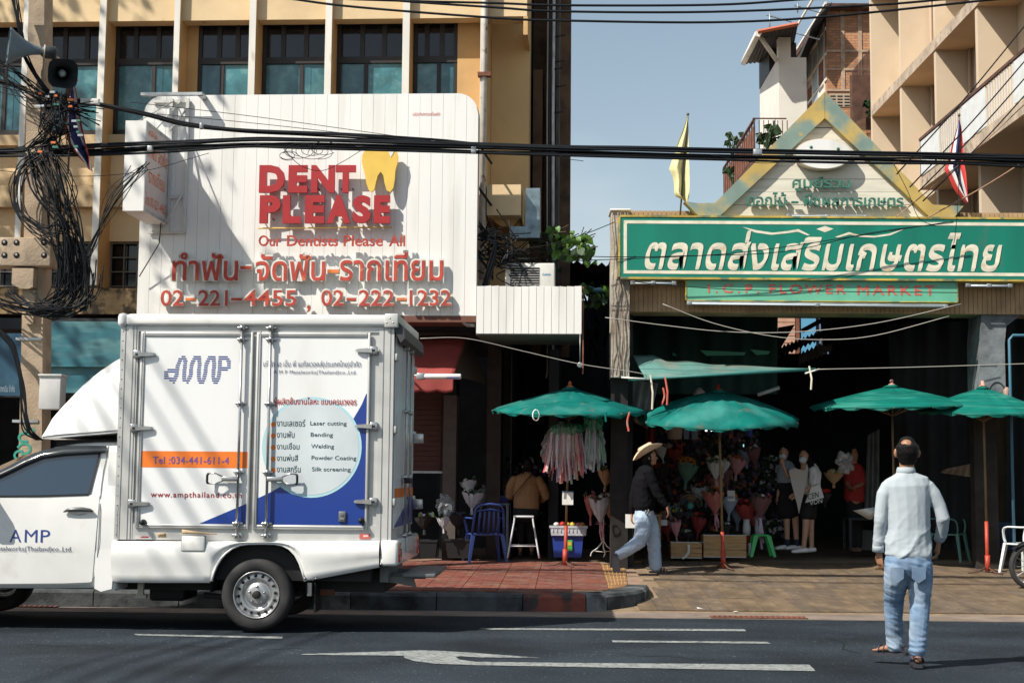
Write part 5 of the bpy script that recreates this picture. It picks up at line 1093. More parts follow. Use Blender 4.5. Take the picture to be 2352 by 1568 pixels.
px_sheet(R2, (2040, 745), (2255, 735), (2060, 1262), (2262, 1262), -.5, -.5, 50, 6, .06, 26).build('shade_cloth', mat('shade_black', (.014, .018, .020), .85, var=.3, vs=3), label='black shade cloth curtain hanging left of the grey gate pillar', cat='curtain', frame=R2)
px_sheet(R2, (2315, 700), (2500, 700), (2310, 1262), (2500, 1262), -.8, -.8, 50, 6, .06, 20).build('shade_cloth', MATS['shade_black'], label='black shade cloth curtain hanging right of the grey gate pillar', cat='curtain', frame=R2)
# tarpaulin awning stretched inside the gate
def curve(c, t):
    t = t*(len(c)-1); i = min(int(t), len(c)-2); q = t-i; return lerp(c[i][0], c[i+1][0], q), lerp(c[i][1], c[i+1][1], q)
TF = Frame(0, 19.55, 0)
ta = root('tarpaulin_awning', (4, 0, TF.z(1650, 870)), TF, label='faded teal tarpaulin awning stretched on poles above the umbrellas', cat='awning')
fc = [(1482, 868), (1560, 866), (1650, 861), (1760, 855), (1873, 846)]; bc = [(1453, 816), (1497, 814), (1528, 828), (1580, 830), (1640, 836), (1730, 840), (1872, 845.5)]
m = MB()
def fn(u, v):
    f_, b_ = curve(fc, u), curve(bc, u); yy = lerp(0, .7, v); sag = -3*math.sin(v*math.pi)*(1-abs(u-.5)); X, Z = TF.at(lerp(f_[0], b_[0], v), lerp(f_[1], b_[1], v)+1.2*math.sin(u*24+v*5)*v, yy); return (X, yy, Z)
m.sheet(fn, 40, 8, thick=(0, .004, -.006)); m.build('tarpaulin', M_tealtarp, ta, TF)
a, b = TF.at(1460, 872), TF.at(1873, 846); m = MB(); m.tube([(a[0]-.1, 0, a[1]), (b[0], 0, b[1]-.01)], .022, 6); m.build('front_pole', mat('pole_teal', (.03, .16, .15), .5), ta, TF)
a, b = TF.at(1427, 867), TF.at(1490, 871); m = MB(); m.tube([(a[0], -.04, a[1]), (b[0], -.04, b[1])], .013, 6); m.build('bamboo_pole', M_lwhite, ta, TF)
a, b = TF.at(1848, 858), TF.at(1880, 848); m = MB(); m.tube([(a[0], -.04, a[1]), (b[0], -.04, b[1])], .013, 6); m.build('bamboo_pole', M_lwhite, ta, TF)
for px, y0, y1 in ((1493, 866, 940), (1857, 846, 895), (1527, 872, 930)):
    a, b = TF.at(px, y0), TF.at(px+4, y1); m = MB(); m.tube([(a[0], -.05, a[1]+.03), ((a[0]+b[0])/2+.02, -.06, (a[1]+b[1])/2), (b[0], -.05, b[1])], .012, 4, flat=.3); m.build('tie_ribbon', M_gold if px != 1527 else M_pinkred, ta, TF)
# ---------------------------------------------------------------- buildings behind the gate
rbld = root('apartment_building', (9.4, 31, 0), label='cream apartment building with balcony fins rising at the right behind the gate', cat='building')
W1, W0, ZTOP = 9.0, 9.8, 19
m = MB(); m.box(W0, 14, 22, 37.55, -.2, ZTOP); m.build('wall', M_rbld, rbld)
for d in (37.4, 34.4, 31.4, 28.4, 25.4, 22.4):
    m = MB(); m.box(W1, W0-.002, d, d+.16, -.2, ZTOP); m.build('fin', M_rbld, rbld)
for zs_ in (4.6, 11.0, 14.25, 17.5):
    m = MB(); m.box(W1-.03, W0-.004, 22, 37.39, zs_, zs_+.26, 0); m.box(W1-.028, W0-.006, 22.02, 37.38, zs_-.004, zs_-.001, 1); m.build('floor_slab', [mat('slab_edge', (.52, .42, .32), .9, var=.3, vs=3, col2=(.22, .17, .13), s2=6, thr=(.5, .7)), M_soff], rbld)
m = MB(); m.box(8.6, W0-.005, 22, 31.39, 7.8, 8.06); m.box(8.602, W0-.006, 22.02, 31.38, 7.796, 7.799, 1); m.build('floor_slab', [MATS['slab_edge'], M_soff], rbld)
m = MB(); m.box(W1, W0-.005, 31.57, 37.39, 7.8, 8.06); m.build('floor_slab', M_rbld, rbld)
bal = root('balcony_railing', (8.62, 28, 8.06)); bal.parent = rbld; bal.matrix_basis = WM[rbld.name].inverted() @ WM[bal.name]
m = MB(); m.box(8.58, 8.64, 22, 31.39, 8.90, 8.96); m.build('rail', M_rusts, bal)
m = MB(); m.box(8.60, W0-.1, 31.33, 31.38, 8.06, 8.9); m.build('end_panel', M_rbld, bal)
M_bpan = mat('balcony_panel', (.66, .68, .68), .7, var=.1)
for k in range(6):
    y0 = 22.1+k*1.56
    m = MB()
    if k % 2 == 1: m.box(8.60, 8.63, y0, y0+1.5, 8.1, 8.88); m.build('panel', M_bpan, bal)
    else:
        for j in range(10):
            q = MB(); q.box(8.605, 8.62, y0+j*.15, y0+j*.15+.03, 8.08, 8.9); q.build('baluster', M_bpan, bal)
for (y0, z0, ww, hh) in ((29.3, 11.9, 1.2, 1.5), (26.3, 11.9, 1.2, 1.5), (35.6, 11.9, .8, 1.5), (32.6, 11.9, .8, 1.4), (29.2, 8.1, 1.5, 2.2), (26.2, 8.2, 1.2, 1.9), (32.6, 8.2, .8, 1.5), (35.6, 8.2, .8, 1.5), (35.6, 5.2, .8, 1.5), (32.6, 5.2, .8, 1.5), (29.4, 4.9, 1.6, 2.3), (26.2, 4.9, 1.6, 2.3)):
    w = root('window', (W0, y0, z0)); w.parent = rbld; w.matrix_basis = WM[rbld.name].inverted() @ WM[w.name]
    m = MB(); m.box(W0-.03, W0+.01, y0, y0+ww, z0, z0+hh); m.build('pane', M_glassd, w)
    for a, b, c, d in ((y0-.05, y0, z0-.05, z0+hh+.05), (y0+ww, y0+ww+.05, z0-.05, z0+hh+.05), (y0, y0+ww, z0-.05, z0), (y0, y0+ww, z0+hh, z0+hh+.05), (y0+ww/2-.03, y0+ww/2+.03, z0, z0+hh)):
        q = MB(); q.box(W0-.05, W0+.0, a, b, c, d); q.build('window_frame', M_rust, w)
for y in (31.35, 34.35):
    m = MB(); m.tube([(W1+.72, y-.06, 3), (W1+.72, y-.06, ZTOP)], .04, 6); m.build('downpipe', mat('pipe_tan', (.45, .33, .24), .6), rbld)
m = MB(); m.rbox(W1+.1, W1+.65, 30.9, 31.3, 12.2, 12.9, .03); m.build('wall_unit', mat('unit_grey', (.30, .30, .29), .6, var=.2), rbld)
m = MB(); m.sheet(lambda u, v: (lerp(8.75, 9.9, u)+.0, lerp(24.9, 25.3, v), 5.05+.35*math.sin(u*3.14)*math.sin(v*3.14)+.03*math.sin(u*30)), 14, 6); m.build('covered_bundle', MATS['unit_grey'], rbld)
# brick building
BK = Frame(0, 44, 0)
bk = root('brick_building', (9.8, 0, 0), BK, label='old brick building with a lattice side wall behind the white tower', cat='building')
xb0, xb1 = BK.x(1899, 150), BK.x(2012, 150); zt_ = BK.z(1950, 26)
mb_ = mat('old_brick', (.42, .19, .10), .9); t_ = mb_.node_tree; b_ = t_.nodes['Principled BSDF']
g_ = t_.nodes.new('ShaderNodeNewGeometry'); sx = t_.nodes.new('ShaderNodeSeparateXYZ'); cx_ = t_.nodes.new('ShaderNodeCombineXYZ'); br = t_.nodes.new('ShaderNodeTexBrick')
t_.links.new(g_.outputs['Position'], sx.inputs[0]); t_.links.new(sx.outputs[0], cx_.inputs[0]); t_.links.new(sx.outputs[2], cx_.inputs[1]); t_.links.new(cx_.outputs[0], br.inputs[0])
br.inputs['Scale'].default_value = 1; br.inputs['Brick Width'].default_value = .24; br.inputs['Row Height'].default_value = .085; br.inputs['Mortar Size'].default_value = .012
br.inputs['Color1'].default_value = (.56, .26, .125, 1); br.inputs['Color2'].default_value = (.34, .15, .08, 1); br.inputs['Mortar'].default_value = (.26, .18, .13, 1); br.inputs['Bias'].default_value = -.2
nz_ = t_.nodes.new('ShaderNodeTexNoise'); nz_.inputs['Scale'].default_value = 1.6; nz_.inputs['Detail'].default_value = 8; t_.links.new(g_.outputs['Position'], nz_.inputs[0])
rp_ = t_.nodes.new('ShaderNodeValToRGB'); rp_.color_ramp.elements[0].position = .56; rp_.color_ramp.elements[1].position = .68; mx_ = t_.nodes.new('ShaderNodeMixRGB'); mx_.inputs[2].default_value = (.24, .14, .09, 1)
t_.links.new(nz_.outputs[0], rp_.inputs[0]); t_.links.new(rp_.outputs[0], mx_.inputs[0]); t_.links.new(br.outputs[0], mx_.inputs[1]); t_.links.new(mx_.outputs[0], b_.inputs['Base Color'])
m = MB(); m.box(xb0, xb1, 0, .3, 0, zt_); m.build('wall', mb_, bk, BK)
for py in (118, 160, 208): m = MB(); z = BK.z(1950, py); m.box(xb0-.02, xb1, -.03, -.002, z-.035, z+.035); m.build('ring_beam', mat('brick_beam', (.46, .33, .24), .9, var=.3), bk, BK)
for px in (1935, 1975): m = MB(); x = BK.x(px, 100); m.box(x-.06, x+.06, -.028, -.001, BK.z(1950, 208), zt_); m.build('column', MATS['brick_beam'], bk, BK)
m = MB(); m.box(xb0-.05, xb1+.3, -.4, 9, zt_+.002, zt_+.12); m.build('roof', M_rusts, bk, BK)
m = MB(); m.box(xb0+.02, xb1-.02, .3, 9, 0, zt_); m.build('body', M_twr, bk, BK)
for r in range(4):
    for c in range(3):
        q = MB(); x = BK.x(1907+c*16, 220); z = BK.z(1950, 244-r*7); q.box(x, x+.16, -.03, -.002, z, z+.035); q.build('vent_slot', M_black, bk, BK)
m = MB(); m.box(BK.x(1905, 230), BK.x(1954, 230), -.02, -.001, BK.z(1950, 246), BK.z(1950, 216)); m.build('vent_block', mat('vent_beige', (.45, .36, .27), .9), bk, BK)
# lattice of window frames on its left side, receding
for k in range(9):
    y = .3+k*.95; q = MB(); q.box(xb0-.03, xb0+.018, y-.05, y+.05, BK.z(1899, 240), zt_-.4); q.build('window_frame', M_twr, bk, BK)
    for j in range(7):
        z = BK.z(1899, 236)+j*.82
        if k < 8 and z+.75 < zt_-.35-.1*k: q = MB(); q.box(xb0-.02, xb0+.016, y+.08, y+.87, z+.05, z+.7 if (k+j) % 3 else z+.4); q.build('pane', mat('lattice_blue', (.42, .48, .53), .4) if (j > 1 or k % 2) else M_rust, bk, BK)
for j in range(6): z = BK.z(1899, 240)+j*.82; q = MB(); q.box(xb0-.035, xb0+.015, 0, 8.5, z-.04, z+.04); q.build('window_frame', M_twr, bk, BK)
m = MB(); m.sheet(lambda u, v: (lerp(BK.x(1846, 60), BK.x(1899, 60), u), lerp(-.8, 7, v), lerp(BK.z(1846, 100), BK.z(1880, 24), u**.6)-1.2*v), 12, 2, thick=(0, 0, -.05)); m.build('corrugated_eave', mat('eave_dark', (.035, .035, .04), .7, var=.3), bk, BK)
# white tower with canopy
TW = Frame(0, 40, 0)
tw = root('white_tower', (7.3, 0, 0), TW, label='narrow white rendered tower with an open rooftop canopy', cat='building')
Zx = lambda x, y, d=0: TW.at(1635.4+x*.328, y*.328, d)
x0, x1 = Zx(467, 500)[0], Zx(661, 500)[0]; z1 = Zx(560, 403)[1]
m = MB(); m.box(x0, x1, 0, 3.4, 0, z1); m.build('wall', M_twr, tw, TW)
m = MB(); m.box(x0-.012, x0-.002, .6, 1.0, Zx(420, 1000)[1], Zx(420, 800)[1]); m.build('side_window', M_frame, tw, TW)
m = MB(); m.tube([(x0-.03, .12, 4), (x0-.03, .12, z1-2.2)], .05, 6); m.build('downpipe', M_finw, tw, TW)
m = MB(); m.box(x0, x0+.35, 0, .3, z1, Zx(480, 262)[1]); m.build('post', M_twr, tw, TW)
m = MB(); m.box(x0+.02, x1, 3.0, 3.3, z1, z1+1.6); m.box(x0-.02, x1, 1.5, 3.38, z1+.002, z1+.9); m.build('roof_room', M_frame, tw, TW)
pts_t = [(322, 233), (470, 203), (598, 178)]; 
def rf(u, v):
    t = curve([(322, 233), (470, 205), (598, 180)], u); b = curve([(222, 438), (400, 420), (560, 370)], u); X, Z = TW.at(1635.4+lerp(t[0], b[0], v)*.328, lerp(t[1], b[1], v)*.328, lerp(-.9, 3.2, v)); return (X, lerp(-.9, 3.2, v), Z+.02*math.sin(u*80))
m = MB(); m.sheet(rf, 60, 2, thick=(0, .02, -.05)); m.build('canopy_roof', mat('canopy_sheet', (.06, .055, .055), .7, var=.3), tw, TW)
a, b, c = Zx(318, 228, -.9), Zx(470, 198, -.9), Zx(598, 173, -.9); m = MB(); m.tube([(a[0], -.95, a[1]), (b[0], -.95, b[1]), (c[0], -.95, c[1])], .06, 4); m.build('fascia_rust', mat('fascia_rust', (.45, .13, .07), .7), tw, TW)
a, b = Zx(322, 240, -.9), Zx(222, 440, 3.2); m = MB(); m.tube([(a[0], -.95, a[1]), (b[0], 3.2, b[1])], .10, 5); m.build('gutter', M_finw, tw, TW)
a, b = Zx(332, 250, -.5), Zx(455, 428, -.02); m = MB(); m.tube([(a[0], -.5, a[1]), (b[0], -.02, b[1])], .07, 6); m.build('drain_pipe', M_finw, tw, TW)
# rusty balcony
rbal = root('rusty_balcony', (6.5, 40, 10), label='rust-red metal balcony railing with potted plants at the foot of the white tower', cat='balcony')
m = MB(); m.box(6.1, 7.0, 39, 45.3, 10.1, 10.28); m.build('slab', M_rusts, rbal)
for k in range(14):
    y = 39+k*.45; q = MB(); q.box(6.1, 6.13, y+.02, y+.43, 10.3, 11.15); q.build('panel', M_rust, rbal)
for k in range(15): q = MB(); y = 39+k*.45; q.box(6.08, 6.12, y-.015, y+.015, 10.28, 11.3); q.build('baluster', M_rusts, rbal)
for k in range(8): q = MB(); x = 6.1+k*.13; q.box(x, x+.02, 39, 39.03, 10.28, 11.3); q.build('baluster', M_rusts, rbal)
q = MB(); q.box(6.06, 6.13, 39, 45.3, 11.28, 11.33); q.box(6.06, 7.0, 38.98, 39.03, 11.331, 11.36); q.build('rail', M_rusts, rbal)
# tall rust screen on the brick building's right
rs = Frame(0, 39.5, 0)
m = MB(); px_ = [(980, 500), (1135, 305), (1135, 800), (985, 860)]; q = [rs.at(1635.4+a*.328, b*.328) for a, b in px_]; 
scr = root('rusty_screen', (q[0][0], 0, q[3][1]), rs, label='tall dark rusty railing screen between the brick building and the cream apartment building', cat='screen')
N = 16
for k in range(N):
    m = MB(); t0, t1 = k/N, (k+.7)/N; xa, xb_ = lerp(q[0][0], q[1][0], t0), lerp(q[0][0], q[1][0], t1); m.prism([(xa, lerp(q[3][1], q[2][1], t0)), (xb_, lerp(q[3][1], q[2][1], t1)), (xb_, lerp(q[0][1], q[1][1], t1)), (xa, lerp(q[0][1], q[1][1], t0))], 0, .03); m.build('bar', M_rusts, scr, rs)
m = MB(); m.box(q[0][0]+.03, q[1][0], .4, .45, q[3][1]-.1, q[0][1]); m.build('screen_back', mat('rust_back', (.16, .09, .06), .9, var=.3), scr, rs)
m = MB(); m.box(BK.x(1955, 260), BK.x(2010, 260), -3.2, -2.9, 5, BK.z(1980, 262)); m.build('screen_base', mat('base_stain', (.42, .34, .25), .9, var=.3, vs=2, col2=(.12, .09, .07), s2=2), scr, BK)
# TV aerials
def aerial(px, py0, py1, label):
    f = Frame(0, 42, 0); a, b = f.at(px, py0), f.at(px, py1); r0 = root('tv_aerial', (b[0], 0, b[1]), f, label=label, cat='aerial')
    m = MB(); m.tube([(b[0], 0, b[1]), (a[0], 0, a[1])], .02, 5); m.build('mast', M_metal, r0, f)
    for zz in (a[1]-.1, a[1]-.95): m = MB(); m.tube([(a[0]-.1, 0, zz), (a[0]+.7, .2, zz-.15)], .015, 4); [m.tube([(a[0]+.08*k, .02*k-.15, zz-.017*k-.03), (a[0]+.08*k, .02*k+.15, zz-.017*k+.03)], .008, 4) for k in range(1, 9)]; m.build('boom', M_metal, r0, f)
aerial(1768, 28, 72, 'thin two-boom television aerial above the white tower canopy')
aerial(1832, 6, 30, 'television aerial touching the top wires above the brick building')
# ---------------------------------------------------------------- alley between the buildings
AL = Frame(0, 24, 0)
m = MB(); m.box(AL.x(1150, 900), AL.x(1450, 900), .6, .8, -.1, AL.z(1350, 690, .6)); m.build('alley_wall', M_dark, label='dark wall closing the alley behind the umbrella', cat='wall', frame=AL)  # backdrop added so the alley reads dark, shade put into its colour
corrugated(AL, ((1270, 596), (1420, 610), (1280, 655), (1420, 690)), .6, -.6, M_rusts, 16, 'rusty_roof', label='rusty corrugated roof over the alley between the two buildings', cat='roof sheet')
m = MB()
for k in range(7): a = AL.at(1335+k*9+wob(4), 660+wob(10), -1); b = AL.at(1345+k*9+wob(15), 800+wob(60), -1); m.tube([(a[0], -1, a[1]), ((a[0]+b[0])/2+wob(.2), -1.1, (a[1]+b[1])/2), (b[0], -1, b[1])], .02, 5)
m.build('alley_cables', M_cable, label='loose tangle of dark cables hanging in the alley', cat='cables', kind='stuff', frame=AL)
m = MB(); a = AL.at(1378, 668, -1.6); m.ball((a[0], -1.6, a[1]), .09, 12, 8, sc=(1.5, 1, .6)); m.tube([(a[0]-.3, -1.6, a[1]+.1), (a[0], -1.6, a[1]), (a[0]+.3, -1.5, a[1]-.2)], .02, 5); m.build('wall_lamp', mat('lamp_teal', (.12, .30, .36), .4), label='small blue-grey lamp head beside the left gate post', cat='lamp', frame=AL)
# ---------------------------------------------------------------- utility pole, loudspeakers, cables
PF_ = Frame(0, 16.3, 0)
up = root('utility_pole', (-5.6, .15, 0), PF_, label='square concrete utility pole with a pierced concrete crossarm and meter box', cat='pole')
a0, a1 = PF_.x(62, 300), PF_.x(101, 300); zt = 11.5
m = MB(); xl = lambda z: PF_.x(60, 500)-.012*(5-z)*0
m.loft([[(lerp(PF_.x(44, 1000), PF_.x(66, 0), t), 0, z), (lerp(PF_.x(96, 1000), PF_.x(102, 0), t), 0, z), (lerp(PF_.x(96, 1000), PF_.x(102, 0), t), .30, z), (lerp(PF_.x(44, 1000), PF_.x(66, 0), t), .30, z)] for z, t in ((0, -.08), (1.8, 0.0), (4, .4), (6.9, 1.0), (8.2, 1.25))], sm=False); m.build('pole', M_pole, up, PF_)
m = MB(); X0, Z1 = PF_.at(-90, 544, -.16); X1, Z0 = PF_.at(115, 611, -.16)
m.rbox(X0, X1, -.16, .14, Z0, Z1, .012); m.build('crossarm', M_pole, up, PF_)
for px in (-45, 9, 37, 100):
    for py in (557, 586):
        X, Z = PF_.at(px+1, py, -.16); q = MB(); q.lathe([(.036, -.161), (.036, -.163), (.0001, -.163)], (X, 0, Z), 14, 'Y'); q.lathe([(.016, -.164), (.016, -.175), (.0001, -.176)], (X+.004, 0, Z), 8, 'Y', mi=1); q.build('bolt_hole', [M_black, mat('bolt', (.25, .22, .2), .5, .5)], up, PF_)
m = MB(); X0, Z1 = PF_.at(28, 615, -.14); X1, Z0 = PF_.at(75, 663, -.14); m.prism([(X0, Z1), (X1, Z1), (X1, Z0+.02), (X1-.05, Z0), (X0+.1, Z0), (X0, Z0+.06)], -.14, .0); m.prism([(X0+.1, Z0-.002), (X1, Z0-.002), (X1-.01, Z0-.4), (X1-.1, Z0-.4)], -.06, .2); m.build('arm_bracket', M_pole, up, PF_)
m = MB(); X0, Z1 = PF_.at(91, 861, -.12); X1, Z0 = PF_.at(137, 940, -.12); m.rbox(X0, X1, -.12, .08, Z0, Z1, .008); m.rbox(X0-.01, X1+.015, -.14, .09, Z1-.012, Z1+.012, .004); m.build('meter_box', mat('box_grey', (.50, .50, .49), .5, var=.1), up, PF_)
m = MB()
for cx, cy, r_, a0_, a1_ in ((55, 1004, .05, .5, 5.5), (55, 1030, .06, -2, 3), (68, 990, .035, 0, 4), (45, 1045, .05, 1, 5)):
    X, Z = PF_.at(cx, cy, -.01); q = [(X+r_*math.cos(lerp(a0_, a1_, t/14))*1.2, -.006, Z+r_*math.sin(lerp(a0_, a1_, t/14))) for t in range(15)]
    for a, b in zip(q, q[1:]):
        v = (Vector(b)-Vector(a)).normalized(); w = Vector((-v.z, 0, v.x))*.014; m.quad(Vector(a)-w, Vector(b)-w, Vector(b)+w, Vector(a)+w)
m.build('graffiti', mat('graffiti_green', (.04, .32, .24), .6), up, PF_, recalc=False)
for z in (1.95, 2.9): m = MB(); m.box(PF_.x(50, 600)-.03, PF_.x(100, 600)+.015, -.012, .31, z, z+.03); m.build('strap', M_metal, up, PF_)
def horn(c, d, size, label, col=(.13, .18, .21), LN=.42):
    c, d = Vector(c), Vector(d).normalized(); r0 = root('horn_loudspeaker', c, label=label, cat='loudspeaker')
    s_ = d.cross(Vector((0, 0, 1))).normalized(); u_ = s_.cross(d)
    rings = []
    for k in range(9):
        t = k/8; w = .045+(size-.045)*t**1.7; p = c+d*(LN*t); ring = []
        for j in range(20):
            a = j/20*6.2832; ca, sa = math.cos(a), math.sin(a); f_ = (abs(ca)**4+abs(sa)**4)**(-.25); f_ = lerp(1, f_, t); ring.append(p+s_*ca*w*f_+u_*sa*w*f_)
        rings.append(ring)
    mm = mat('horn_%d' % int(col[0]*100), col, .5, var=.15)
    m = MB(); m.loft(rings, caps=False); m.loft([[q+d*.012 for q in rings[-1]], rings[-1]], caps=False); m.build('flare', mm, r0, recalc=False)
    m = MB(); m.tube([c-d*.17, c-d*.15, c-d*.03, c+d*.01], [.05, .075, .075, .05], 14); m.build('driver', mat('driver_dark', (.04, .045, .05), .5), r0)
    m = MB(); m.tube([c-d*.035, c-d*.02], [.079, .079], 14); m.build('clamp_ring', mat('ring_cream', (.5, .45, .35), .5), r0)
    m = MB(); m.tube([c+d*.02, c+d*.2, c+d*.24], [.03, .045, .02], 12); m.build('reflex_cone', mat('cone_grey', (.3, .33, .35), .4), r0)
    m = MB(); m.tube([c, c+Vector((.05, .15, .02)), c+Vector((.1, .3, 0))], .015, 6); m.build('mount', M_metal, r0)
p = PF_.w(*(lambda q: (q[0], -.25, q[1]))(PF_.at(96, 118, -.25))); horn(p, (-1.1, -.5, .05), .2, 'grey horn loudspeaker pointing left near the top of the utility pole', LN=.36)
p = PF_.w(*(lambda q: (q[0], -.1, q[1]))(PF_.at(141, 169, -.1))); horn(p, (.36, -.9, -.26), .165, 'dark horn loudspeaker facing the street below the grey one', col=(.02, .026, .03), LN=.34)  # dark colour stands for the shade inside the horn's mouth
# cables
def spline(pts, n=6):
    P = [Vector(p) for p in pts]; P = [P[0]*2-P[1]]+P+[P[-1]*2-P[-2]]; out = []
    for i in range(1, len(P)-2):
        for k in range(n):
            t = k/n; a, b, c, d = P[i-1:i+3]; out.append(.5*((2*b)+(c-a)*t+(2*a-5*b+4*c-d)*t*t+(3*b-a-3*c+d)*t**3))
    out.append(P[-2]); return out
def cable(pts, Y, r, m_=None, label=None, group=None, n=5, k=6, dy=0):
    Ys = Y if hasattr(Y, '__len__') else [Y]*len(pts)
    P = spline([atY(px, py, y) for (px, py), y in zip(pts, Ys)], k); q = MB(); q.tube(P, r, n)
    return q.build('overhead_cable', m_ or M_cable, label=label, cat='cable', group=group)
low = [(-1500, 330), (-700, 362), (-60, 352), (60, 350), (200, 347), (400, 338), (560, 330), (700, 330), (1000, 338), (1300, 347), (1600, 354), (1950, 361), (2200, 366), (2420, 371), (3000, 372), (3800, 340)]
for k in range(13):
    o = ((k % 5)-2)*1.0; amp = [wob(3.6 if x_ < 700 else 2) for x_, _ in low]
    cable([(x, y+o*lerp(5.5, 5.8, min(1, max(0, (x-600)/1200)))+amp[i]) for i, (x, y) in enumerate(low)], 16.45+wob(.06), .008+.007*(k % 3 == 0), label='thick black cable in the lower bundle crossing the whole street', group='cables of the lower bundle')
upb = [(-1500, -60), (-700, 60), (-60, 175), (60, 205), (190, 232), (330, 262), (430, 285), (560, 300), (800, 312), (1000, 325), (1150, 335), (1500, 342), (1900, 352), (2200, 358), (2420, 362), (3000, 360), (3800, 325)]
for k in range(6):
    o = (k % 3)*3-3; amp = [wob(2) for _ in upb]
    cable([(x, y+o+amp[i]) for i, (x, y) in enumerate(upb)], 16.55+wob(.05), .008+.005*(k % 2), label='black cable in the upper bundle sloping down to the right over the dental sign', group='cables of the upper bundle')
for pts, lb in (([(640, -22), (745, -5), (900, 2), (1139, 8), (1290, 13), (1635, 12), (1832, 0), (2000, -14)], 'topmost of the three smooth wires crossing the sky'), ([(700, -22), (885, 0), (1139, 18), (1290, 27), (1635, 28), (1996, 13), (2160, 0), (2300, -14)], 'middle one of the three smooth wires crossing the sky'), ([(560, -22), (683, 0), (829, 18), (1139, 42), (1290, 48), (1635, 52), (1898, 39), (2249, 3), (2400, -14)], 'lowest of the three smooth wires crossing the sky')):
    e = pts[0], pts[-1]; cable([(e[0][0]-1400, e[0][1]-420), (e[0][0]-500, e[0][1]-130)]+pts+[(e[1][0]+500, e[1][1]-90), (e[1][0]+1400, e[1][1]-330)], 15, .014, label=lb)
cable([(965, 777), (1069, 777), (1200, 806), (1333, 836), (1470, 857), (1484, 870)], [18.9, 19, 19.2, 19.3, 19.4, 19.5], .006, M_cableg, 'thin pale wire from the red awning down to the teal awning')
cable([(1873, 848), (2100, 843), (2420, 833)], 19.5, .006, M_cableg, 'taut pale wire running right from the teal awning')
cable([(1390, 729), (1534, 748), (1674, 762), (1833, 762), (2012, 742), (2208, 698)], 19.45, .0065, M_cableg, 'upper of two sagging pale cables below the green sign')
cable([(1522, 698), (1638, 742), (1773, 772), (1893, 780), (2012, 770), (2180, 726)], 19.4, .0065, M_cableg, 'lower of two sagging pale cables below the green sign')
for pts, lb in (([(1290, 600), (1500, 592), (1700, 580), (1950, 545), (2190, 508)], 'upper thin black wire across the green sign lettering'), ([(1290, 585), (1400, 590), (1560, 588), (1800, 578), (2000, 535), (2190, 511)], 'lower thin black wire curving across the green sign lettering'), ([(1180, 460+115), (1270, 560), (1350, 535), (1412, 510)], 'black cable reaching the left gate post from the alley'), ([(1415, 643), (1600, 660), (1800, 668), (2200, 672)], 'thin black wire in front of the pale green sign')):
    cable(pts, 19.45, .006, label=lb)
for i, (x0, y0, x1, y1) in enumerate(((2352, 62, 2060, 400), (2380, 110, 2090, 430), (2380, 150, 2110, 440), (2380, 190, 2120, 462), (2380, 215, 2060, 498), (2380, 352, 2130, 500))):
    cable([(2*x0-x1, 2*y0-y1-20), (x0, y0), ((x0+x1)/2+3, (y0+y1)/2+4), (x1, y1)], [18.5, 17.5, 17, 16.6], .009 if i != 4 else .007, M_cable if i < 4 else mat('cable_rusty', (.35, .2, .12), .6), label='diagonal stay cable in front of the cream apartment building' if i < 4 else 'rusty diagonal stay cable crossing under the balcony', group='diagonal cables at the right' if i < 4 else 'rusty stays')
for (pts, lb) in (([(1140, 350), (1280, 352), (1290, 363), (1340, 370)], 'thin loose wire under the bundle beside the office building'), ([(1630, 355), (1700, 368), (1760, 375), (1850, 366)], 'thin loose wire sagging left of the oval plaque'), ([(2050, 372), (2085, 440), (2110, 500), (2150, 520)], 'thin loose wire hanging over the right gable slope'), ([(2200, 372), (2202, 440), (2194, 540), (2190, 560)], 'thin loose wire hanging by the striped flag'),
                  ([(650, 340), (690, 380), (740, 392), (790, 370), (830, 345)], 'loose wire loop hanging above the big red letters'), ([(360, 262), (600, 285), (900, 318), (1150, 340)], 'thin straight wire above the upper cable bundle'), ([(300, 235), (600, 270), (1000, 325), (1100, 332)], 'highest thin wire above the upper cable bundle'), ([(-20, 390), (150, 405), (320, 395), (480, 352)], 'thin wire curving under the bundle beside the pole')):
    cable(pts, 16.3, .004, label=lb)
m = MB()
for k in range(9):
    cx, cy, r = 700+wob(50), 350+wob(10), 9+random.random()*16; P = [atY(cx+r*1.6*math.cos(a/10*6.28+k), cy+r*math.sin(a/10*6.28+k)*(.8), 16.3) for a in range(9)]; m.tube(spline(P, 3), .0035, 4)
m.build('wire_coils', M_cable, label='small tangle of thin wire coils clipped to the bundle above the red letters', cat='wire', kind='stuff')
# tangle round the pole
m = MB(); random.seed(5)
def rope(P, r): m.tube(spline(P, 5), r, 5)
for k in range(34):       # hanging loops that bow to the left then sweep down
    x0 = 90+wob(40); y0 = 350+wob(12); x1 = 175+wob(45); y1 = 650+wob(60); bow = random.random()*90
    rope([atY(x0, y0, 16.2+wob(.12)), atY(x0+30+wob(20), 430+wob(25), 16.1+wob(.1)), atY(lerp(x0, x1, .6)+bow*.3, 520+wob(20), 16.05+wob(.1)), atY(x1, y1, 16.1+wob(.1)), atY(x1-30+wob(40), 705+wob(16), 16.1)], .006+.005*random.random())
for k in range(14):
    x0 = 75+wob(15); rope([atY(x0+30, 345+wob(10), 16.15), atY(x0-20-random.random()*20, 400+wob(20), 16.1), atY(x0-25-random.random()*14, 480+wob(20), 16.05), atY(x0+20+wob(10), 530+wob(15), 16.0), atY(x0+85+wob(20), 540+wob(40), 16.05), atY(170+wob(30), 640+wob(20), 16.1)], .005+.004*random.random())
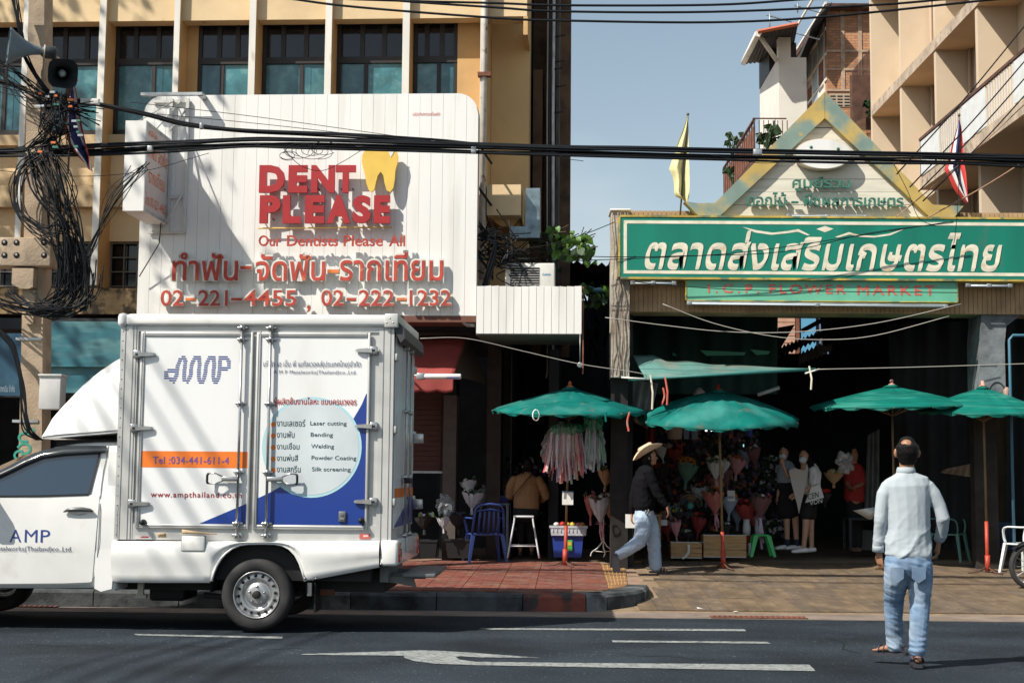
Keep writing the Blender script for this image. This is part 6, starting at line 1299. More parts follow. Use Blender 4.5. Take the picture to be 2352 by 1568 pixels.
for k in range(26):       # bottom coil
    cx, cy = 110+wob(40), 690+wob(18); w_ = 50+random.random()*70; rope([atY(cx-w_, cy-5+wob(12), 16.1), atY(cx-w_*.5, cy+18+wob(8), 16.0+wob(.1)), atY(cx+w_*.3, cy+22+wob(8), 16.0), atY(cx+w_*.8, cy-10+wob(14), 16.1), atY(cx+w_*.9, cy-70+wob(20), 16.15)], .006+.004*random.random())
for k in range(40):       # dense knot near the splice boxes
    rope([atY(130+wob(45), 225+wob(15), 16.1+wob(.1)), atY(125+wob(35), 270+wob(20), 16.05+wob(.1)), atY(130+wob(45), 310+wob(20), 16.1), atY(110+wob(60), 345+wob(10), 16.15)], .004+.004*random.random())
for k in range(16):
    rope([atY(-30, 150+wob(60), 16.2), atY(60+wob(20), 205+wob(30), 16.1), atY(120+wob(20), 240+wob(15), 16.1), atY(215+wob(25), 262+wob(30), 16.2)], .005+.003*random.random())
for k in range(10): rope([atY(180+wob(20), 640+wob(20), 16.1), atY(215+wob(10), 560+wob(20), 16.1), atY(260+wob(20), 460+wob(20), 16.2), atY(330+wob(30), 380+wob(10), 16.35)], .004+.003*random.random())
for k in range(9): rope([atY(-20, 735+wob(14), 16.1), atY(30+wob(6), 800+wob(10), 16.1), atY(48+wob(8), 900+wob(20), 16.1), atY(60+wob(10), 980+wob(10), 16.1), atY(90+wob(10), 1010, 16.2)], .009)
for k in range(8): rope([atY(20+k*3, -20, 16.1), atY(45+wob(6), 60, 16.1), atY(60+wob(6), 130, 16.15), atY(110+wob(10), 215, 16.1)], .008)
m.build('cable_tangle', M_cable, label='dense tangle of black cables and loops round the utility pole', cat='cables', kind='stuff')
m = MB()
for k in range(26): p = atY(130+wob(55), 280+wob(70), 16.0); q = .014+random.random()*.02; m.box(p.x-q, p.x+q, p.y, p.y+.03, p.z-.012, p.z+.012, k % 4)
m.build('splice_boxes', [M_metal, M_black, M_gletter, M_redo], label='small splice boxes and clips stuck in the cable tangle', cat='splice box', kind='stuff')
for (x, y, w_) in ((207, 234, .11), (1088, 345, .03), (463, 290, .02), (1740, 350, .05), (345, 342, .03)):
    p = atY(x, y, 16.35); q = MB(); q.rbox(p.x-w_, p.x+w_, p.y-.03, p.y+.03, p.z-.035, p.z+.035, .008); q.build('cable_clamp', M_lwhite if w_ > .1 else M_metal, label={207: 'white splice box on the bundle right of the pole', 1088: 'metal clamp on the bundle beside the dental sign edge', 463: 'tiny clamp on the upper bundle near the projecting sign', 1740: 'cream clamp on the bundle left of the gable', 345: 'clamp on the lower bundle before the projecting sign'}[x], cat='clamp')
# cables high over the street, out of the picture, whose shadows cross the truck
for k in range(5):
    q = MB(); x = -11.7+k*.27; q.tube(spline([(x-.4, -14, 12.6), (x, 2, 11.6+.03*k), (x+.4, 10, 11.9)], 8), .020+.006*(k % 3), 6); q.build('overhead_cable', M_cable, label='high power cable crossing the street above the truck', cat='cable', group='high cables over the street')
q = MB(); q.tube([(-11, 10, -.2), (-11, 10, 12.6)], [.16, .1], 8); q.tube([(-12, 10, 11.95), (-10, 10, 11.95)], .05, 6); q.build('utility_pole', M_pole, label='plain concrete pole beyond the left edge carrying the high cables', cat='pole')
for k, (y, z) in enumerate(((3.2, 8.2), (3.5, 8.6), (3.7, 9.3), (4.2, 8.0), (2.6, 10.2), (4.5, 8.8))):
    q = MB(); q.tube(spline([(-30, y-6, z+1.5), (-8+k, y, z), (24, y+5, z+2.5)], 8), .05, 6); q.build('overhead_cable', M_cable, label='cable over the near lane of the road on the camera side of the truck', cat='cable', group='cables over the near lane')
# street tree beyond the left edge, dappling the office building
random.seed(9)
tr_ = root('street_tree', (-12.4, 17.2, .1), label='tall street tree at the kerb beyond the left edge of the picture', cat='tree')
m = MB(); m.tube([(-12.4, 17.2, 0), (-12.5, 17.1, 4), (-12.2, 17.3, 8), (-12.3, 17.2, 12)], [.28, .22, .16, .08], 8); m.build('trunk', M_bark, tr_)
m = MB()
for k in range(14): a = random.random()*6.28; z = 7+random.random()*5; m.tube([(-12.3, 17.2, z), (-12.3+1.2*math.cos(a), 17.2+1.2*math.sin(a), z+.9), (-12.3+2.4*math.cos(a), 17.2+2.4*math.sin(a), z+1.2)], [.07, .05, .02], 5)
m.build('limbs', M_bark, tr_)
m = MB()
for k in range(46):
    a = random.random()*6.28; rr_ = 3.1*random.random()**.6; c = Vector((-12.2+rr_*math.cos(a), 17.2+rr_*math.sin(a), 12.6+wob(3.4)))
    for j in range(60):
        p = c+Vector((random.gauss(0, .45), random.gauss(0, .45), random.gauss(0, .35))); d = Vector((wob(), wob(), wob())).normalized(); e = d.orthogonal()*.06; f_ = d.cross(e).normalized()*.11; m.quad(p-e, p-f_, p+e, p+f_)
m.build('crown', M_leaf, tr_, recalc=False, kind='stuff')
# creeper with heart-shaped leaves in the alley
random.seed(21)
pl = root('climbing_plant', (.6, 21.6, 3.2), label='leafy green climbing plant with heart-shaped leaves above the white fascia', cat='plant')
lf = {}
for key, mm in (('a', M_leaf), ('b', M_leafd)):
    q = MB(); pts = [(0, 0), (.35, -.1), (.52, .15), (.45, .5), (.2, .85), (0, 1.1), (-.2, .85), (-.45, .5), (-.52, .15), (-.35, -.1)]
    q.add([(x, .12*abs(x), z) for x, z in pts]+[(0, -.03, .4)], [(i, (i+1) % 10, 10) for i in range(10)]); o = q.build('leaf', mm, recalc=False); lf[key] = o.data; bpy.data.objects.remove(o)
WPL = WM[pl.name].inverted()
def leaf(px, py, Y, s_, key):
    p = atY(px, py, Y); o = bpy.data.objects.new('leaf', lf[key]); COL.objects.link(o); o.parent = pl
    M_ = Matrix.Translation(p) @ Matrix.Rotation(wob(.9), 4, 'Z') @ Matrix.Rotation(math.pi+wob(1.0), 4, 'Y') @ Matrix.Rotation(wob(.8)-.3, 4, 'X') @ Matrix.Scale(s_, 4); o.matrix_basis = WPL @ M_
for k in range(95):
    t = random.random(); leaf(1268+t*92+wob(8), 548+t*26+wob(34), 21.0+wob(.35), .075+random.random()*.06, 'a' if random.random() < .75 else 'b')
for k in range(60): leaf(1225+wob(70), 575+wob(45), 21.5+wob(.3), .06+random.random()*.05, 'b')
for k in range(26): leaf(1365+wob(30), 672+wob(26), 21.2+wob(.2), .08+random.random()*.05, 'a' if k % 2 else 'b')
m = MB()
for k in range(22): x = 1260+random.random()*80; m.tube(spline([atY(1180+wob(30), 600+wob(20), 21.6), atY(x-30, 570+wob(30), 21.3), atY(x+20+wob(20), 545+wob(30), 21.0)], 4), .008, 4)
m.build('stems', M_bark, pl)
m = MB()
for k in range(46): x, y = 1150+wob(42), 585+wob(55); m.tube(spline([atY(x, y, 19.9+wob(.1)), atY(x+wob(50), y+wob(40), 19.8), atY(x+wob(60), y+wob(60), 19.9)], 4), .009, 4)
for k in range(12): m.tube(spline([atY(1100+wob(5), 540+wob(30), 19.8), atY(1140, 560+wob(30), 19.75), atY(1105+wob(8), 690+wob(20), 19.8)], 4), .010, 4)
m.build('cable_tangle', M_cable, label='tangle of black cables behind the edge of the dental sign', cat='cables', kind='stuff')
# pot plants on the rusty balcony
def tuft(px, py, Y, label, n, s_):
    p = atY(px, py, Y); q = MB()
    for k in range(n): a = random.random()*6.28; e = p+Vector((math.cos(a)*s_*random.random(), math.sin(a)*s_*.5, s_*(.5+random.random()))); q.tube([p, (p+e)/2+Vector((0, 0, s_*.3)), e], [.02, .015, .004], 4); [q.quad(e+Vector((wob(.1), wob(.1), wob(.1))), e+Vector((.14+wob(.1), wob(.1), wob(.08))), e+Vector((.1, wob(.1), .16)), e+Vector((-.06, wob(.1), .12))) for _ in range(3)]
    q.build('plant', M_leafd, label=label, cat='plant', recalc=False)
tuft(1762, 345, 38.8, 'spiky grey-green plant at the near end of the rusty balcony', 16, .38); tuft(1680, 355, 43, 'leafy plant sticking up from the far end of the rusty balcony', 9, .45); tuft(1684, 425, 43, 'small leafy plant below the far end of the rusty balcony', 8, .3); tuft(2010, 285, 39, 'dry brown twigs at the foot of the rusty screen', 14, .4)
# ---------------------------------------------------------------- people
def limb(m, pts, rad, side=(1, 0, 0), n=14):
    """rad: list of (across side, other) radii; rounded ends."""
    P = [Vector(p) for p in pts]; rad = [(r, r) if not hasattr(r, '__len__') else r for r in rad]; rings = []
    N = len(P); side = Vector(side)
    def ring(c, t, ra, rb):
        a = side-t*side.dot(t); a = a.normalized() if a.length > 1e-3 else t.orthogonal().normalized(); b = t.cross(a); return [c+a*ra*math.cos(q/n*6.2832)+b*rb*math.sin(q/n*6.2832) for q in range(n)]
    T = [(P[min(i+1, N-1)]-P[max(i-1, 0)]).normalized() for i in range(N)]
    for f, s in ((.98, .25), (.7, .72)): rings.append(ring(P[0]-T[0]*min(rad[0])*f*.8, T[0], rad[0][0]*s, rad[0][1]*s))
    for i in range(N): rings.append(ring(P[i], T[i], *rad[i]))
    for f, s in ((.7, .72), (.98, .25)): rings.append(ring(P[-1]+T[-1]*min(rad[-1])*f*.8, T[-1], rad[-1][0]*s, rad[-1][1]*s))
    m.loft(rings)
def blob(m, vox, name, mat_, parent, smooth=3, disp=None, **tg):
    o = m.build(name, mat_, parent, recalc=True); rm = o.modifiers.new('r', 'REMESH'); rm.mode = 'VOXEL'; rm.voxel_size = vox; rm.use_smooth_shade = True
    sm = o.modifiers.new('s', 'SMOOTH'); sm.iterations = smooth; sm.factor = .5
    dg = bpy.context.evaluated_depsgraph_get(); dg.update(); me = bpy.data.meshes.new_from_object(o.evaluated_get(dg)); o.modifiers.clear(); old = o.data; o.data = me; bpy.data.meshes.remove(old)
    if not me.materials: me.materials.append(mat_)
    if disp:
        W = WM[parent.name]; ns = [v.normal.copy() for v in me.vertices]
        for v, nn in zip(me.vertices, ns): v.co += nn*disp(W @ v.co, nn)
    for p in me.polygons: p.use_smooth = True
    return tag(o, **tg)
def hand(m, w, d, palm_n, s=1.0, curl=.5, thumb=1, r=.0085):
    """wrist w, direction of the fingers d, palm normal palm_n (fingers curl towards it)."""
    w, d, pn = Vector(w), Vector(d).normalized(), Vector(palm_n).normalized(); pn = (pn-d*pn.dot(d)).normalized(); a = d.cross(pn).normalized()*thumb
    limb(m, [w-d*.03*s, w+d*.02*s, w+d*.085*s], [(.026*s, .018*s), (.035*s, .016*s), (.040*s, .014*s)], a)
    for k, (o, L) in enumerate(((.030, .075), (.011, .085), (-.010, .080), (-.030, .062))):
        b = w+d*.085*s+a*o*s; c1 = b+(d+pn*curl*.4).normalized()*L*.45*s; c2 = c1+(d*(1-curl*.6)+pn*curl).normalized()*L*.32*s; c3 = c2+(d*(1-curl)+pn*curl*1.4).normalized()*L*.26*s; limb(m, [b-d*.03*s, b, c1, c2, c3], [r*s, r*s, r*.95*s, r*.9*s, r*.75*s], a, 8)
    b = w+d*.025*s+a*.03*s; limb(m, [b-a*.015*s, b+a*.02*s+d*.02*s+pn*.008*s, b+a*.03*s+d*.05*s+pn*.015*s, b+a*.025*s+d*.072*s+pn*.022*s], [.012*s, .011*s, .0095*s, .008*s], pn, 8)
def foot(m, ankle, d, s=1.0, toe=0):
    """ankle point about 7 cm above the sole, d the way the toes point."""
    A, d = Vector(ankle), Vector(d).normalized(); sd = d.cross(Vector((0, 0, 1))); sd = sd.normalized() if sd.length > .1 else Vector((1, 0, 0)); dn = sd.cross(d).normalized(); dn = dn if dn.z < 0 else -dn
    limb(m, [A-d*.035*s+dn*.035*s, A+d*.03*s+dn*.030*s, A+d*.10*s+dn*.042*s, A+d*.155*s+dn*.052*s], [(.030*s, .030*s), (.034*s, .036*s), (.042*s, .024*s), (.042*s, .014*s)], sd)
    for k in range(5): b = A+d*.15*s+dn*.055*s+sd*(k-2)*.017*s; limb(m, [b, b+d*(.045-.006*abs(k-1))*s], [.009*s, .008*s], sd, 6)
def sandal(A, d, s, parent, name='sandal', m_=None, strap=True):
    A, d = Vector(A), Vector(d).normalized(); sd = d.cross(Vector((0, 0, 1))); sd = sd.normalized() if sd.length > .1 else Vector((1, 0, 0)); dn = sd.cross(d).normalized(); dn = dn if dn.z < 0 else -dn
    m = MB(); out = [(-.075, .025), (-.06, .036), (0, .038), (.1, .048), (.16, .050), (.20, .040), (.215, .015)]; ring = [(a, b) for a, b in out]+[(a, -b) for a, b in reversed(out)]
    top = [A+d*a*s+sd*b*s+dn*.068*s for a, b in ring]; bot = [p+dn*.022*s for p in top]; m.loft([top, bot], sm=False); sole = m.build('sole', mat('sandal_sole', (.03, .03, .04), .6), parent)
    if strap:
        for (a0, h) in ((.09, .035), (.13, .03)):
            m = MB(); m.tube([A+d*a0*s+sd*.047*s+dn*.068*s, A+d*a0*s+sd*.03*s+dn*(.055-h)*s, A+d*a0*s+dn*(.045-h)*s, A+d*a0*s-sd*.03*s+dn*(.055-h)*s, A+d*a0*s-sd*.047*s+dn*.068*s], .010, 6, flat=.5); m.build('strap', m_ or mat('strap_navy', (.03, .04, .09), .6), parent)
        m = MB(); m.tube([A-d*.0*s+sd*.036*s+dn*.05*s, A-d*.06*s+sd*.02*s+dn*.02*s, A-d*.068*s+dn*.02*s, A-d*.06*s-sd*.02*s+dn*.02*s, A-sd*.036*s+dn*.05*s], .008, 6, flat=.5); m.build('strap', m_ or mat('strap_navy', (.03, .04, .09), .6), parent)
def folds(amp, f=9, seed=0, zf=2.2, lo=None):
    def fn(p, n):
        a = noise.noise(Vector((p.x*f*.8+seed, p.y*f*.8, p.z*f*zf))); b = noise.noise(Vector((p.x*f*2.2-p.z*f*1.7, p.y*f*2+seed, p.z*f*1.5+p.x*f*1.2)))
        r = 1-abs(a)*2.4; r2 = 1-abs(b)*2.6; k = 1 if lo is None else lo(p); return amp*k*(max(r, -.4)*.7+max(r2, -.3)*.5)
    return fn
# --- man walking away across the road -------------------------------------------------------
zx = lambda x, y, Y: atY(1800.75+x*.47284, 826.9+y*.47284, Y)
Y0 = 10.85
man = root('person', (zx(600, 900, Y0).x, Y0, 0), label='balding man in pale shirt and faded jeans walking away across the road', cat='person')
M_shirt = mat('shirt_pale', (.38, .43, .465), .85, var=.05, vs=2, bump=.05, bs=200)
M_jean = mat('jeans_faded', (.17, .26, .39), .9, var=.3, vs=6, col2=(.40, .49, .60), s2=3.2, thr=(.45, .72), bump=.08, bs=160)
B = MB()
hd = zx(597, 442, Y0-.0)
limb(B, [hd+Vector((0, .0, -.085)), hd+Vector((0, .0, -.03)), hd+Vector((0, .0, .03)), hd+Vector((0, 0, .055))], [(.055, .065), (.077, .09), (.08, .10), (.055, .065)])
limb(B, [hd+Vector((0, .02, -.06)), hd+Vector((0, .01, -.13)), hd+Vector((0, 0, -.20))], [(.055, .06), (.055, .055), (.07, .06)])
for s in (-1, 1): limb(B, [hd+Vector((s*.084, .0, -.045)), hd+Vector((s*.093, -.005, -.015)), hd+Vector((s*.09, -.01, .012))], [(.008, .014), (.010, .02), (.007, .014)], (1, 0, 0), 8)
limb(B, [hd+Vector((0, .09, .0)), hd+Vector((0, .115, -.03)), hd+Vector((0, .10, -.045))], [.014, .017, .012], (1, 0, 0), 8); B.ball(hd+Vector((0, .07, -.085)), .03)
for s in (-1, 1): B.ball(hd+Vector((s*.03, .088, .01)), .012)
B.ball(hd+Vector((-.012, -.046, .040)), .051, 10, 8)
sh = [zx(478, 592, Y0), zx(722, 592, Y0)]
pelv = zx(605, 940, Y0); chest = zx(600, 640, Y0)
limb(B, [hd+Vector((0, 0, -.18)), chest, zx(603, 780, Y0), pelv], [(.06, .06), (.13, .075), (.13, .08), (.14, .085)])
La = [zx(480, 600, Y0), zx(462, 765, Y0+.0), zx(459, 930, Y0+.06)]; Ra = [zx(720, 600, Y0), zx(764, 752, Y0), zx(752, 880, Y0+.10)]
La[0] = zx(515, 632, Y0); Ra = [zx(690, 632, Y0), zx(742, 692, Y0), zx(768, 765, Y0), Ra[2]]
limb(B, La, [.036, .036, .026]); limb(B, Ra, [.034, .036, .034, .026])
kL, kR = zx(534, 1175, Y0+.18), zx(660, 1185, Y0+.02); fL, fR = zx(548, 1372, Y0+.28), zx(650, 1425, Y0-.02)
fL.z = max(fL.z, .08)
for A in ([zx(548, 960, Y0), kL, fL], [zx(664, 960, Y0), kR, fR]): limb(B, A, [.075, .055, .035])
hand(B, La[2]+Vector((.006, .01, .0)), (.10, .1, -1), (.9, .35, 0), 1.05, .75, -1); hand(B, Ra[3], (-.05, .25, -1), (-.9, .3, 0), 1.05, .75, 1)
dL, dR = Vector((-.75, .6, -.05)), Vector((.18, 1, -.0))
foot(B, fL, dL); foot(B, fR, dR)
blob(B, .0075, 'body', M_skin, man, 2)
H = MB(); limb(H, [hd+Vector((0, -.01, -.06)), hd+Vector((0, -.012, -.02)), hd+Vector((0, -.008, .03)), hd+Vector((0, -.004, .062))], [(.072, .07), (.087, .094), (.089, .104), (.064, .076)])
blob(H, .008, 'hair', M_hair, man, 1, lambda p, n: -.016 if (p-(hd+Vector((-.012, -.088, .072)))).length < .026 else .003*noise.noise(p*60))
Sx = MB()
limb(Sx, [zx(592, 548, Y0), zx(594, 575, Y0), zx(598, 610, Y0), zx(603, 700, Y0), zx(606, 820, Y0), zx(604, 900, Y0), zx(604, 945, Y0)], [(.075, .07), (.166, .085), (.182, .105), (.166, .112), (.162, .114), (.172, .122), (.180, .128)])
limb(Sx, [zx(506, 610, Y0), zx(486, 650, Y0), zx(474, 720, Y0), zx(468, 780, Y0), zx(462, 860, Y0+.04), zx(458, 922, Y0+.06)], [.052, .056, .051, .047, .042, .037])
limb(Sx, [zx(694, 610, Y0), zx(724, 650, Y0), zx(755, 710, Y0), zx(772, 765, Y0-.01), zx(768, 820, Y0+.04), zx(757, 868, Y0+.09)], [.052, .056, .052, .050, .046, .040])
def sfold(p, n):
    low = max(0, min(1, (1.18-p.z)/.35)); a = math.sin((p.z*30-(p.x-man.location.x)*34)+3*noise.noise(p*5)); b = noise.noise(Vector((p.x*13+p.z*7, p.y*9, p.z*22-p.x*8))); c = noise.noise(Vector((p.x*26, p.y*20, p.z*11)))
    g = (1-abs(math.sin(p.z*17-(p.x-man.location.x)*13+2.4*noise.noise(p*4+Vector((3, 0, 0))))))**2; return .010*(g-.3)*low+.0030*max(a, -.2)*low+.0022*(1-abs(b)*2.5)*(.1+.9*low)+.0008*(1-abs(c)*3)
blob(Sx, .0068, 'shirt', M_shirt, man, 3, sfold)
c0 = zx(592, 527, Y0); m = MB(); m.loft([[c0+Vector((math.cos(a/16*6.283)*r*.95, math.sin(a/16*6.283)*r*.95-.0, z)) for a in range(16)] for r, z in ((.066, .012), (.073, -.004), (.078, -.028), (.074, -.032))], caps=False); m.build('collar', M_shirt, man)
m = MB(); m.tube([zx(460, 888, Y0+.055)+Vector((0, 0, 0)), zx(457, 930, Y0+.06)], [.0445, .0455], 16); m.build('cuff', M_shirt, man)
m = MB(); yk = [zx(lerp(500, 708, t/12), 605-18*math.sin(t/12*3.14), Y0-.105-.01*math.sin(t/12*3.14)) for t in range(13)]
Tm = MB()
limb(Tm, [zx(604, 925, Y0), zx(604, 975, Y0), zx(604, 1010, Y0)], [(.162, .115), (.175, .125), (.165, .12)])
limb(Tm, [zx(550, 985, Y0), zx(545, 1060, Y0+.05), zx(533, 1170, Y0+.18), zx(532, 1250, Y0+.22), zx(536, 1330, Y0+.27), zx(542, 1385, Y0+.28)], [(.092, .11), (.092, .10), (.074, .078), (.068, .07), (.066, .068), (.068, .07)])
limb(Tm, [zx(660, 985, Y0), zx(662, 1060, Y0), zx(660, 1180, Y0+.02), zx(657, 1270, Y0), zx(651, 1350, Y0-.01), zx(648, 1412, Y0-.02)], [(.092, .11), (.092, .10), (.076, .08), (.070, .072), (.066, .068), (.064, .066)])
def jf(p, n):
    lo = max(0, min(1, (.42-p.z)/.3)); kn = math.exp(-((p.z-.50)/.10)**2)+.8*math.exp(-((p.z-.78)/.07)**2); a = noise.noise(Vector((p.x*12, p.y*10, p.z*26+p.x*8))); b = math.sin(p.z*95+6*noise.noise(p*7)+p.x*30)
    return .004*(1-abs(a)*2.6)*(.4+lo*.5+kn*.6)+.0030*b*(lo*.9+kn*.3)
blob(Tm, .007, 'jeans', M_jean, man, 3, jf)
for px in (548, 655):
    m = MB(); c = [zx(px-32, 1005, Y0-.132), zx(px+34, 1005, Y0-.132), zx(px+34, 1060, Y0-.128), zx(px, 1082, Y0-.125), zx(px-32, 1060, Y0-.128)]; m.add(c+[p+Vector((0, .012, 0)) for p in c], [list(range(5)), list(range(9, 4, -1))]+[[i, (i+1) % 5, 5+(i+1) % 5, 5+i] for i in range(5)]); m.build('back_pocket', M_jean, man)
sandal(fL, dL, 1.05, man); sandal(fR, dR, 1.05, man)
# --- man in a straw hat walking past the umbrellas ------------------------------------------
wx = lambda x, y, Y=19.35: atY(1378.1+x*.35157, 826.9+y*.35157, Y)
YW = 19.35
wk = root('person', (wx(300, 1300).x, YW, .05), label='young man in wide straw hat, black sweater and baggy pale jeans striding right', cat='person')
B = MB(); hd = wx(322, 628)
limb(B, [hd+Vector((.012, 0, -.09)), hd+Vector((.008, 0, -.03)), hd+Vector((0, 0, .03)), hd+Vector((0, 0, .08))], [(.060, .05), (.088, .072), (.094, .075), (.06, .05)])
limb(B, [hd+Vector((-.02, 0, -.05)), hd+Vector((-.035, 0, -.12)), hd+Vector((-.05, 0, -.19))], [(.055, .05), (.05, .05), (.06, .06)])
limb(B, [hd+Vector((.085, 0, .0)), hd+Vector((.112, 0, -.028)), hd+Vector((.09, 0, -.038))], [.010, .013, .010], (0, 1, 0), 8)
B.ball(hd+Vector((.07, 0, -.085)), .026); B.ball(hd+Vector((.088, 0, -.055)), .014, sc=(.8, 1.6, .7)); B.ball(hd+Vector((-.01, -.075, -.02)), .022, sc=(.8, .5, 1.3)); B.ball(hd+Vector((-.01, .075, -.02)), .022, sc=(.8, .5, 1.3))
Ya, Yb = YW-.20, YW+.20
fa = [wx(322, 725, Ya), wx(368, 860, Ya), wx(438, 958, Ya)]; ra = [wx(262, 740, Yb), wx(222, 880, Yb), wx(208, 1005, Yb)]
limb(B, [hd+Vector((-.05, 0, -.17)), wx(285, 770), wx(285, 980)], [(.06, .06), (.10, .15), (.11, .14)])
for A in (fa, ra): limb(B, A, [.042, .036, .026])
hand(B, fa[2], (.25, 0, -1), (-1, .3, 0), .95, .7, 1); hand(B, ra[2], (-.05, 0, -1), (1, -.2, 0), .95, .8, 1)
fl = [wx(312, 1010, YW+.09), wx(352, 1170, YW+.1), wx(357, 1345, YW+.1)]; bl2 = [wx(285, 1010, YW-.09), wx(268, 1172, YW-.1), wx(104, 1285, YW-.1)]
for A in (fl, bl2): limb(B, A, [.075, .052, .036])
df, db = Vector((1, -.12, -.03)), Vector((.10, 0, -1))
foot(B, fl[2], df, .95); foot(B, bl2[2]+Vector((-.01, 0, -.02)), db, .95)
blob(B, .0085, 'body', M_skin, wk, 2)
for s in (-1, 1):
    m = MB(); m.ball(hd+Vector((.082, s*.03, .005)), .010, 8, 6); m.build('eye', mat('eye_dark', (.02, .015, .01), .2), wk)
H = MB(); limb(H, [hd+Vector((-.025, 0, -.06)), hd+Vector((-.022, 0, 0)), hd+Vector((-.01, 0, .06))], [(.082, .078), (.09, .086), (.08, .075)]); blob(H, .01, 'hair', M_hair, wk, 1, lambda p, n: .003*noise.noise(p*50))
m = MB(); hc = wx(312, 600); ax = Vector((math.cos(.52), 0, math.sin(.52))); upv = Vector((-math.sin(.52), 0, math.cos(.52))); rings = []
def hring(r, h, curl): return [hc+ax*r*1.12*math.cos(a/36*6.283)+Vector((0, 1, 0))*r*math.sin(a/36*6.283)+upv*(h+curl*abs(math.sin(a/36*6.283))**2) for a in range(36)]
for r, h, c in ((.205, -.0, .085), (.17, -.012, .045), (.13, -.010, .012), (.105, .0, .0), (.10, .05, 0), (.092, .095, 0), (.07, .108, 0), (.03, .098, 0), (.001, .096, 0)): rings.append(hring(r, h, c))
m.loft(rings, caps=False); m.loft([[p-upv*.006 for p in r] for r in rings[:4]], caps=False); m.loft([rings[0], [p-upv*.006 for p in rings[0]]], caps=False); m.build('straw_hat', mat('straw', (.66, .52, .36), .8, var=.15, vs=40, bump=.4, bs=160), wk)
m = MB(); m.loft([hring(.1075, .004, 0), hring(.104, .025, 0)], caps=False); m.build('hat_band', mat('band_tan', (.42, .30, .18), .7), wk)
M_swt = mat('sweater_black', (.008, .008, .010), .95, spec=.08, var=.15, vs=8, bump=.3, bs=120)
Sx = MB(); limb(Sx, [wx(310, 690), wx(300, 715), wx(288, 780), wx(284, 880), wx(290, 950), wx(292, 975)], [(.07, .08), (.10, .17), (.135, .20), (.135, .185), (.15, .18), (.125, .165)])
limb(Sx, [wx(315, 725, Ya), wx(340, 790, Ya-.01), wx(370, 865, Ya-.01), wx(405, 915, Ya), wx(430, 948, Ya)], [.075, .068, .060, .052, .036]); limb(Sx, [wx(268, 735, Yb), wx(240, 800, Yb), wx(222, 880, Yb), wx(212, 950, Yb), wx(208, 995, Yb)], [.07, .064, .058, .05, .036])
blob(Sx, .011, 'sweater', M_swt, wk, 3, folds(.006, 6, 3))
Tm = MB(); M_j2 = mat('jeans_pale', (.34, .44, .57), .9, var=.12, vs=6, bump=.1, bs=150)
limb(Tm, [wx(292, 985), wx(290, 1030)], [(.12, .15), (.135, .16)])
limb(Tm, [wx(312, 1030, YW+.085), wx(335, 1100, YW+.09), wx(352, 1190, YW+.1), wx(358, 1280, YW+.1), wx(362, 1350, YW+.1)], [(.11, .1), (.105, .095), (.088, .085), (.082, .08), (.078, .075)]); limb(Tm, [wx(280, 1030, YW-.085), wx(282, 1100, YW-.09), wx(258, 1185, YW-.1), wx(190, 1232, YW-.1), wx(118, 1275, YW-.1)], [(.11, .1), (.108, .095), (.09, .085), (.078, .075), (.062, .06)])
blob(Tm, .011, 'jeans', M_j2, wk, 3, folds(.010, 8, 9, 1.6))
m = MB(); k_ = wx(300, 990, YW-.19); m.ball(k_, .022, sc=(.8, .5, 1.2)); m.ball(k_+Vector((.035, 0, .01)), .02, sc=(.7, .5, 1.3)); m.ball(k_+Vector((.015, 0, -.03)), .02, sc=(1, .5, 1)); m.build('keyring', M_alud, wk)
sandal(fl[2], df, .98, wk, m_=M_black); sandal(bl2[2]+Vector((-.01, 0, -.02)), db, .98, wk, m_=M_black)
# --- two women with masks -------------------------------------------------------------------
vx = lambda x, y, Y=21.5: atY(1745.6+x*.26953, 882+y*.26953, Y)
def standing_woman(label, hdp, Y, spec):
    w = root('person', (vx(hdp[0], 1400, Y).x, Y, .156), label=label, cat='person'); B = MB(); hd = vx(*hdp, Y); s = spec
    limb(B, [hd+Vector((-.02, -.02, -.085)), hd+Vector((-.01, -.01, -.03)), hd+Vector((0, 0, .03)), hd+Vector((0, 0, .08))], [(.05, .052), (.068, .082), (.073, .088), (.05, .055)])
    limb(B, [hd+Vector((0, .01, -.06)), hd+Vector((0, .01, -.18))], [.045, .05]); limb(B, [hd+Vector((-.05, -.075, -.01)), hd+Vector((-.062, -.09, -.03))], [.010, .012], (1, 0, 0), 8)
    limb(B, [hd+Vector((0, 0, -.16)), vx(*s['chest'], Y), vx(*s['hip'], Y)], [(.05, .05), (.13, .09), (.135, .1)])
    for A in s['arms']: limb(B, [vx(*q) for q in A], [.038, .033, .022])
    for (w_, d, pn, t) in s['hands']: hand(B, vx(*w_), d, pn, .85, .6, t, .009)
    for A in s['legs']: limb(B, [vx(*q) for q in A[:3]], [.07, .052, .034]); foot(B, vx(*A[2])+Vector((0, 0, .0)), A[3], .85)
    blob(B, .010, 'body', M_skinp, w, 2)
    for e in (-1, 1): m = MB(); m.ball(hd+Vector((-.03+e*.03, -.082+e*.004, .008)), .009, 8, 6); m.build('eye', MATS['eye_dark'], w)
    m = MB(); c = hd+Vector((-.03, -.062, -.045)); m.ball(c, .062, 14, 10, sc=(.95, .75, .85)); m.build('face_mask', mat('mask_pale_blue', (.55, .66, .74), .7), w)
    H = MB(); limb(H, [hd+Vector((.02, .03, -.05)), hd+Vector((.012, .022, .02)), hd+Vector((.005, .012, .085))], [(.075, .075), (.085, .085), (.06, .068)])
    for (p_, r) in s['hair']: limb(H, [vx(*q) for q in p_], r)
    blob(H, .011, 'hair', M_hair, w, 2, lambda p, n: .004*noise.noise(Vector((p.x*60, p.y*60, p.z*14))))
    return w, hd
YB = 21.45
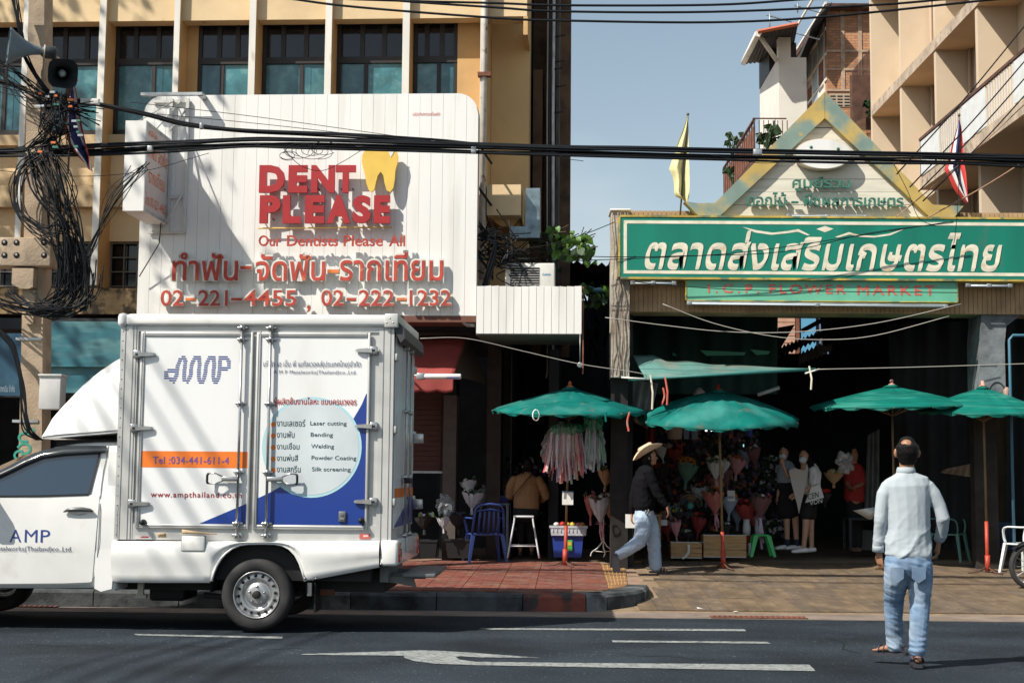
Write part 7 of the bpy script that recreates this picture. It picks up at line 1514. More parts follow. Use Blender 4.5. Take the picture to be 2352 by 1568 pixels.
wB, hB = standing_woman('woman in white t-shirt, black shorts and mask, holding a big sheet of card', (375, 620), YB, dict(chest=(440, 770), hip=(405, 980), arms=[[(455, 730, YB-.1), (445, 865, YB-.14), (330, 945, YB-.22)], [(400, 740, YB+.1), (340, 860, YB+.0), (310, 930, YB-.12)]],
    hands=[((330, 945, YB-.22), (-1, -.1, -.35), (0, .6, -1), 1), ((310, 930, YB-.12), (-1, 0, -.6), (0, 1, 0), 1)],
    legs=[[(395, 1000, YB-.05), (392, 1195, YB-.07), (372, 1395, YB-.05), (-1, -.25, -.08)], [(430, 1000, YB+.08), (432, 1195, YB+.09), (440, 1390, YB+.09), (-.9, -.5, -.05)]], hair=[([(420, 620, YB), (440, 720, YB-.08), (420, 800, YB-.12)], [(.05, .05), (.05, .04), (.02, .02)])]))
m = MB(); limb(m, [vx(435, 705, YB), vx(440, 760, YB), vx(440, 840, YB), vx(430, 900, YB), vx(420, 960, YB)], [(.10, .08), (.145, .11), (.135, .11), (.13, .105), (.13, .105)]); limb(m, [vx(455, 730, YB-.09), vx(452, 790, YB-.12), vx(448, 838, YB-.13)], [.065, .066, .062]); limb(m, [vx(402, 740, YB+.1), vx(385, 800, YB+.06)], [.06, .055]); blob(m, .012, 'tshirt', mat('tshirt_white', (.72, .73, .76), .85), wB, 3, folds(.005, 9, 2))
m = MB(); limb(m, [vx(412, 955, YB), vx(408, 1010, YB)], [(.14, .11), (.15, .12)]); limb(m, [vx(395, 1010, YB-.04), vx(392, 1120, YB-.06)], [.095, .09]); limb(m, [vx(430, 1010, YB+.08), vx(432, 1120, YB+.09)], [.095, .09]); blob(m, .012, 'shorts', mat('shorts_black', (.012, .012, .014), .9), wB, 3, folds(.004, 9, 5))
# tote bag on her shoulder
tb_ = root('tote_bag', vx(465, 1010, YB-.22), label='white and black canvas tote bag with lettering on the shoulder of the woman in white', cat='bag')
q = [vx(388, 985, YB-.22), vx(540, 975, YB-.2), vx(525, 880, YB-.2), vx(425, 890, YB-.22)]; thk = Vector((0, .08, 0))
m = MB(); pts_ = [vx(388, 1010, YB-.22), vx(545, 965, YB-.2), vx(510, 850, YB-.2), vx(435, 880, YB-.22)]; m.loft([pts_, [p+thk for p in pts_]], sm=False); m.build('bag_body', mat('tote_white', (.60, .60, .60), .8), tb_)
pts_ = [vx(410, 1040, YB-.225), vx(540, 1010, YB-.205), vx(545, 967, YB-.205), vx(388, 1012, YB-.225)]; m = MB(); m.loft([pts_, [p+thk for p in pts_]], sm=False); m.build('bag_bottom', MATS['shorts_black'], tb_)
m = MB(); m.tube(spline([vx(440, 885, YB-.2), vx(462, 790, YB-.2), vx(470, 715, YB-.08), vx(485, 740, YB+.05), vx(505, 855, YB-.1)], 4), .012, 6, flat=.5); m.build('strap', MATS['tote_white'], tb_)
def tilt_text(s, a, b, h, m_, par):
    t = text_mb(s, 0, 0); A, B_ = Vector(a), Vector(b)
    for v in t.v: p = A.lerp(B_, v.x)+Vector((0, 0, h*v.z)); v.x, v.y, v.z = p
    t.build('lettering', m_, par, recalc=False)
tilt_text('CEN', vx(410, 985, YB-.235), vx(500, 962, YB-.22), .085, M_black, tb_); tilt_text('VON', vx(425, 1033, YB-.24), vx(530, 1008, YB-.222), .065, M_lwhite, tb_)
cs = MB(); q4 = [vx(245, 735, YB-.25), vx(300, 712, YB-.27), vx(322, 722, YB-.26), vx(405, 738, YB-.28), vx(398, 850, YB-.3), vx(350, 1020, YB-.3), vx(332, 1105, YB-.3), vx(318, 1030, YB-.3), vx(270, 850, YB-.27)]
cs.loft([q4, [p+Vector((0, .008, 0)) for p in q4]], sm=False); cs.build('card_sheet', mat('card_grey_white', (.42, .40, .38), .7), label='large pale folded sheet of card held by the woman in white', cat='card')
for (x, y, Y, d) in ((372, 1395, YB-.05, Vector((-1, -.25, 0))), (440, 1390, YB+.09, Vector((-.9, -.5, 0)))):
    p = vx(x, y, Y); m = MB(); d.normalize(); limb(m, [p-d*.05+Vector((0, 0, -.03)), p+d*.04+Vector((0, 0, -.035)), p+d*.11+Vector((0, 0, -.045)), p+d*.18+Vector((0, 0, -.05))], [(.042, .038), (.045, .036), (.05, .032), (.042, .024)], d.cross(Vector((0, 0, 1)))); blob(m, .010, 'shoe', mat('shoe_white', (.74, .74, .74), .6), wB, 2)
YA = 21.75
wA, hA = standing_woman('woman in black skirt holding a hand to her mask, wearing white clogs and dark socks', (205, 595), YA, dict(chest=(215, 760), hip=(225, 900), arms=[[(270, 720, YA-.1), (232, 790, YA-.22), (200, 690, YA-.2)], [(180, 720, YA+.1), (170, 850, YA), (150, 950, YA-.1)]],
    hands=[((200, 690, YA-.2), (-.1, .2, 1), (0, 1, 0), 1), ((150, 950, YA-.1), (-.3, 0, -1), (1, 0, 0), 1)],
    legs=[[(215, 930, YA), (228, 1150, YA), (232, 1370, YA), (-1, -.3, -.08)], [(275, 930, YA), (300, 1150, YA), (312, 1370, YA), (-1, -.4, -.05)]], hair=[([(225, 600, YA+.05), (235, 680, YA+.08), (225, 740, YA+.06)], [(.06, .05), (.06, .045), (.03, .03)])]))
m = MB(); limb(m, [vx(225, 690, YA), vx(225, 760, YA), vx(215, 845, YA)], [(.12, .09), (.145, .11), (.125, .1)]); limb(m, [vx(270, 722, YA-.09), vx(262, 770, YA-.15)], [.062, .058]); blob(m, .013, 'blouse', mat('blouse_blue_grey', (.26, .32, .40), .85), wA, 3, folds(.004, 9, 1))
m = MB(); limb(m, [vx(215, 850, YA), vx(220, 950, YA), vx(240, 1080, YA)], [(.135, .11), (.18, .13), (.20, .15)]); blob(m, .014, 'skirt', MATS['shorts_black'], wA, 3, folds(.006, 9, 5, .5))
for (x, y, Y, d) in ((232, 1370, YA, Vector((-1, -.3, 0))), (312, 1370, YA, Vector((-1, -.4, 0)))):
    p = vx(x, y, Y); d.normalize(); m = MB(); m.tube([p+Vector((0, 0, -.01)), p+Vector((0, 0, .09))], .043, 12); m.build('sock', mat('sock_navy', (.02, .025, .05), .9), wA)
    m = MB(); limb(m, [p-d*.06+Vector((0, 0, -.035)), p+d*.04+Vector((0, 0, -.03)), p+d*.11+Vector((0, 0, -.035)), p+d*.19+Vector((0, 0, -.045))], [(.045, .034), (.05, .036), (.058, .036), (.05, .026)], d.cross(Vector((0, 0, 1)))); blob(m, .010, 'clog', MATS['shoe_white'], wA, 2)
    for k in range(4): m = MB(); m.ball(p+d*(.06+.03*k)+Vector((-.02, -.045+.004*k, -.015)), .008, 6, 4); m.build('clog_hole', M_black, wA)
# --- seated woman seen from behind ----------------------------------------------------------
sx_ = lambda x, y, Y=21.35: atY(918.75+x*.35146, 826.9+y*.35146, Y)
YS = 21.35
sw = root('person', (sx_(820, 1200).x, YS, .13), label='seated person in a tan sweater with a shoulder strap, seen from behind', cat='person')
B = MB(); hd = sx_(838, 688)
limb(B, [hd+Vector((0, .02, -.08)), hd, hd+Vector((0, 0, .07))], [(.055, .06), (.076, .088), (.05, .06)]); limb(B, [hd+Vector((0, .02, -.06)), sx_(832, 770)], [.05, .055])
for s in (-1, 1): limb(B, [hd+Vector((s*.08, 0, -.03)), hd+Vector((s*.085, 0, .0))], [.012, .012], n=8)
limb(B, [sx_(830, 770), sx_(825, 860), sx_(822, 980)], [(.13, .08), (.14, .09), (.17, .12)])
aL, aR = [sx_(735, 790, YS), sx_(718, 880, YS+.05), sx_(745, 900, YS+.3)], [sx_(915, 790, YS), sx_(945, 890, YS+.05), sx_(925, 915, YS+.3)]
for A in (aL, aR): limb(B, A, [.048, .04, .028])
hand(B, aL[2], (.2, 1, 0), (0, 0, -1), .85, .5, 1); hand(B, aR[2], (-.2, 1, 0), (0, 0, -1), .85, .5, -1)
for s, x in ((-1, 790), (1, 855)): A = [sx_(x, 990, YS), sx_(x, 1010, YS+.42), sx_(x+s*5, 1235, YS+.42)]; limb(B, A, [.085, .06, .04]); foot(B, A[2], (0, 1, 0), .85)
blob(B, .012, 'body', M_skin, sw, 2)
H = MB(); limb(H, [hd+Vector((0, -.02, -.06)), hd+Vector((0, -.015, 0)), hd+Vector((0, -.01, .08))], [(.07, .06), (.085, .095), (.05, .06)]); H.ball(hd+Vector((0, -.08, .06)), .045, 10, 8); limb(H, [hd+Vector((-.03, -.07, -.02)), sx_(800, 745, YS-.1)], [.02, .012]); blob(H, .012, 'hair', M_hair, sw, 2, lambda p, n: .004*noise.noise(p*40))
m = MB(); limb(m, [sx_(832, 738), sx_(828, 765), sx_(828, 820), sx_(826, 900), sx_(824, 965)], [(.06, .06), (.175, .09), (.19, .12), (.185, .12), (.195, .13)]); limb(m, [sx_(748, 780, YS), sx_(722, 830, YS), sx_(715, 885, YS+.06), sx_(735, 900, YS+.24)], [.065, .065, .06, .045]); limb(m, [sx_(906, 780, YS), sx_(935, 830, YS), sx_(950, 890, YS+.06), sx_(930, 912, YS+.24)], [.065, .067, .064, .045]); blob(m, .012, 'sweater', mat('sweater_tan', (.30, .17, .08), .9, var=.1), sw, 3, folds(.006, 7, 4))
m = MB(); m.tube(spline([sx_(862, 742, YS-.08), sx_(820, 790, YS-.135), sx_(770, 850, YS-.135), sx_(738, 890, YS-.1)], 5), .012, 6, flat=.4); m.build('bag_strap', M_black, sw)
m = MB(); limb(m, [sx_(823, 965), sx_(822, 1000)], [(.195, .13), (.20, .16)]); 
for x in (790, 855): limb(m, [sx_(x, 990, YS), sx_(x, 1005, YS+.4), sx_(x, 1190, YS+.42)], [.1, .075, .055])
blob(m, .013, 'trousers', MATS['shorts_black'], sw, 3)
for x in (785, 860): p = sx_(x, 1245, YS+.42); m = MB(); limb(m, [p+Vector((0, -.06, -.04)), p+Vector((0, .06, -.045)), p+Vector((0, .17, -.05))], [(.04, .03), (.045, .03), (.04, .022)]); blob(m, .012, 'shoe', mat('shoe_dark', (.06, .045, .045), .7), sw, 2)
# --- vendor in red half hidden by the shiny bag -----------------------------------------------
YR = 22.3
vd = root('person', (vx(840, 1400, YR).x, YR, .156), label='vendor in a red shirt mostly hidden behind the shiny plastic bag', cat='person')
B = MB(); hd = vx(800, 600, YR); limb(B, [hd+Vector((0, 0, -.08)), hd, hd+Vector((0, 0, .07))], [(.055, .06), (.075, .088), (.05, .06)]); limb(B, [hd+Vector((0, .01, -.07)), vx(805, 710, YR)], [.05, .055]); limb(B, [vx(805, 720, YR), vx(810, 1000, YR)], [(.13, .09), (.15, .11)])
aR = [vx(862, 740, YR), vx(870, 850, YR-.08), vx(800, 880, YR-.25)]; aL = [vx(755, 740, YR), vx(745, 850, YR-.1), vx(770, 890, YR-.25)]
for A in (aL, aR): limb(B, A, [.045, .038, .028])
hand(B, aR[2], (-1, -.2, 0), (0, 0, -1), .9, .5, 1); hand(B, aL[2], (.3, -1, 0), (0, 0, -1), .9, .5, 1)
for x in (785, 830): limb(B, [vx(x, 1000, YR), vx(x, 1200, YR), vx(x, 1385, YR)], [.08, .06, .04]); foot(B, vx(x, 1385, YR), (0, -1, 0), .9)
blob(B, .013, 'body', M_skin, vd, 2)
H = MB(); limb(H, [hd+Vector((0, .02, -.03)), hd+Vector((0, .015, .02)), hd+Vector((0, .01, .085))], [(.08, .08), (.085, .092), (.05, .06)]); blob(H, .012, 'hair', M_hair, vd, 1)
m = MB(); limb(m, [vx(805, 705, YR), vx(808, 760, YR), vx(810, 900, YR), vx(812, 980, YR)], [(.13, .08), (.17, .11), (.165, .115), (.17, .12)]); limb(m, [vx(860, 745, YR), vx(870, 838, YR-.05)], [.066, .066]); limb(m, [vx(757, 745, YR), vx(748, 830, YR-.06)], [.066, .066]); blob(m, .013, 'shirt', mat('shirt_red', (.32, .02, .018), .8), vd, 3, folds(.005, 8, 2))
m = MB(); [limb(m, [vx(x, 985, YR), vx(x, 1200, YR), vx(x, 1370, YR)], [.1, .08, .07]) for x in (785, 832)]; blob(m, .014, 'trousers', MATS['shorts_black'], vd, 3)
# ---------------------------------------------------------------- umbrellas
random.seed(33)
def umbrella(apex, rimL, rimR, Yc, base, label, m_top, gores=14, tilt=(0, 0), dome=.25, red_from=.35, finial=M_redo):
    A = atY(*apex, Yc); Lp, Rp = atY(*rimL, Yc), atY(*rimR, Yc); Rr = (Rp.x-Lp.x)/2; h = A.z-(Lp.z+Rp.z)/2; zf = rampz(Yc) if A.x > 1.4 else pavz(Yc)
    bx = atY(base, 1280, Yc).x
    r0 = root('market_umbrella', (bx, Yc, zf+.005), label=label, cat='umbrella', group='green market umbrellas')
    Rm = Matrix.Rotation(R(tilt[0]), 3, 'X') @ Matrix.Rotation(R(tilt[1]), 3, 'Y')
    def pt(t, a, dz=0):
        k = gores*a/6.2832; f_ = abs((k % 1)-.5)*2            # 1 at a rib, 0 between ribs
        r = Rr*t*(1-.035*(1-f_)*t); z = -h*(t*(1-dome)+dome*t*t)-(0.03*(1-f_)*math.sin(t*math.pi)*.6)
        return A+Rm @ Vector((r*math.cos(a), r*math.sin(a), z+dz))
    dr_ = [random.random()*.035 for _ in range(gores+1)]; nA = gores*4; m = MB(); ts = [.03, .1, .2, .35, .5, .65, .8, .92, 1.0]
    rings = [[pt(t, q/nA*6.2832+.1) for q in range(nA)] for t in ts]; rings[-1] = [p+Vector((0, 0, -dr_[q//4])) for q, p in enumerate(rings[-1])]; rings.append([p+Vector((0, 0, -.04-.02*math.sin(q*1.9+A.x)))-(p-A)*.015 for q, p in enumerate(rings[-1])])
    m.loft(rings, caps=False); m.build('canopy', m_top, r0, recalc=False)
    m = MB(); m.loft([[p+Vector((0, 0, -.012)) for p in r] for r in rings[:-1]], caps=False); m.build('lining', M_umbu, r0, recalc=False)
    for k in range(gores):
        a = (k+.0)/gores*6.2832; m = MB(); m.tube([pt(.05, a, -.03), pt(.5, a, -.03), pt(1.0, a, -.025)], .008, 5); m.build('rib', M_woodd, r0)
        m = MB(); m.tube([Vector((A.x+(bx-A.x)*.2, A.y, A.z-h-.15)), pt(.55, a, -.035)], .006, 4); m.build('strut', M_woodd, r0)
    m = MB(); m.loft([[pt(.11, q/24*6.2832, .012) for q in range(24)], [pt(.03, q/24*6.2832, .03) for q in range(24)]]); m.build('crown_cap', m_top, r0)
    m = MB(); m.lathe([(.05, .0), (.05, .015), (.026, .02), (.024, .075), (.0001, .085)], A+Vector((0, 0, .01)), 12); m.build('finial', finial, r0)
    zr = lerp(zf, A.z, red_from); B0 = Vector((bx, Yc, zf+.03)); f_ = (zr-zf)/(A.z-zf); C = B0.lerp(A, f_)
    m = MB(); m.tube([C, A], .017, 8); m.build('pole', M_woodd, r0)
    m = MB(); m.tube([B0, C], .026, 10); m.build('pole_sleeve', M_redp, r0)
    m = MB(); m.tube([B0, B0+Vector((0, 0, .22))], .036, 10); m.build('pole_socket', M_redp, r0)
    for a in (.35, 1.92, 3.49, 5.06): m = MB(); d = Vector((math.cos(a), math.sin(a), 0)); m.tube([B0+d*.03+Vector((0, 0, .05)), B0+d*.15+Vector((0, 0, 0)), B0+d*.32+Vector((0, 0, -.012))], .011, 5); m.build('foot', M_rusts, r0)
    return r0, pt
u1, p1 = umbrella((1309, 890), (1130, 934), (1490, 946), 20.2, 1298, 'green umbrella over the ribbon stall beside the red tiled pavement', M_umb, tilt=(5, 0), dome=.12, red_from=.22)
u2, p2 = umbrella((1650, 897), (1484, 952), (1858, 966), 20.1, 1661, 'green domed umbrella above the two wooden crates', M_umb, gores=16, tilt=(9, 0), dome=.5, red_from=.2, finial=M_redp)
u3, p3 = umbrella((2048, 886), (1861, 940), (2240, 922), 20.3, 2056, 'green umbrella behind the balding man, overlapping its neighbour', M_umbs, tilt=(3, -1), dome=.2, red_from=.1, finial=mat('finial_pink', (.6, .3, .24), .6))
u4, p4 = umbrella((2257, 889), (2110, 944), (2404, 944), 19.95, 2268, 'rightmost green umbrella with a red pole foot', M_umbs, tilt=(4, 0), dome=.25, red_from=.27, finial=MATS['finial_pink'])
def hang(px, y0, y1, Y, mm, label, w=.012):
    a, b = atY(px, y0, Y), atY(px+wob(5), y1, Y); m = MB(); m.tube(spline([a, (a+b)/2+Vector((wob(.03), 0, 0)), b], 4), w, 4, flat=.3); return m.build('ribbon', mm, label=label, cat='ribbon')
m = MB(); c = atY(1231, 953, 19.1); m.tube([c+Vector((.045*math.sin(a/14*6.283)*(1), .01*math.cos(a), .075*math.cos(a/14*6.283))) for a in range(15)], .010, 6, flat=.5, caps=False); m.build('strap_loop', M_lwhite, label='cream strap loop hanging from the rim of the umbrella over the ribbon stall', cat='strap')
hang(1446, 946, 990, 19.2, M_pinkred, 'faded red ribbon hanging from the right rim of the ribbon stall umbrella'); hang(1392, 946, 968, 19.2, M_umb, 'short green ribbon hanging from the ribbon stall umbrella')
# sign card hung on the first pole (its printed code is left blank)
def card(px, py, w, h, Y, label, rot=0, mm=None, clip=True):
    p = atY(px, py, Y); r0 = root('price_card', p, label=label, cat='card'); f = lframe(r0); m = MB(); m.prism([(-w/2, -h/2), (w/2, -h/2+rot), (w/2, h/2+rot), (-w/2, h/2)], 0, .006); m.build('sheet', mm or M_white, r0, f)
    if clip: m = MB(); m.box(-w*.5, w*.5, -.006, -.001, h*.42, h*.5); m.build('edge', mat('edge_blue', (.1, .18, .3), .5), r0, f)
    return r0
card(1304, 1143, .155, .19, 20.12, 'white laminated card hung on the pole of the first umbrella'); card(1448, 1196, .14, .19, 19.9, 'white card taped to the wooden table leg behind the walking man', clip=False)
# ---------------------------------------------------------------- hanging bunches of ribbons in plastic bags
def ribbon_bunch(x0, x1, ytop, ybot, Y, n, cols, label, seed):
    random.seed(seed); P0 = atY((x0+x1)/2, ytop, Y); r0 = root('ribbon_bunch', P0, label=label, cat='ribbons'); 
    for k in range(n):
        t = random.random(); x = lerp(x0, x1, t); edge = math.sin(t*math.pi)**.5; yt = ytop+26*(1-edge)+random.random()*30; yb_ = ybot-(1-edge)*30-random.random()*40; yy = Y+wob(.14)*edge
        a, b = atY(lerp((x0+x1)/2, x, .75), yt, yy), atY(x, yb_, yy+wob(.04)); w_ = .008+random.random()*.013; tw_ = wob(1.2); m = MB(); c = cols[min(len(cols)-1, int(random.random()*len(cols)))]
        for s in (0,):
            L_ = []; R_ = []
            for q in range(5): f_ = q/4; p = a.lerp(b, f_)+Vector((.02*math.sin(f_*5+k)*f_, .01*math.sin(k+f_*4), 0)); d = Vector((math.cos(tw_*f_+k), math.sin(tw_*f_+k)*.8, 0))*w_; L_.append(p-d); R_.append(p+d)
            m.loft([L_, R_], closed=False, caps=False)
        m.build('ribbon', c, r0, recalc=False)
    return r0
def M_rib(n, c): return mat('ribbon_'+n, c, .55, var=.15, vs=20)
pinks = [M_rib('pink', (.60, .20, .22)), M_rib('rose', (.52, .10, .12)), M_rib('white', (.62, .60, .62)), M_rib('palegreen', (.36, .50, .38)), M_rib('lilac', (.42, .34, .46)), M_rib('salmon', (.60, .28, .20)), M_rib('blush', (.60, .42, .42))]
ribbon_bunch(1246, 1352, 970, 1112, 20.0, 120, pinks, 'bunch of pink, red and white ribbons hanging in a clear bag under the first umbrella', 3)
ribbon_bunch(1342, 1390, 960, 1085, 20.05, 55, [M_rib('palegreen', (0, 0, 0)), M_rib('white', (0, 0, 0)), M_rib('lilac', (0, 0, 0)), M_rib('mint', (.25, .45, .40))], 'bunch of pale green and white ribbons hanging right of the pink bunch', 4)
M_plas = mat('clear_plastic', (.75, .8, .78), .12, alpha=.16, spec=.8); M_plasg = mat('green_plastic', (.04, .35, .20), .2, alpha=.55, spec=.7, var=.3, vs=14)
def bag(px, py, w, h, Y, mm, label, seed=0, crump=.03, cat='plastic bag'):
    c = atY(px, py, Y); m = MB(); m.ball(c, .5, 28, 20, sc=(w*2, w*1.3, h*2)); r0 = m.build('plastic_bag', mm, label=label, cat=cat, recalc=False, origin=c); W = WM[r0.name]
    for v in r0.data.vertices:
        p = v.co.copy(); q = p.normalized(); k = noise.noise(p*9+Vector((seed, 0, 0))); k2 = noise.noise(p*24+Vector((0, seed, 0))); v.co += q*(crump*(abs(k)*2-.5)+crump*.4*k2)
    for p in r0.data.polygons: p.use_smooth = False
    return r0
bag(1290, 1020, .27, .28, 19.98, M_plas, 'clear plastic bag round the pink ribbon bunch', 2, .04); bag(1300, 985, .24, .085, 19.96, M_plasg, 'green plastic sheet over the top of the pink ribbon bunch', 5, .04); bag(1362, 970, .13, .13, 20.0, M_plasg, 'green plastic sheet over the pale ribbon bunch', 8, .04); bag(1255, 1040, .08, .15, 20.0, M_plas, 'small clear bag at the left edge of the ribbon bunch', 4, .03); bag(1362, 1030, .13, .22, 20.0, M_plas, 'clear plastic bag round the pale ribbon bunch', 7, .03)
# ---------------------------------------------------------------- flowers and bouquets
FM = {k: mat('flower_'+k, c, .6, var=.2, vs=30) for k, c in dict(orange=(.62, .21, .02), red=(.42, .02, .02), white=(.66, .64, .58), yellow=(.62, .45, .06), pink=(.55, .20, .25), rust=(.38, .10, .03), purple=(.10, .07, .15), cream=(.60, .52, .38)).items()}
M_fc = mat('flower_centre', (.05, .025, .012), .8)
FL = {}
def flower_mesh(kind, n=9):
    key = (kind, n)
    if key in FL: return FL[key]
    q = MB()
    for ring, (r1, up, cnt) in enumerate(((1.0, .15, n), (.72, .35, n-1))):
        for k in range(cnt):
            a = k/cnt*6.283+ring*.4; c, s = math.cos(a), math.sin(a); w_ = 2.6/cnt
            q.add([(0, 0, .0), (.5*c-w_*s*.5, .5*s+w_*c*.5, up*.5), (r1*c, r1*s, up), (.5*c+w_*s*.5, .5*s-w_*c*.5, up*.5)], [(0, 1, 2, 3)], 0)
    q.ball((0, 0, .1), .3, 8, 5, mi=1, sc=(1, 1, .6)); o = q.build('flower', [FM[kind], M_fc if kind in ('orange', 'yellow', 'rust') else FM[kind]], recalc=False); FL[key] = o.data; bpy.data.objects.remove(o); return FL[key]
LEAFM = lf['b']
def bouquet(px, ptop, pbot, w, Y, wrap, kind, nfl, label, lean=0, ribbon=None, fs=.05, group='wrapped bouquets', wrapfrac=.8, name='bouquet', rlen=.25):
    """a paper cone from (px+lean, pbot) opening at (px, ptop), flowers in its mouth."""
    T, B_ = atY(px, ptop, Y), atY(px+lean, pbot, Y); r0 = root(name, B_, label=label, cat='bouquet', group=group); ax_ = (T-B_); Lh = ax_.length; ax_.normalize(); s1 = ax_.cross(Vector((0, 1, 0))).normalized(); s2 = ax_.cross(s1); n = 22; rings = []
    for f_, r in ((0, .16), (.18, .14), (.30, .12), (.55, .52), (.8, .85), (1.0, 1.0)):
        rings.append([B_+ax_*Lh*wrapfrac*(f_*(1+(.10*math.sin(q*2.7+px) if f_ == 1 else 0)))+s1*math.cos(q/n*6.283)*w*r*(1+.07*math.sin(q*3.1+px))+s2*math.sin(q/n*6.283)*w*r*.8*(1+.07*math.cos(q*2.3)) for q in range(n)])
    m = MB(); m.loft(rings, caps=False, sm=False); m.build('wrap', wrap, r0, recalc=False)
    for f_ in (.0, .5): 
        m = MB(); a0 = f_*4+px; pp = [(B_+ax_*Lh*wrapfrac*.55+s1*w*.6*math.cos(a0+t)+s2*w*.5*math.sin(a0+t), B_+ax_*Lh*(wrapfrac+.12*(1-abs(t-.7)))+s1*w*1.12*math.cos(a0+t)+s2*w*.95*math.sin(a0+t)) for t in (0, .45, .9, 1.4)]; m.loft([[p[0] for p in pp], [p[1] for p in pp]], closed=False, caps=False, sm=False); m.build('wrap_flap', wrap, r0, recalc=False)
    kinds = kind if isinstance(kind, (list, tuple)) else [kind]
    for k in range(nfl):
        a = random.random()*6.283; r = w*.8*random.random()**.5; p = B_+ax_*Lh*(wrapfrac+.06+.12*random.random())+s1*math.cos(a)*r+s2*math.sin(a)*r; o = bpy.data.objects.new('flower', flower_mesh(kinds[k % len(kinds)])); COL.objects.link(o); o.parent = r0
        d = (ax_+s1*math.cos(a)*.8*r/w+s2*math.sin(a)*.9*r/w+Vector((0, -.5, 0))).normalized(); o.matrix_basis = WM[r0.name].inverted() @ (Matrix.Translation(p) @ d.to_track_quat('Z', 'Y').to_matrix().to_4x4() @ Matrix.Scale(fs*(.8+.4*random.random()), 4))
    for k in range(max(3, nfl//2)):
        a = random.random()*6.283; p = B_+ax_*Lh*(wrapfrac+.02)+s1*math.cos(a)*w*.8+s2*math.sin(a)*w*.7; o = bpy.data.objects.new('leaf', LEAFM); COL.objects.link(o); o.parent = r0
        o.matrix_basis = WM[r0.name].inverted() @ (Matrix.Translation(p) @ Matrix.Rotation(random.random()*6, 4, 'Z') @ Matrix.Rotation(wob(.8), 4, 'X') @ Matrix.Scale(.07, 4))
    if ribbon:
        c = B_+ax_*Lh*wrapfrac*.27; m = MB(); m.tube([c+s1*w*.17*math.cos(t*.785)+s2*w*.15*math.sin(t*.785) for t in range(9)], .012, 5, caps=False)
        for s in (-1, 1): m.tube([c-Vector((0, w*.16, 0)), c+Vector((s*.05, -w*.2, .03)), c+Vector((s*.08, -w*.2, -.01)), c-Vector((0, w*.17, 0))], .012, 4, flat=.4)
        m.tube([c-Vector((0, w*.18, 0)), c-Vector((.01, w*.2, rlen*.5)), c-Vector((-.02, w*.2, rlen))], .014, 4, flat=.4); m.tube([c-Vector((0, w*.18, 0)), c-Vector((-.03, w*.2, rlen*.4)), c-Vector((-.04, w*.2, rlen*.8))], .014, 4, flat=.4); m.build('bow', ribbon, r0)
    return r0
def paper(k, c): return mat('paper_'+k, c, .75, var=.15, vs=6, bump=.15, bs=20)
Pw, Pk, Ps, Pg, Pr, Pb, Pp, Pd, Pt = paper('white', (.50, .52, .54)), paper('kraft', (.42, .27, .15)), paper('salmon', (.42, .14, .12)), paper('green', (.08, .16, .13)), paper('red', (.24, .03, .03)), paper('black', (.02, .02, .022)), paper('pink', (.50, .24, .28)), paper('plum', (.16, .07, .08)), paper('striped', (.20, .26, .36))
RbP, RbL, RbR = mat('bow_pink', (.50, .24, .28), .5), mat('bow_lilac', (.48, .38, .55), .5), mat('bow_red', (.36, .02, .02), .5)
q = lambda x: 1414.9+x*.22267
w_ = lambda y: 955.5+y*.22267
bouquet(q(750), w_(440), w_(760), .16, 21.7, Pg, 'orange', 14, 'sunflower bunch in dull green paper, brightest flowers in the stall', lean=-9, fs=.075)
bouquet(q(1020), w_(420), w_(720), .12, 21.6, Pw, ['white', 'cream'], 6, 'tall white paper bouquet tied with pink, left of the second umbrella pole', lean=3, ribbon=RbP)
bouquet(q(1120), w_(440), w_(640), .09, 21.8, Pw, 'white', 4, 'narrow white paper bouquet right of the second umbrella pole', lean=-5)
bouquet(q(470), w_(500), w_(720), .15, 22.0, Pb, 'rust', 8, 'dark bunch of rust sunflowers in front of the hatted man', fs=.075)
bouquet(q(600), w_(300), w_(520), .14, 22.1, Pr, ['red', 'cream'], 9, 'red flowers with cream pampas plumes below the hanging white bucket', fs=.06)
bouquet(q(1000), w_(720), w_(1090), .17, 21.4, Ps, ['rust', 'orange'], 9, 'salmon paper bouquet with rust flowers at the second umbrella pole', lean=8, ribbon=RbP, fs=.05)
bouquet(q(1175), w_(790), w_(1080), .12, 21.4, Pt, 'orange', 4, 'blue and white striped bouquet with one sunflower right of the pole', lean=-3, fs=.06)
bouquet(q(1330), w_(840), w_(1200), .16, 21.5, Pr, ['red', 'rust'], 9, 'dark red bouquet with long red ribbon left of the green stool', lean=8, ribbon=RbR, rlen=.42)
bouquet(q(1500), w_(770), w_(1130), .15, 21.35, Pd, ['white', 'red'], 6, 'plum paper bouquet with long lilac ribbon above the green stool', lean=-4, ribbon=RbL, rlen=.45, fs=.03)
bouquet(q(600), w_(1040), w_(1310), .09, 21.2, Pp, 'pink', 5, 'small pink paper bouquet standing in the left wooden crate', lean=7, fs=.035)
bouquet(q(740), w_(1180), w_(1300), .09, 21.2, Pb, 'white', 3, 'black-wrapped white roses standing in the left wooden crate', fs=.05)
bouquet(q(640), w_(960), w_(1120), .10, 21.4, Pb, ['yellow', 'cream'], 8, 'small bunch of pale yellow blooms beside the walking man hand', fs=.035)
bouquet(q(860), w_(1000), w_(1280), .12, 21.5, Pr, 'red', 5, 'dark red bouquet between the crates, below the black fan', lean=-5, fs=.04)
bouquet(q(500), w_(1080), w_(1290), .10, 21.5, Pr, 'red', 4, 'low red paper bouquet at the left end of the left crate', lean=10, fs=.035)
bouquet(q(1250), w_(900), w_(1180), .12, 21.7, Pt, ['white', 'purple'], 6, 'blue-grey bouquet behind the larger crate', fs=.04)
bouquet(q(850), w_(700), w_(930), .11, 21.9, Pw, 'rust', 4, 'white and rust bouquet above the black fan', fs=.05)
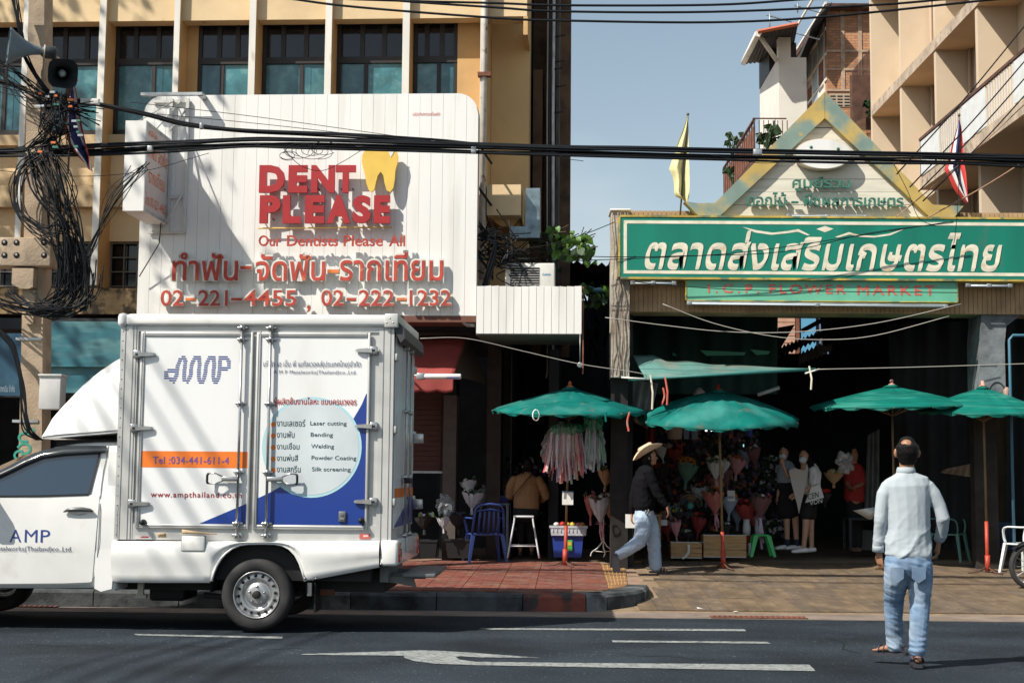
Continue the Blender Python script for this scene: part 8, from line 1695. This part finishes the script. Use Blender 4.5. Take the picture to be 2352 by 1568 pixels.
bouquet(q(1130), w_(1100), w_(1250), .09, 21.25, Pb, ['purple', 'white'], 6, 'small dark posy in the larger wooden crate', fs=.035)
z3x = lambda x: 918.75+x*.35146
z3y = lambda y: 826.9+y*.35146
bouquet(z3x(1395), z3y(850), z3y(1140), .17, 20.6, Pk, ['cream', 'pink'], 6, 'kraft paper bouquet with pink bow beside the hatted man', lean=2, ribbon=RbP, fs=.04)
bouquet(z3x(1300), z3y(870), z3y(1120), .14, 20.5, Pw, ['white', 'pink'], 5, 'white paper bouquet with pink bow on the wire rack', lean=5, ribbon=RbP, fs=.04)
bouquet(z3x(1360), z3y(690), z3y(860), .14, 20.8, Pk, 'cream', 4, 'upper kraft paper bouquet above the wire rack', lean=-8, fs=.04)
bouquet(z3x(1245), z3y(850), z3y(1080), .09, 20.7, Ps, 'pink', 5, 'slim salmon pink bouquet left of the wire rack', fs=.035)
bouquet(z3x(1440), z3y(1000), z3y(1150), .10, 20.8, Pk, 'pink', 3, 'small kraft bundle leaning on the wooden table leg', ribbon=RbP, fs=.03)
bouquet(z3x(440), z3y(770), z3y(900), .12, 21.4, Pw, 'white', 2, 'pale paper wrap behind the blue plastic chair, upper one', fs=.03, lean=8)
bouquet(z3x(478), z3y(845), z3y(1010), .15, 21.2, Pw, 'white', 3, 'wide pale paper wrap just above the blue plastic chair', fs=.03, lean=-4)
bouquet(z3x(280), z3y(1010), z3y(1130), .09, 20.9, Pw, 'white', 3, 'crisp white paper cone in the black bucket near the truck', fs=.03, lean=2)
bouquet(z3x(385), z3y(990), z3y(1140), .16, 21.2, Pb, 'purple', 16, 'dark purple statice bunch in the right black bucket', fs=.03)
bouquet(z3x(160), z3y(1000), z3y(1140), .15, 21.2, Pb, 'purple', 14, 'dark purple statice bunch in the left black bucket', fs=.03)
random.seed(77)
# a back wall of dim stacked blooms, too dark and too many to count
m = MB()
for k in range(1500):
    x = lerp(1500, 1745, random.random()); y = lerp(990, 1240, random.random()); p = atY(x, y, 22.4+wob(.25)); s_ = .02+random.random()*.03; d = Vector((wob(), -1, wob())).normalized(); e = d.orthogonal().normalized()*s_; f_ = d.cross(e); m.quad(p-e, p-f_, p+e, p+f_, random.choice([0, 0, 0, 1, 1, 2, 3, 4]))
for k in range(500):
    x = lerp(1745, 1800, random.random()) if k % 2 else lerp(1130, 1250, random.random()); y = lerp(1050, 1230, random.random()); p = atY(x, y, 22.6+wob(.25)); s_ = .02+random.random()*.04; d = Vector((wob(), -1, wob())).normalized(); e = d.orthogonal().normalized()*s_; f_ = d.cross(e); m.quad(p-e, p-f_, p+e, p+f_, random.choice([0, 0, 1, 5]))
m.build('flower_mass', [M_leafd, FM['purple'], FM['rust'], Pd, Pb, Pw], label='dim mass of cut flowers and wrapping stacked at the back of the stall', cat='flowers', kind='stuff', recalc=False)
for k, (x, y, hh, w0, Y_, pp, kd) in enumerate([(lerp(1515, 1740, (i*.618) % 1), lerp(1020, 1190, (i*.377) % 1), 44+18*((i*.71) % 1), .10+.05*((i*.53) % 1), 22.0+.25*((i*.29) % 1), (Pw, Pk, Pd, Ps, Pt, Pp)[i % 6], (['white', 'cream'], ['rust', 'orange'], 'red', 'pink', 'white', ['yellow', 'white'])[(i*5) % 6]) for i in range(22)]):
    bouquet(x, y, y+hh, w0, Y_, pp, kd, 5, 'paper-wrapped bouquet in the dim crowded rows at the back of the stall', lean=wob(10), fs=.04, group='bouquets in the dim back rows')
for k in range(9): x = 1765+26*k*.9; bouquet(x+150 if k > 4 else x-660+k*8, 1115+wob(30), 1175+wob(20), .12, 22.4, (Pw, Pk, Pp)[k % 3], ['white', 'pink', 'yellow'], 6, 'bouquet in the shade %s' % ('behind the stall table left of the balding man' if k > 4 else 'on the dark floor near the blue chair'), fs=.04, group='bouquets in the shade %s' % ('right' if k > 4 else 'left'))
# ---------------------------------------------------------------- crates, stools, chairs and the rest
def wood_crate(x0, x1, y0, y1, Y, label):
    a, b = atY(x0, y1, Y), atY(x1, y0, Y); r0 = root('wooden_crate', ((a.x+b.x)/2, Y, a.z), label=label, cat='crate'); z0, z1 = a.z, b.z; n = 3; d = .32
    for k in range(n):
        za, zc_ = lerp(z0, z1, k/n)+.004, lerp(z0, z1, (k+1)/n)-.002
        for (p, q_, r_, s_) in ((a.x, b.x, Y, Y+.014), (a.x, b.x, Y+d, Y+d+.014), (a.x, a.x+.014, Y+.015, Y+d-.001), (b.x-.014, b.x, Y+.015, Y+d-.001)): m = MB(); m.box(p, q_, r_, s_, za, zc_); m.build('plank', M_wood, r0)
    for zz in (z1+.001, ): m = MB(); m.box(a.x-.006, b.x+.006, Y-.006, Y+.012, zz, zz+.012); m.build('trim', mat('trim_silver', (.55, .55, .55), .4), r0)
    m = MB(); m.box(a.x+.002, b.x-.002, Y-.006, Y-.001, z0, z0+.012); m.build('trim', MATS['trim_silver'], r0)
    m = MB(); m.box(a.x+.015, b.x-.015, Y+.015, Y+d-.001, z0, z0+.02); m.build('bottom', M_woodd, r0)
wood_crate(1541, 1612, 1246, 1281, 21.05, 'smaller light wooden crate with a white ribbon behind the walking man')
wood_crate(1616, 1714, 1230, 1279, 21.1, 'larger light wooden crate behind the second umbrella pole')
m = MB(); a = atY(1582, 1250, 21.02); P = [a, a+Vector((.0, -.01, -.06)), a+Vector((-.01, -.015, -.12)), a+Vector((-.05, -.02, -.17)), a+Vector((-.10, -.02, -.20))]; m.tube(spline(P, 4), .018, 4, flat=.25); m.build('ribbon', M_lwhite, label='white ribbon trailing down the front of the smaller wooden crate', cat='ribbon')
m = MB(); a = atY(1606, 1245, 21.03); m.tube(spline([a, a+Vector((.07, -.01, .0)), a+Vector((.10, -.01, -.10))], 4), .018, 4, flat=.25); m.build('ribbon', M_lwhite, label='white ribbon end over the right corner of the smaller crate', cat='ribbon')
# pedestal fan
fc_ = atY(1585, 1161, 21.6); fn_ = root('pedestal_fan', (fc_.x, fc_.y, .156), label='black pedestal fan with a teal hub among the bouquets', cat='fan')
m = MB(); m.lathe([(.055, -.03), (.05, -.05), (.03, -.055), (.0001, -.055)], fc_, 20, 'Y'); m.build('hub', mat('hub_teal', (.02, .25, .22), .4), fn_)
for k in range(3): a = k*2.094; m = MB(); m.sheet(lambda u, v: tuple(fc_+Vector((lerp(.04, .17, v)*math.cos(a+u*.9), -.01-.03*u, lerp(.04, .17, v)*math.sin(a+u*.9)))), 5, 3); m.build('blade', mat('blade_dark', (.03, .04, .045), .4), fn_)
for rr_ in (.09, .15, .2): m = MB(); m.tube([fc_+Vector((rr_*math.cos(t*.3307), -.05*(1.3-rr_*4*.8), rr_*math.sin(t*.3307))) for t in range(20)], .004, 4, caps=False); m.build('guard_ring', M_black, fn_)
for k in range(16): a = k*.3927; m = MB(); m.tube([fc_+Vector((.05*math.cos(a), -.055, .05*math.sin(a))), fc_+Vector((.2*math.cos(a), -.02, .2*math.sin(a)))], .002, 4); m.build('guard_wire', M_black, fn_)
m = MB(); m.tube([fc_+Vector((0, .05, 0)), (fc_.x, fc_.y+.05, .17)], .014, 8); m.lathe([(.16, 0), (.15, .02), (.02, .04)], (fc_.x, fc_.y+.05, .157), 20); m.tube([fc_+Vector((0, 0, 0)), fc_+Vector((0, .12, 0))], .04, 10); m.build('stand', M_black, fn_)
def stool(px, ptop, pbot, Y, wtop, wbot, mm, label, plastic=False):
    T, B_ = atY(px, ptop, Y), atY(px, pbot, Y); r0 = root('plastic_stool' if plastic else 'metal_stool', B_, label=label, cat='stool')
    m = MB(); m.rbox(T.x-wtop/2, T.x+wtop/2, Y-wtop/2, Y+wtop/2, T.z-.03, T.z, .012); m.build('seat', mm, r0)
    for sx in (-1, 1):
        for sy in (-1, 1):
            m = MB(); a, b = Vector((T.x+sx*wtop*.42, Y+sy*wtop*.42, T.z-.02)), Vector((T.x+sx*wbot/2, Y+sy*wbot/2, B_.z))
            if plastic: m.loft([[a+Vector((x*.035, y*.035, 0)) for x, y in ((-1, -1), (1, -1), (1, 1), (-1, 1))], [b+Vector((x*.02, y*.02, 0)) for x, y in ((-1, -1), (1, -1), (1, 1), (-1, 1))]], sm=False)
            else: m.tube(spline([Vector((T.x+sx*wtop*.1, a.y, T.z-.015)), a+Vector((0, 0, 0)), a.lerp(b, .15), b], 4), .013, 8)
            m.build('leg', mm, r0)
    if not plastic:
        for sx, sy, ex_, ey in ((-1, -1, 1, -1), (1, -1, 1, 1), (1, 1, -1, 1), (-1, 1, -1, -1)): f_ = .72; r_ = lerp(wtop*.42, wbot/2, f_); zz = lerp(T.z, B_.z, f_); m = MB(); m.tube([(T.x+sx*r_, Y+sy*r_, zz), (T.x+ex_*r_, Y+ey*r_, zz)], .008, 6); m.build('rung', mm, r0)
stool(1203, 1183, 1279, 20.95, .30, .46, mat('stool_white', (.60, .62, .66), .4), 'white metal stool under the seated person in the tan sweater')
stool(1748, 1226, 1277, 21.2, .22, .34, mat('stool_green', (.04, .42, .10), .4, spec=.6), 'bright green plastic stool holding the plum bouquet', True)
stool(2130, 1205, 1262, 22.6, .24, .34, mat('chair_green', (.12, .28, .24), .5), 'dull green plastic stool in the shade behind the balding man', True)
def plastic_chair(c, rz, mm, label, slats=True, lattice=False):
    r0 = root('plastic_chair', c, rz=rz, label=label, cat='chair'); f = lframe(r0); H, w, sh_ = .82, .23, .42
    m = MB(); m.sheet(lambda u, v: (lerp(-w, w, u), lerp(-.2, .22, v), sh_-.02*math.sin(u*3.14)*math.sin(v*3.14)), 8, 8, thick=(0, 0, -.02)); m.build('seat', mm, r0, f)
    for sx in (-1, 1):
        for sy in (-1, 1): m = MB(); a = Vector((sx*w*.92, sy*.19, sh_)); b = Vector((sx*(w+.05), sy*.25, 0)); m.loft([[a+Vector((x*.03, y*.022, 0)) for x, y in ((-1, -1), (1, -1), (1, 1), (-1, 1))], [b+Vector((x*.018, y*.016, 0)) for x, y in ((-1, -1), (1, -1), (1, 1), (-1, 1))]], sm=False); m.build('leg', mm, r0, f)
    bk_ = lambda u, v: (lerp(-w, w, u)*(1-.10*v), .21+.10*v+.03*math.cos((u-.5)*3.14)*1.0, lerp(sh_, H, v)+.03*math.sin(u*3.14)*v)
    m = MB(); m.tube([bk_(0, 0), bk_(0, .5), bk_(.02, .9), bk_(.15, 1), bk_(.5, 1), bk_(.85, 1), bk_(.98, .9), bk_(1, .5), bk_(1, 0)], .018, 8); m.tube([bk_(0.05, .8), bk_(.5, .83), bk_(.95, .8)], .03, 6, flat=.4); m.build('back_frame', mm, r0, f)
    if not lattice:
        for k in range(5): u = .18+k*.16; m = MB(); m.tube([bk_(u, 0), bk_(u, .45), bk_(u, .85)], .018, 6, flat=.4); m.build('back_slat', mm, r0, f)
    else:
        m = MB(); m.sheet(lambda u, v: bk_(.04+.92*u, v*.97), 12, 8, thick=(0, .008, 0)); m.build('back_panel', mm, r0, f)
        for k in range(-4, 9):
            for s_ in (1, -1): P_ = [bk_(min(1, max(0, k/8+t*.5 if s_ > 0 else 1-(k/8+t*.5))), t*.95) for t in (0, .25, .5, .75, 1) if 0 <= k/8+t*.5 <= 1]; (len(P_) > 1) and (lambda mmm: (mmm.tube([Vector(p)+Vector((0, -.004, 0)) for p in P_]+[], .005, 4), mmm.tube([Vector(p)+Vector((0, .012, 0)) for p in P_], .005, 4), mmm.build('lattice_rib', mm, r0, f)))(MB())
    for sx in (-1, 1): m = MB(); m.tube(spline([bk_(0 if sx < 0 else 1, .55), (sx*(w+.03), .05, sh_+.22), (sx*(w+.04), -.16, sh_+.21), (sx*(w+.01), -.2, sh_+.1), (sx*w*.95, -.19, sh_)], 4), .022, 8, flat=.6); m.build('armrest', mm, r0, f)
    return r0
c = atZ(1118, 1281, .13); plastic_chair((c.x, 20.95, .13), R(180+14), mat('chair_blue', (.035, .07, .26), .4, spec=.6), 'blue slatted plastic chair beside the white metal stool')
c = atY(2350, 1278, 19.9); plastic_chair((c.x+.04, 19.85, rampz(19.85)+.012), R(180+38), mat('chair_white', (.68, .72, .74), .4, spec=.6), 'white plastic chair with lattice back at the right edge', lattice=True)
c = atY(2178, 1250, 21.9); plastic_chair((c.x, 21.9, .156), R(60), MATS['chair_green'], 'pale green plastic chair in deep shade left of the grey pillar')
def tub(x0, x1, y0, y1, Y, mm, label, rim=None, d=.3, taper=.88, name='crate', cat='crate', ribs=0):
    a, b = atY(x0, y1, Y), atY(x1, y0, Y); cx, cy = (a.x+b.x)/2, Y+d/2; hw = (b.x-a.x)/2; r0 = root(name, (cx, cy, a.z), label=label, cat=cat); rect = lambda k, z: [(cx-hw*k, cy-d/2*k, z), (cx+hw*k, cy-d/2*k, z), (cx+hw*k, cy+d/2*k, z), (cx-hw*k, cy+d/2*k, z)]
    m = MB(); m.loft([rect(taper, a.z), rect(1, b.z), rect(.95, b.z), rect(taper*.95, a.z+.02)], sm=False); m.build('body', mm, r0)
    m = MB(); m.loft([rect(1.03, b.z-.03), rect(1.05, b.z-.028), rect(1.05, b.z+.004), rect(.97, b.z+.004)], caps=False, sm=False); m.build('rim', rim or mm, r0)
    for k in range(ribs):
        t = (k+.5)/ribs; m = MB(); xa_ = lerp(cx-hw*.97, cx+hw*.97, t); m.box(xa_-.006, xa_+.006, cy-d/2-.006, cy-d/2+.01, a.z+.05, b.z-.04); m.build('rib', rim or mm, r0)
    return r0
tub(1268, 1340, 1228, 1279, 20.95, mat('crate_blue', (.02, .05, .28), .4), 'blue plastic crate under a white basket behind the first umbrella pole')
tub(1264, 1348, 1208, 1229, 20.9, mat('basket_white', (.50, .53, .58), .5, var=.2, vs=20), 'white plastic basket stacked on the blue crate', taper=.95, ribs=9, name='basket', cat='basket')
p = atY(1308, 1252, 20.93); m = MB(); m.box(p.x-.04, p.x+.04, 20.935, 20.94, p.z-.08, p.z+.08); m.box(p.x-.03, p.x+.03, 20.93, 20.9345, p.z, p.z+.05, 1); m.build('packet', [mat('label_green', (.10, .42, .08), .5), FM['yellow']], label='green packet label on the front of the blue crate', cat='label')
random.seed(8)
for k, (x, c) in enumerate(((1278, 'white'), (1292, 'red'), (1303, 'yellow'), (1316, 'yellow'), (1328, 'pink'), (1337, 'orange'))):
    p = atY(x, 1204, 21.0); m = MB(); m.ball(p, .045, 8, 6, sc=(1, 1, .7+.3*random.random())); m.build('packet', FM[c], label='small %s packet lying in the white basket, %s' % (c, ('at the left end', 'second', 'left of centre', 'right of centre', 'second to last', 'at the right end')[k]), cat='packet', group='packets in the white basket')
tub(962, 1004, 1260-20, 1281, 21.0, M_black, 'black flower bucket nearest the truck', name='bucket', cat='bucket', taper=.8); tub(1022, 1082, 1238, 1281, 21.05, M_black, 'black flower bucket left of the blue chair', name='bucket', cat='bucket', taper=.8)
tub(2292, 2332, 1200, 1262, 21.3, mat('basket_navy', (.018, .045, .10), .6), 'dark blue lattice basket beside the white plastic chair', name='basket', cat='basket', ribs=7, taper=.8)
tub(1955, 2004, 1218, 1262, 22.6, mat('crate_metal', (.10, .11, .10), .5), 'grey lattice crate left of the balding man', ribs=8, taper=.96)
bag(1022, 1160, .13, .16, 20.9, mat('bag_frosted', (.30, .35, .38), .35, alpha=.4), 'frosted plastic bag of flowers on the black buckets', 3, .05)
bag(1940, 1063, .12, .16, 21.0, mat('bag_shiny', (.36, .36, .37), .15, spec=1, alpha=.7), 'crumpled shiny plastic bag catching the sun in front of the red shirt', 6, .07)
bag(2058-72+0, 1170, .0, .0, 22, M_white, 'x') if False else None
bouquet(1915, 1080, 1120, .14, 21.7, Pk, ['orange', 'yellow', 'cream'], 12, 'orange and yellow posy left of the shiny plastic bag', fs=.05); bouquet(1895, 1125, 1165, .10, 21.6, Pb, 'red', 8, 'small red posy just right of the tote bag', fs=.05)
m = MB(); A_, B_, C_ = atY(1958, 1172, 21.2), atY(2008, 1164, 21.2), atY(1995, 1192, 21.2); m.loft([[A_, A_+Vector((.01, .02, 0)), A_+Vector((.01, -.02, .0))], [B_, (B_+C_)/2+Vector((0, .08, 0)), C_], [B_+Vector((.05, 0, 0)), (B_+C_)/2+Vector((.05, .06, 0)), C_+Vector((.05, 0, 0))]]); m.build('paper_cone', M_white, label='white paper cone lying on the stall left of the balding man', cat='paper')
def table(x0, x1, ytop, ybot, Y, d, mm, label):
    a, b = atY(x0, ybot, Y), atY(x1, ytop, Y); r0 = root('stall_table', ((a.x+b.x)/2, Y+d/2, a.z), label=label, cat='table'); m = MB(); m.box(a.x, b.x, Y, Y+d, b.z-.03, b.z); m.build('table_top', mm, r0)
    for x in (a.x+.03, b.x-.03):
        for y in (Y+.03, Y+d-.03): m = MB(); m.box(x-.02, x+.02, y-.02, y+.02, a.z, b.z-.031); m.build('leg', mm, r0)
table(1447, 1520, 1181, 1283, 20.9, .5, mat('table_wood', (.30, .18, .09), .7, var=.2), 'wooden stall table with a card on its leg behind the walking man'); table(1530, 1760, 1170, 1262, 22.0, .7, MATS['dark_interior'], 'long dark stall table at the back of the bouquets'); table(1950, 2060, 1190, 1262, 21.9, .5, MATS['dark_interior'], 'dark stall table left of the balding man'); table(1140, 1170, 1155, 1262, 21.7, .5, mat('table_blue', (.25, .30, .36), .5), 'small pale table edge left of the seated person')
tub(1140, 1168, 1138, 1153, 21.7, MATS['crate_blue'], 'small blue box on the table left of the seated person', name='box', cat='box')
# wire rack
rk = root('wire_rack', atY(1387, 1280, 20.6), label='white wire display rack with curled feet under the white bouquet', cat='rack'); m = MB(); P_ = lambda x, y, dy=0: atY(z3x(x), z3y(y), 20.6+dy)
for s_ in ((1245, 1280), (1330, 1285), (1405, 1255)): m.tube(spline([P_(1330, 1120), P_(1330, 1170), P_(lerp(1330, s_[0], .45), 1225), P_(s_[0]+10, s_[1]-28), P_(s_[0], s_[1])], 4), .009, 6)
m.build('feet', M_lwhite, rk); m = MB(); m.tube([P_(1330, 1175), P_(1330, 900)], .010, 6); m.build('post', M_lwhite, rk); m = MB(); m.tube([P_(1262, 1245), P_(1330, 1252, .1), P_(1400, 1240)], .006, 5); m.build('brace', M_lwhite, rk)
# bits under the roof: bucket, sheets, bags, lamps
def simple(name, x0, x1, y0, y1, Y, mm, label, cat, d=.02, rb=None):
    a, b = atY(x0, y1, Y), atY(x1, y0, Y); m = MB(); (m.rbox(a.x, b.x, Y, Y+d, a.z, b.z, rb) if rb else m.box(a.x, b.x, Y, Y+d, a.z, b.z)); return m.build(name, mm, label=label, cat=cat)
hb = atY(1549, 993, 21.6); m = MB(); m.lathe([(.10, -.1), (.12, .1), (.125, .1), (.125, .085), (.11, -.09)], hb, 20); m.tube(spline([hb+Vector((-.12, 0, .09)), hb+Vector((0, 0, .25)), hb+Vector((.12, 0, .09))], 4), .006, 5); m.build('bucket', mat('bucket_pale', (.42, .37, .33), .6), label='pale bucket hanging under the second umbrella', cat='bucket')
simple('paper_sheet', 1571, 1583, 985, 1008, 21.7, Pt, 'pale blue sheet hanging left of its twin under the umbrella', 'paper'); simple('paper_sheet', 1589, 1603, 985, 1009, 21.7, Pt, 'grey-blue sheet hanging right of its twin under the umbrella', 'paper'); simple('plastic_bag', 1718, 1728, 978, 1003, 21.7, MATS['crate_blue'], 'blue bag hanging under the right of the second umbrella', 'bag', rb=.01)
simple('paper_sheet', 1516, 1533, 1193, 1206, 21.0, Pw, 'small white card beside the walking man back hand', 'card'); simple('paper_sheet', 1671, 1688, 1126, 1150, 21.3, Pw, 'white card standing right of the second umbrella pole', 'card')
hg = atY(1524, 912, 21.5); hang(1523, 890, 930, 19.6, M_pinkred, 'pink ribbon hanging below the teal awning')
tl_ = simple('fluorescent_lamp', 1633, 1645, 987, 990, 24, mat('lamp_lit', (.9, .95, 1), .3, emit=(.85, .95, 1), es=3), 'short lit tube lamp deep inside the market, longer piece', 'lamp'); simple('fluorescent_lamp', 1620, 1624, 987, 990, 24, MATS['lamp_lit'], 'tiny lit lamp spot left of the longer lit tube', 'lamp'); simple('fluorescent_lamp', 1707, 1709, 1010, 1028, 24, mat('lamp_teal_lit', (.5, .8, .85), .3, emit=(.3, .65, .75), es=1), 'thin vertical teal light deep inside the market', 'lamp')
m = MB(); c = atY(1728, 974-62, 22); m.tube([atY(1740, 975-68, 22), atY(1790, 890, 22)], .03, 5); m.build('fluorescent_lamp', MATS['tube_pale'], label='unlit slanting tube lamp behind the teal awning', cat='lamp')
m = MB(); c = atY(1606, 902, 22); m.lathe([(.03, .08), (.10, .0), (.10, -.05), (.08, -.08)], c, 16); m.build('pendant_lamp', MATS['bucket_pale'], label='pale pendant lamp shade just above the second umbrella', cat='lamp')
# drapes and plastic round the posts
px_sheet(Frame(0, 20.3, 0), (1450, 870), (1512, 880), (1440, 960), (1488, 985), 0, 0, 20, 10, .05, 11).build('plastic_sheet', mat('sheet_dirty', (.20, .19, .18), .5, var=.4, vs=4), label='dirty grey plastic sheet hanging left of the teal awning corner', cat='sheet', frame=Frame(0, 20.3, 0))
px_sheet(Frame(0, 20.9, 0), (1400, 830), (1450, 860), (1395, 1270), (1452, 1270), 0, 0, 20, 10, .06, 9).build('plastic_sheet', mat('sheet_black', (.012, .013, .015), .5, var=.4, vs=4), label='black plastic sheet wrapped below the pale gate post', cat='sheet', frame=Frame(0, 20.9, 0))
px_sheet(Frame(0, 20.9, 0), (1484, 985), (1506, 985), (1478, 1120), (1500, 1130), 0, 0, 14, 6, .04, 9).build('red_cloth', mat('cloth_dark_red', (.14, .015, .012), .8), label='dark red cloth hanging behind the hatted man', cat='cloth', frame=Frame(0, 20.9, 0))
FR = Frame(0, 20.75, 0)
px_sheet(FR, (2170, 1085-8), (2252, 1060), (2160, 1085), (2250, 1098), .3, 0, 40, 6, .05, 34).build('plastic_sheet', mat('sheet_pale', (.42, .40, .37), .4, var=.35, vs=7), label='pleated pale plastic sheet hanging by the red umbrella pole', cat='sheet', frame=FR)
px_sheet(FR, (2243, 960), (2262, 962), (2247, 1020), (2256, 1010), 0, 0, 6, 6, .02, 9).build('cloth', mat('cloth_pink', (.55, .30, .24), .8, var=.3, vs=10), label='pink and white rag hanging under the rightmost umbrella', cat='cloth', frame=FR)
px_sheet(Frame(0, 22.2, 0), (1992, 1000), (2020, 985), (1985, 1180), (2020, 1190), 0, 0, 10, 6, .04, 9).build('plastic_sheet', mat('sheet_grey', (.10, .11, .115), .5, var=.4, vs=4), label='grey plastic strip hanging left of the balding man head', cat='sheet', frame=Frame(0, 22.2, 0))
# coiled hose and sockets on the pillar
m = MB(); c = atY(2290, 905, 20.0); m.tube([c+Vector((.12*math.cos(t*.3307), 0, .17*math.sin(t*.3307))) for t in range(20)], .012, 5, caps=False); m.tube([c+Vector((.02, -.01, -.2)), c+Vector((.04, -.01, .02))], .018, 6); m.build('hose_coil', MATS['driver_dark'], label='black hose coil hung on the grey pillar above the umbrella', cat='hose')
m = MB(); c = atY(2312, 912, 19.95); m.tube([c-Vector((0, 0, .12)), c+Vector((0, 0, .1)), c+Vector((.01, 0, .14))], [.04, .045, .02], 10); m.build('bottle', mat('bottle_brown', (.35, .22, .18), .5), label='brownish bottle tied beside the hose coil', cat='bottle')
simple('spray_bottle', 1719, 1727, 1246, 1276, 21.15, mat('bottle_pale', (.35, .42, .45), .3), 'pale spray bottle between the larger crate and the green stool', 'bottle', .07, .02)
for x, lb in ((1716, 'white vase with the dark red bouquet'), (1744, 'white vase with the plum bouquet on the green stool')):
    a = atY(x, 1226, 21.4); m = MB(); m.lathe([(.05, 0), (.06, .1), (.045, .2), (.05, .24), (.04, .23)], (a.x, 21.45, a.z-.02), 14); m.build('vase', Pw, label=lb, cat='vase')
# parked motorbike at the right edge
mbk = root('motorbike', (7.62, 18.1, .02), label='parked motorbike of which only the front wheel enters at the right edge', cat='motorbike'); C = atY(2372, 1332, 18.2); RRm = .29; C.z = rampz(18.2)+RRm
m = MB(); m.lathe([(RRm*.82, -.03), (RRm*.92, -.045), (RRm, -.02), (RRm, .02), (RRm*.92, .045), (RRm*.82, .03)], C, 36, 'Y', caps=False); m.build('tyre', M_rubber, mbk); m = MB(); m.lathe([(RRm*.84, -.02), (RRm*.78, -.015), (RRm*.78, .015), (RRm*.84, .02)], C, 36, 'Y', caps=False); m.build('rim', M_steel, mbk)
for k in range(12): a = k*.5236; m = MB(); m.tube([C+Vector((.03*math.cos(a), 0, .03*math.sin(a))), C+Vector((RRm*.8*math.cos(a), 0, RRm*.8*math.sin(a)))], .004, 4); m.build('spoke', M_steel, mbk)
m = MB(); m.tube([C, C+Vector((.25, 0, .55))], .03, 8); m.build('fork', M_steel, mbk); m = MB(); m.tube([C+Vector((.2, 0, .4)), C+Vector((.5, 0, .15)), C+Vector((1.0, 0, .25)), C+Vector((1.25, 0, .5))], [.04, .09, .12, .08], 10); m.tube([C+Vector((.7, 0, .5)), C+Vector((1.4, 0, .55))], [.12, .1], 10, flat=.5); m.build('frame_and_seat', M_black, mbk)
m = MB(); m.tube([C+Vector((.22, -.3, .72)), C+Vector((.26, 0, .66)), C+Vector((.22, .3, .72))], .015, 6); m.build('handlebar', M_steel, mbk); C3 = C+Vector((1.22, 0, 0)); m = MB(); m.lathe([(RRm*.5, -.03), (RRm*.92, -.05), (RRm, -.02), (RRm, .02), (RRm*.92, .05), (RRm*.5, .03)], C3, 30, 'Y'); m.build('tyre', M_rubber, mbk)
m = MB(); m.loft([[C+Vector((RRm*1.12*math.cos(a), y, RRm*1.12*math.sin(a))) for a in (.4, .9, 1.4, 1.9, 2.4)] for y in (-.06, .06)], closed=False, caps=False); m.build('mudguard', M_black, mbk)
m = MB(); a = atY(2325, 1275, 19.6); b = atY(2365, 1240, 19.6); m.tube([a, b], .03, 6); m.build('exhaust_pipe', M_black, mbk)
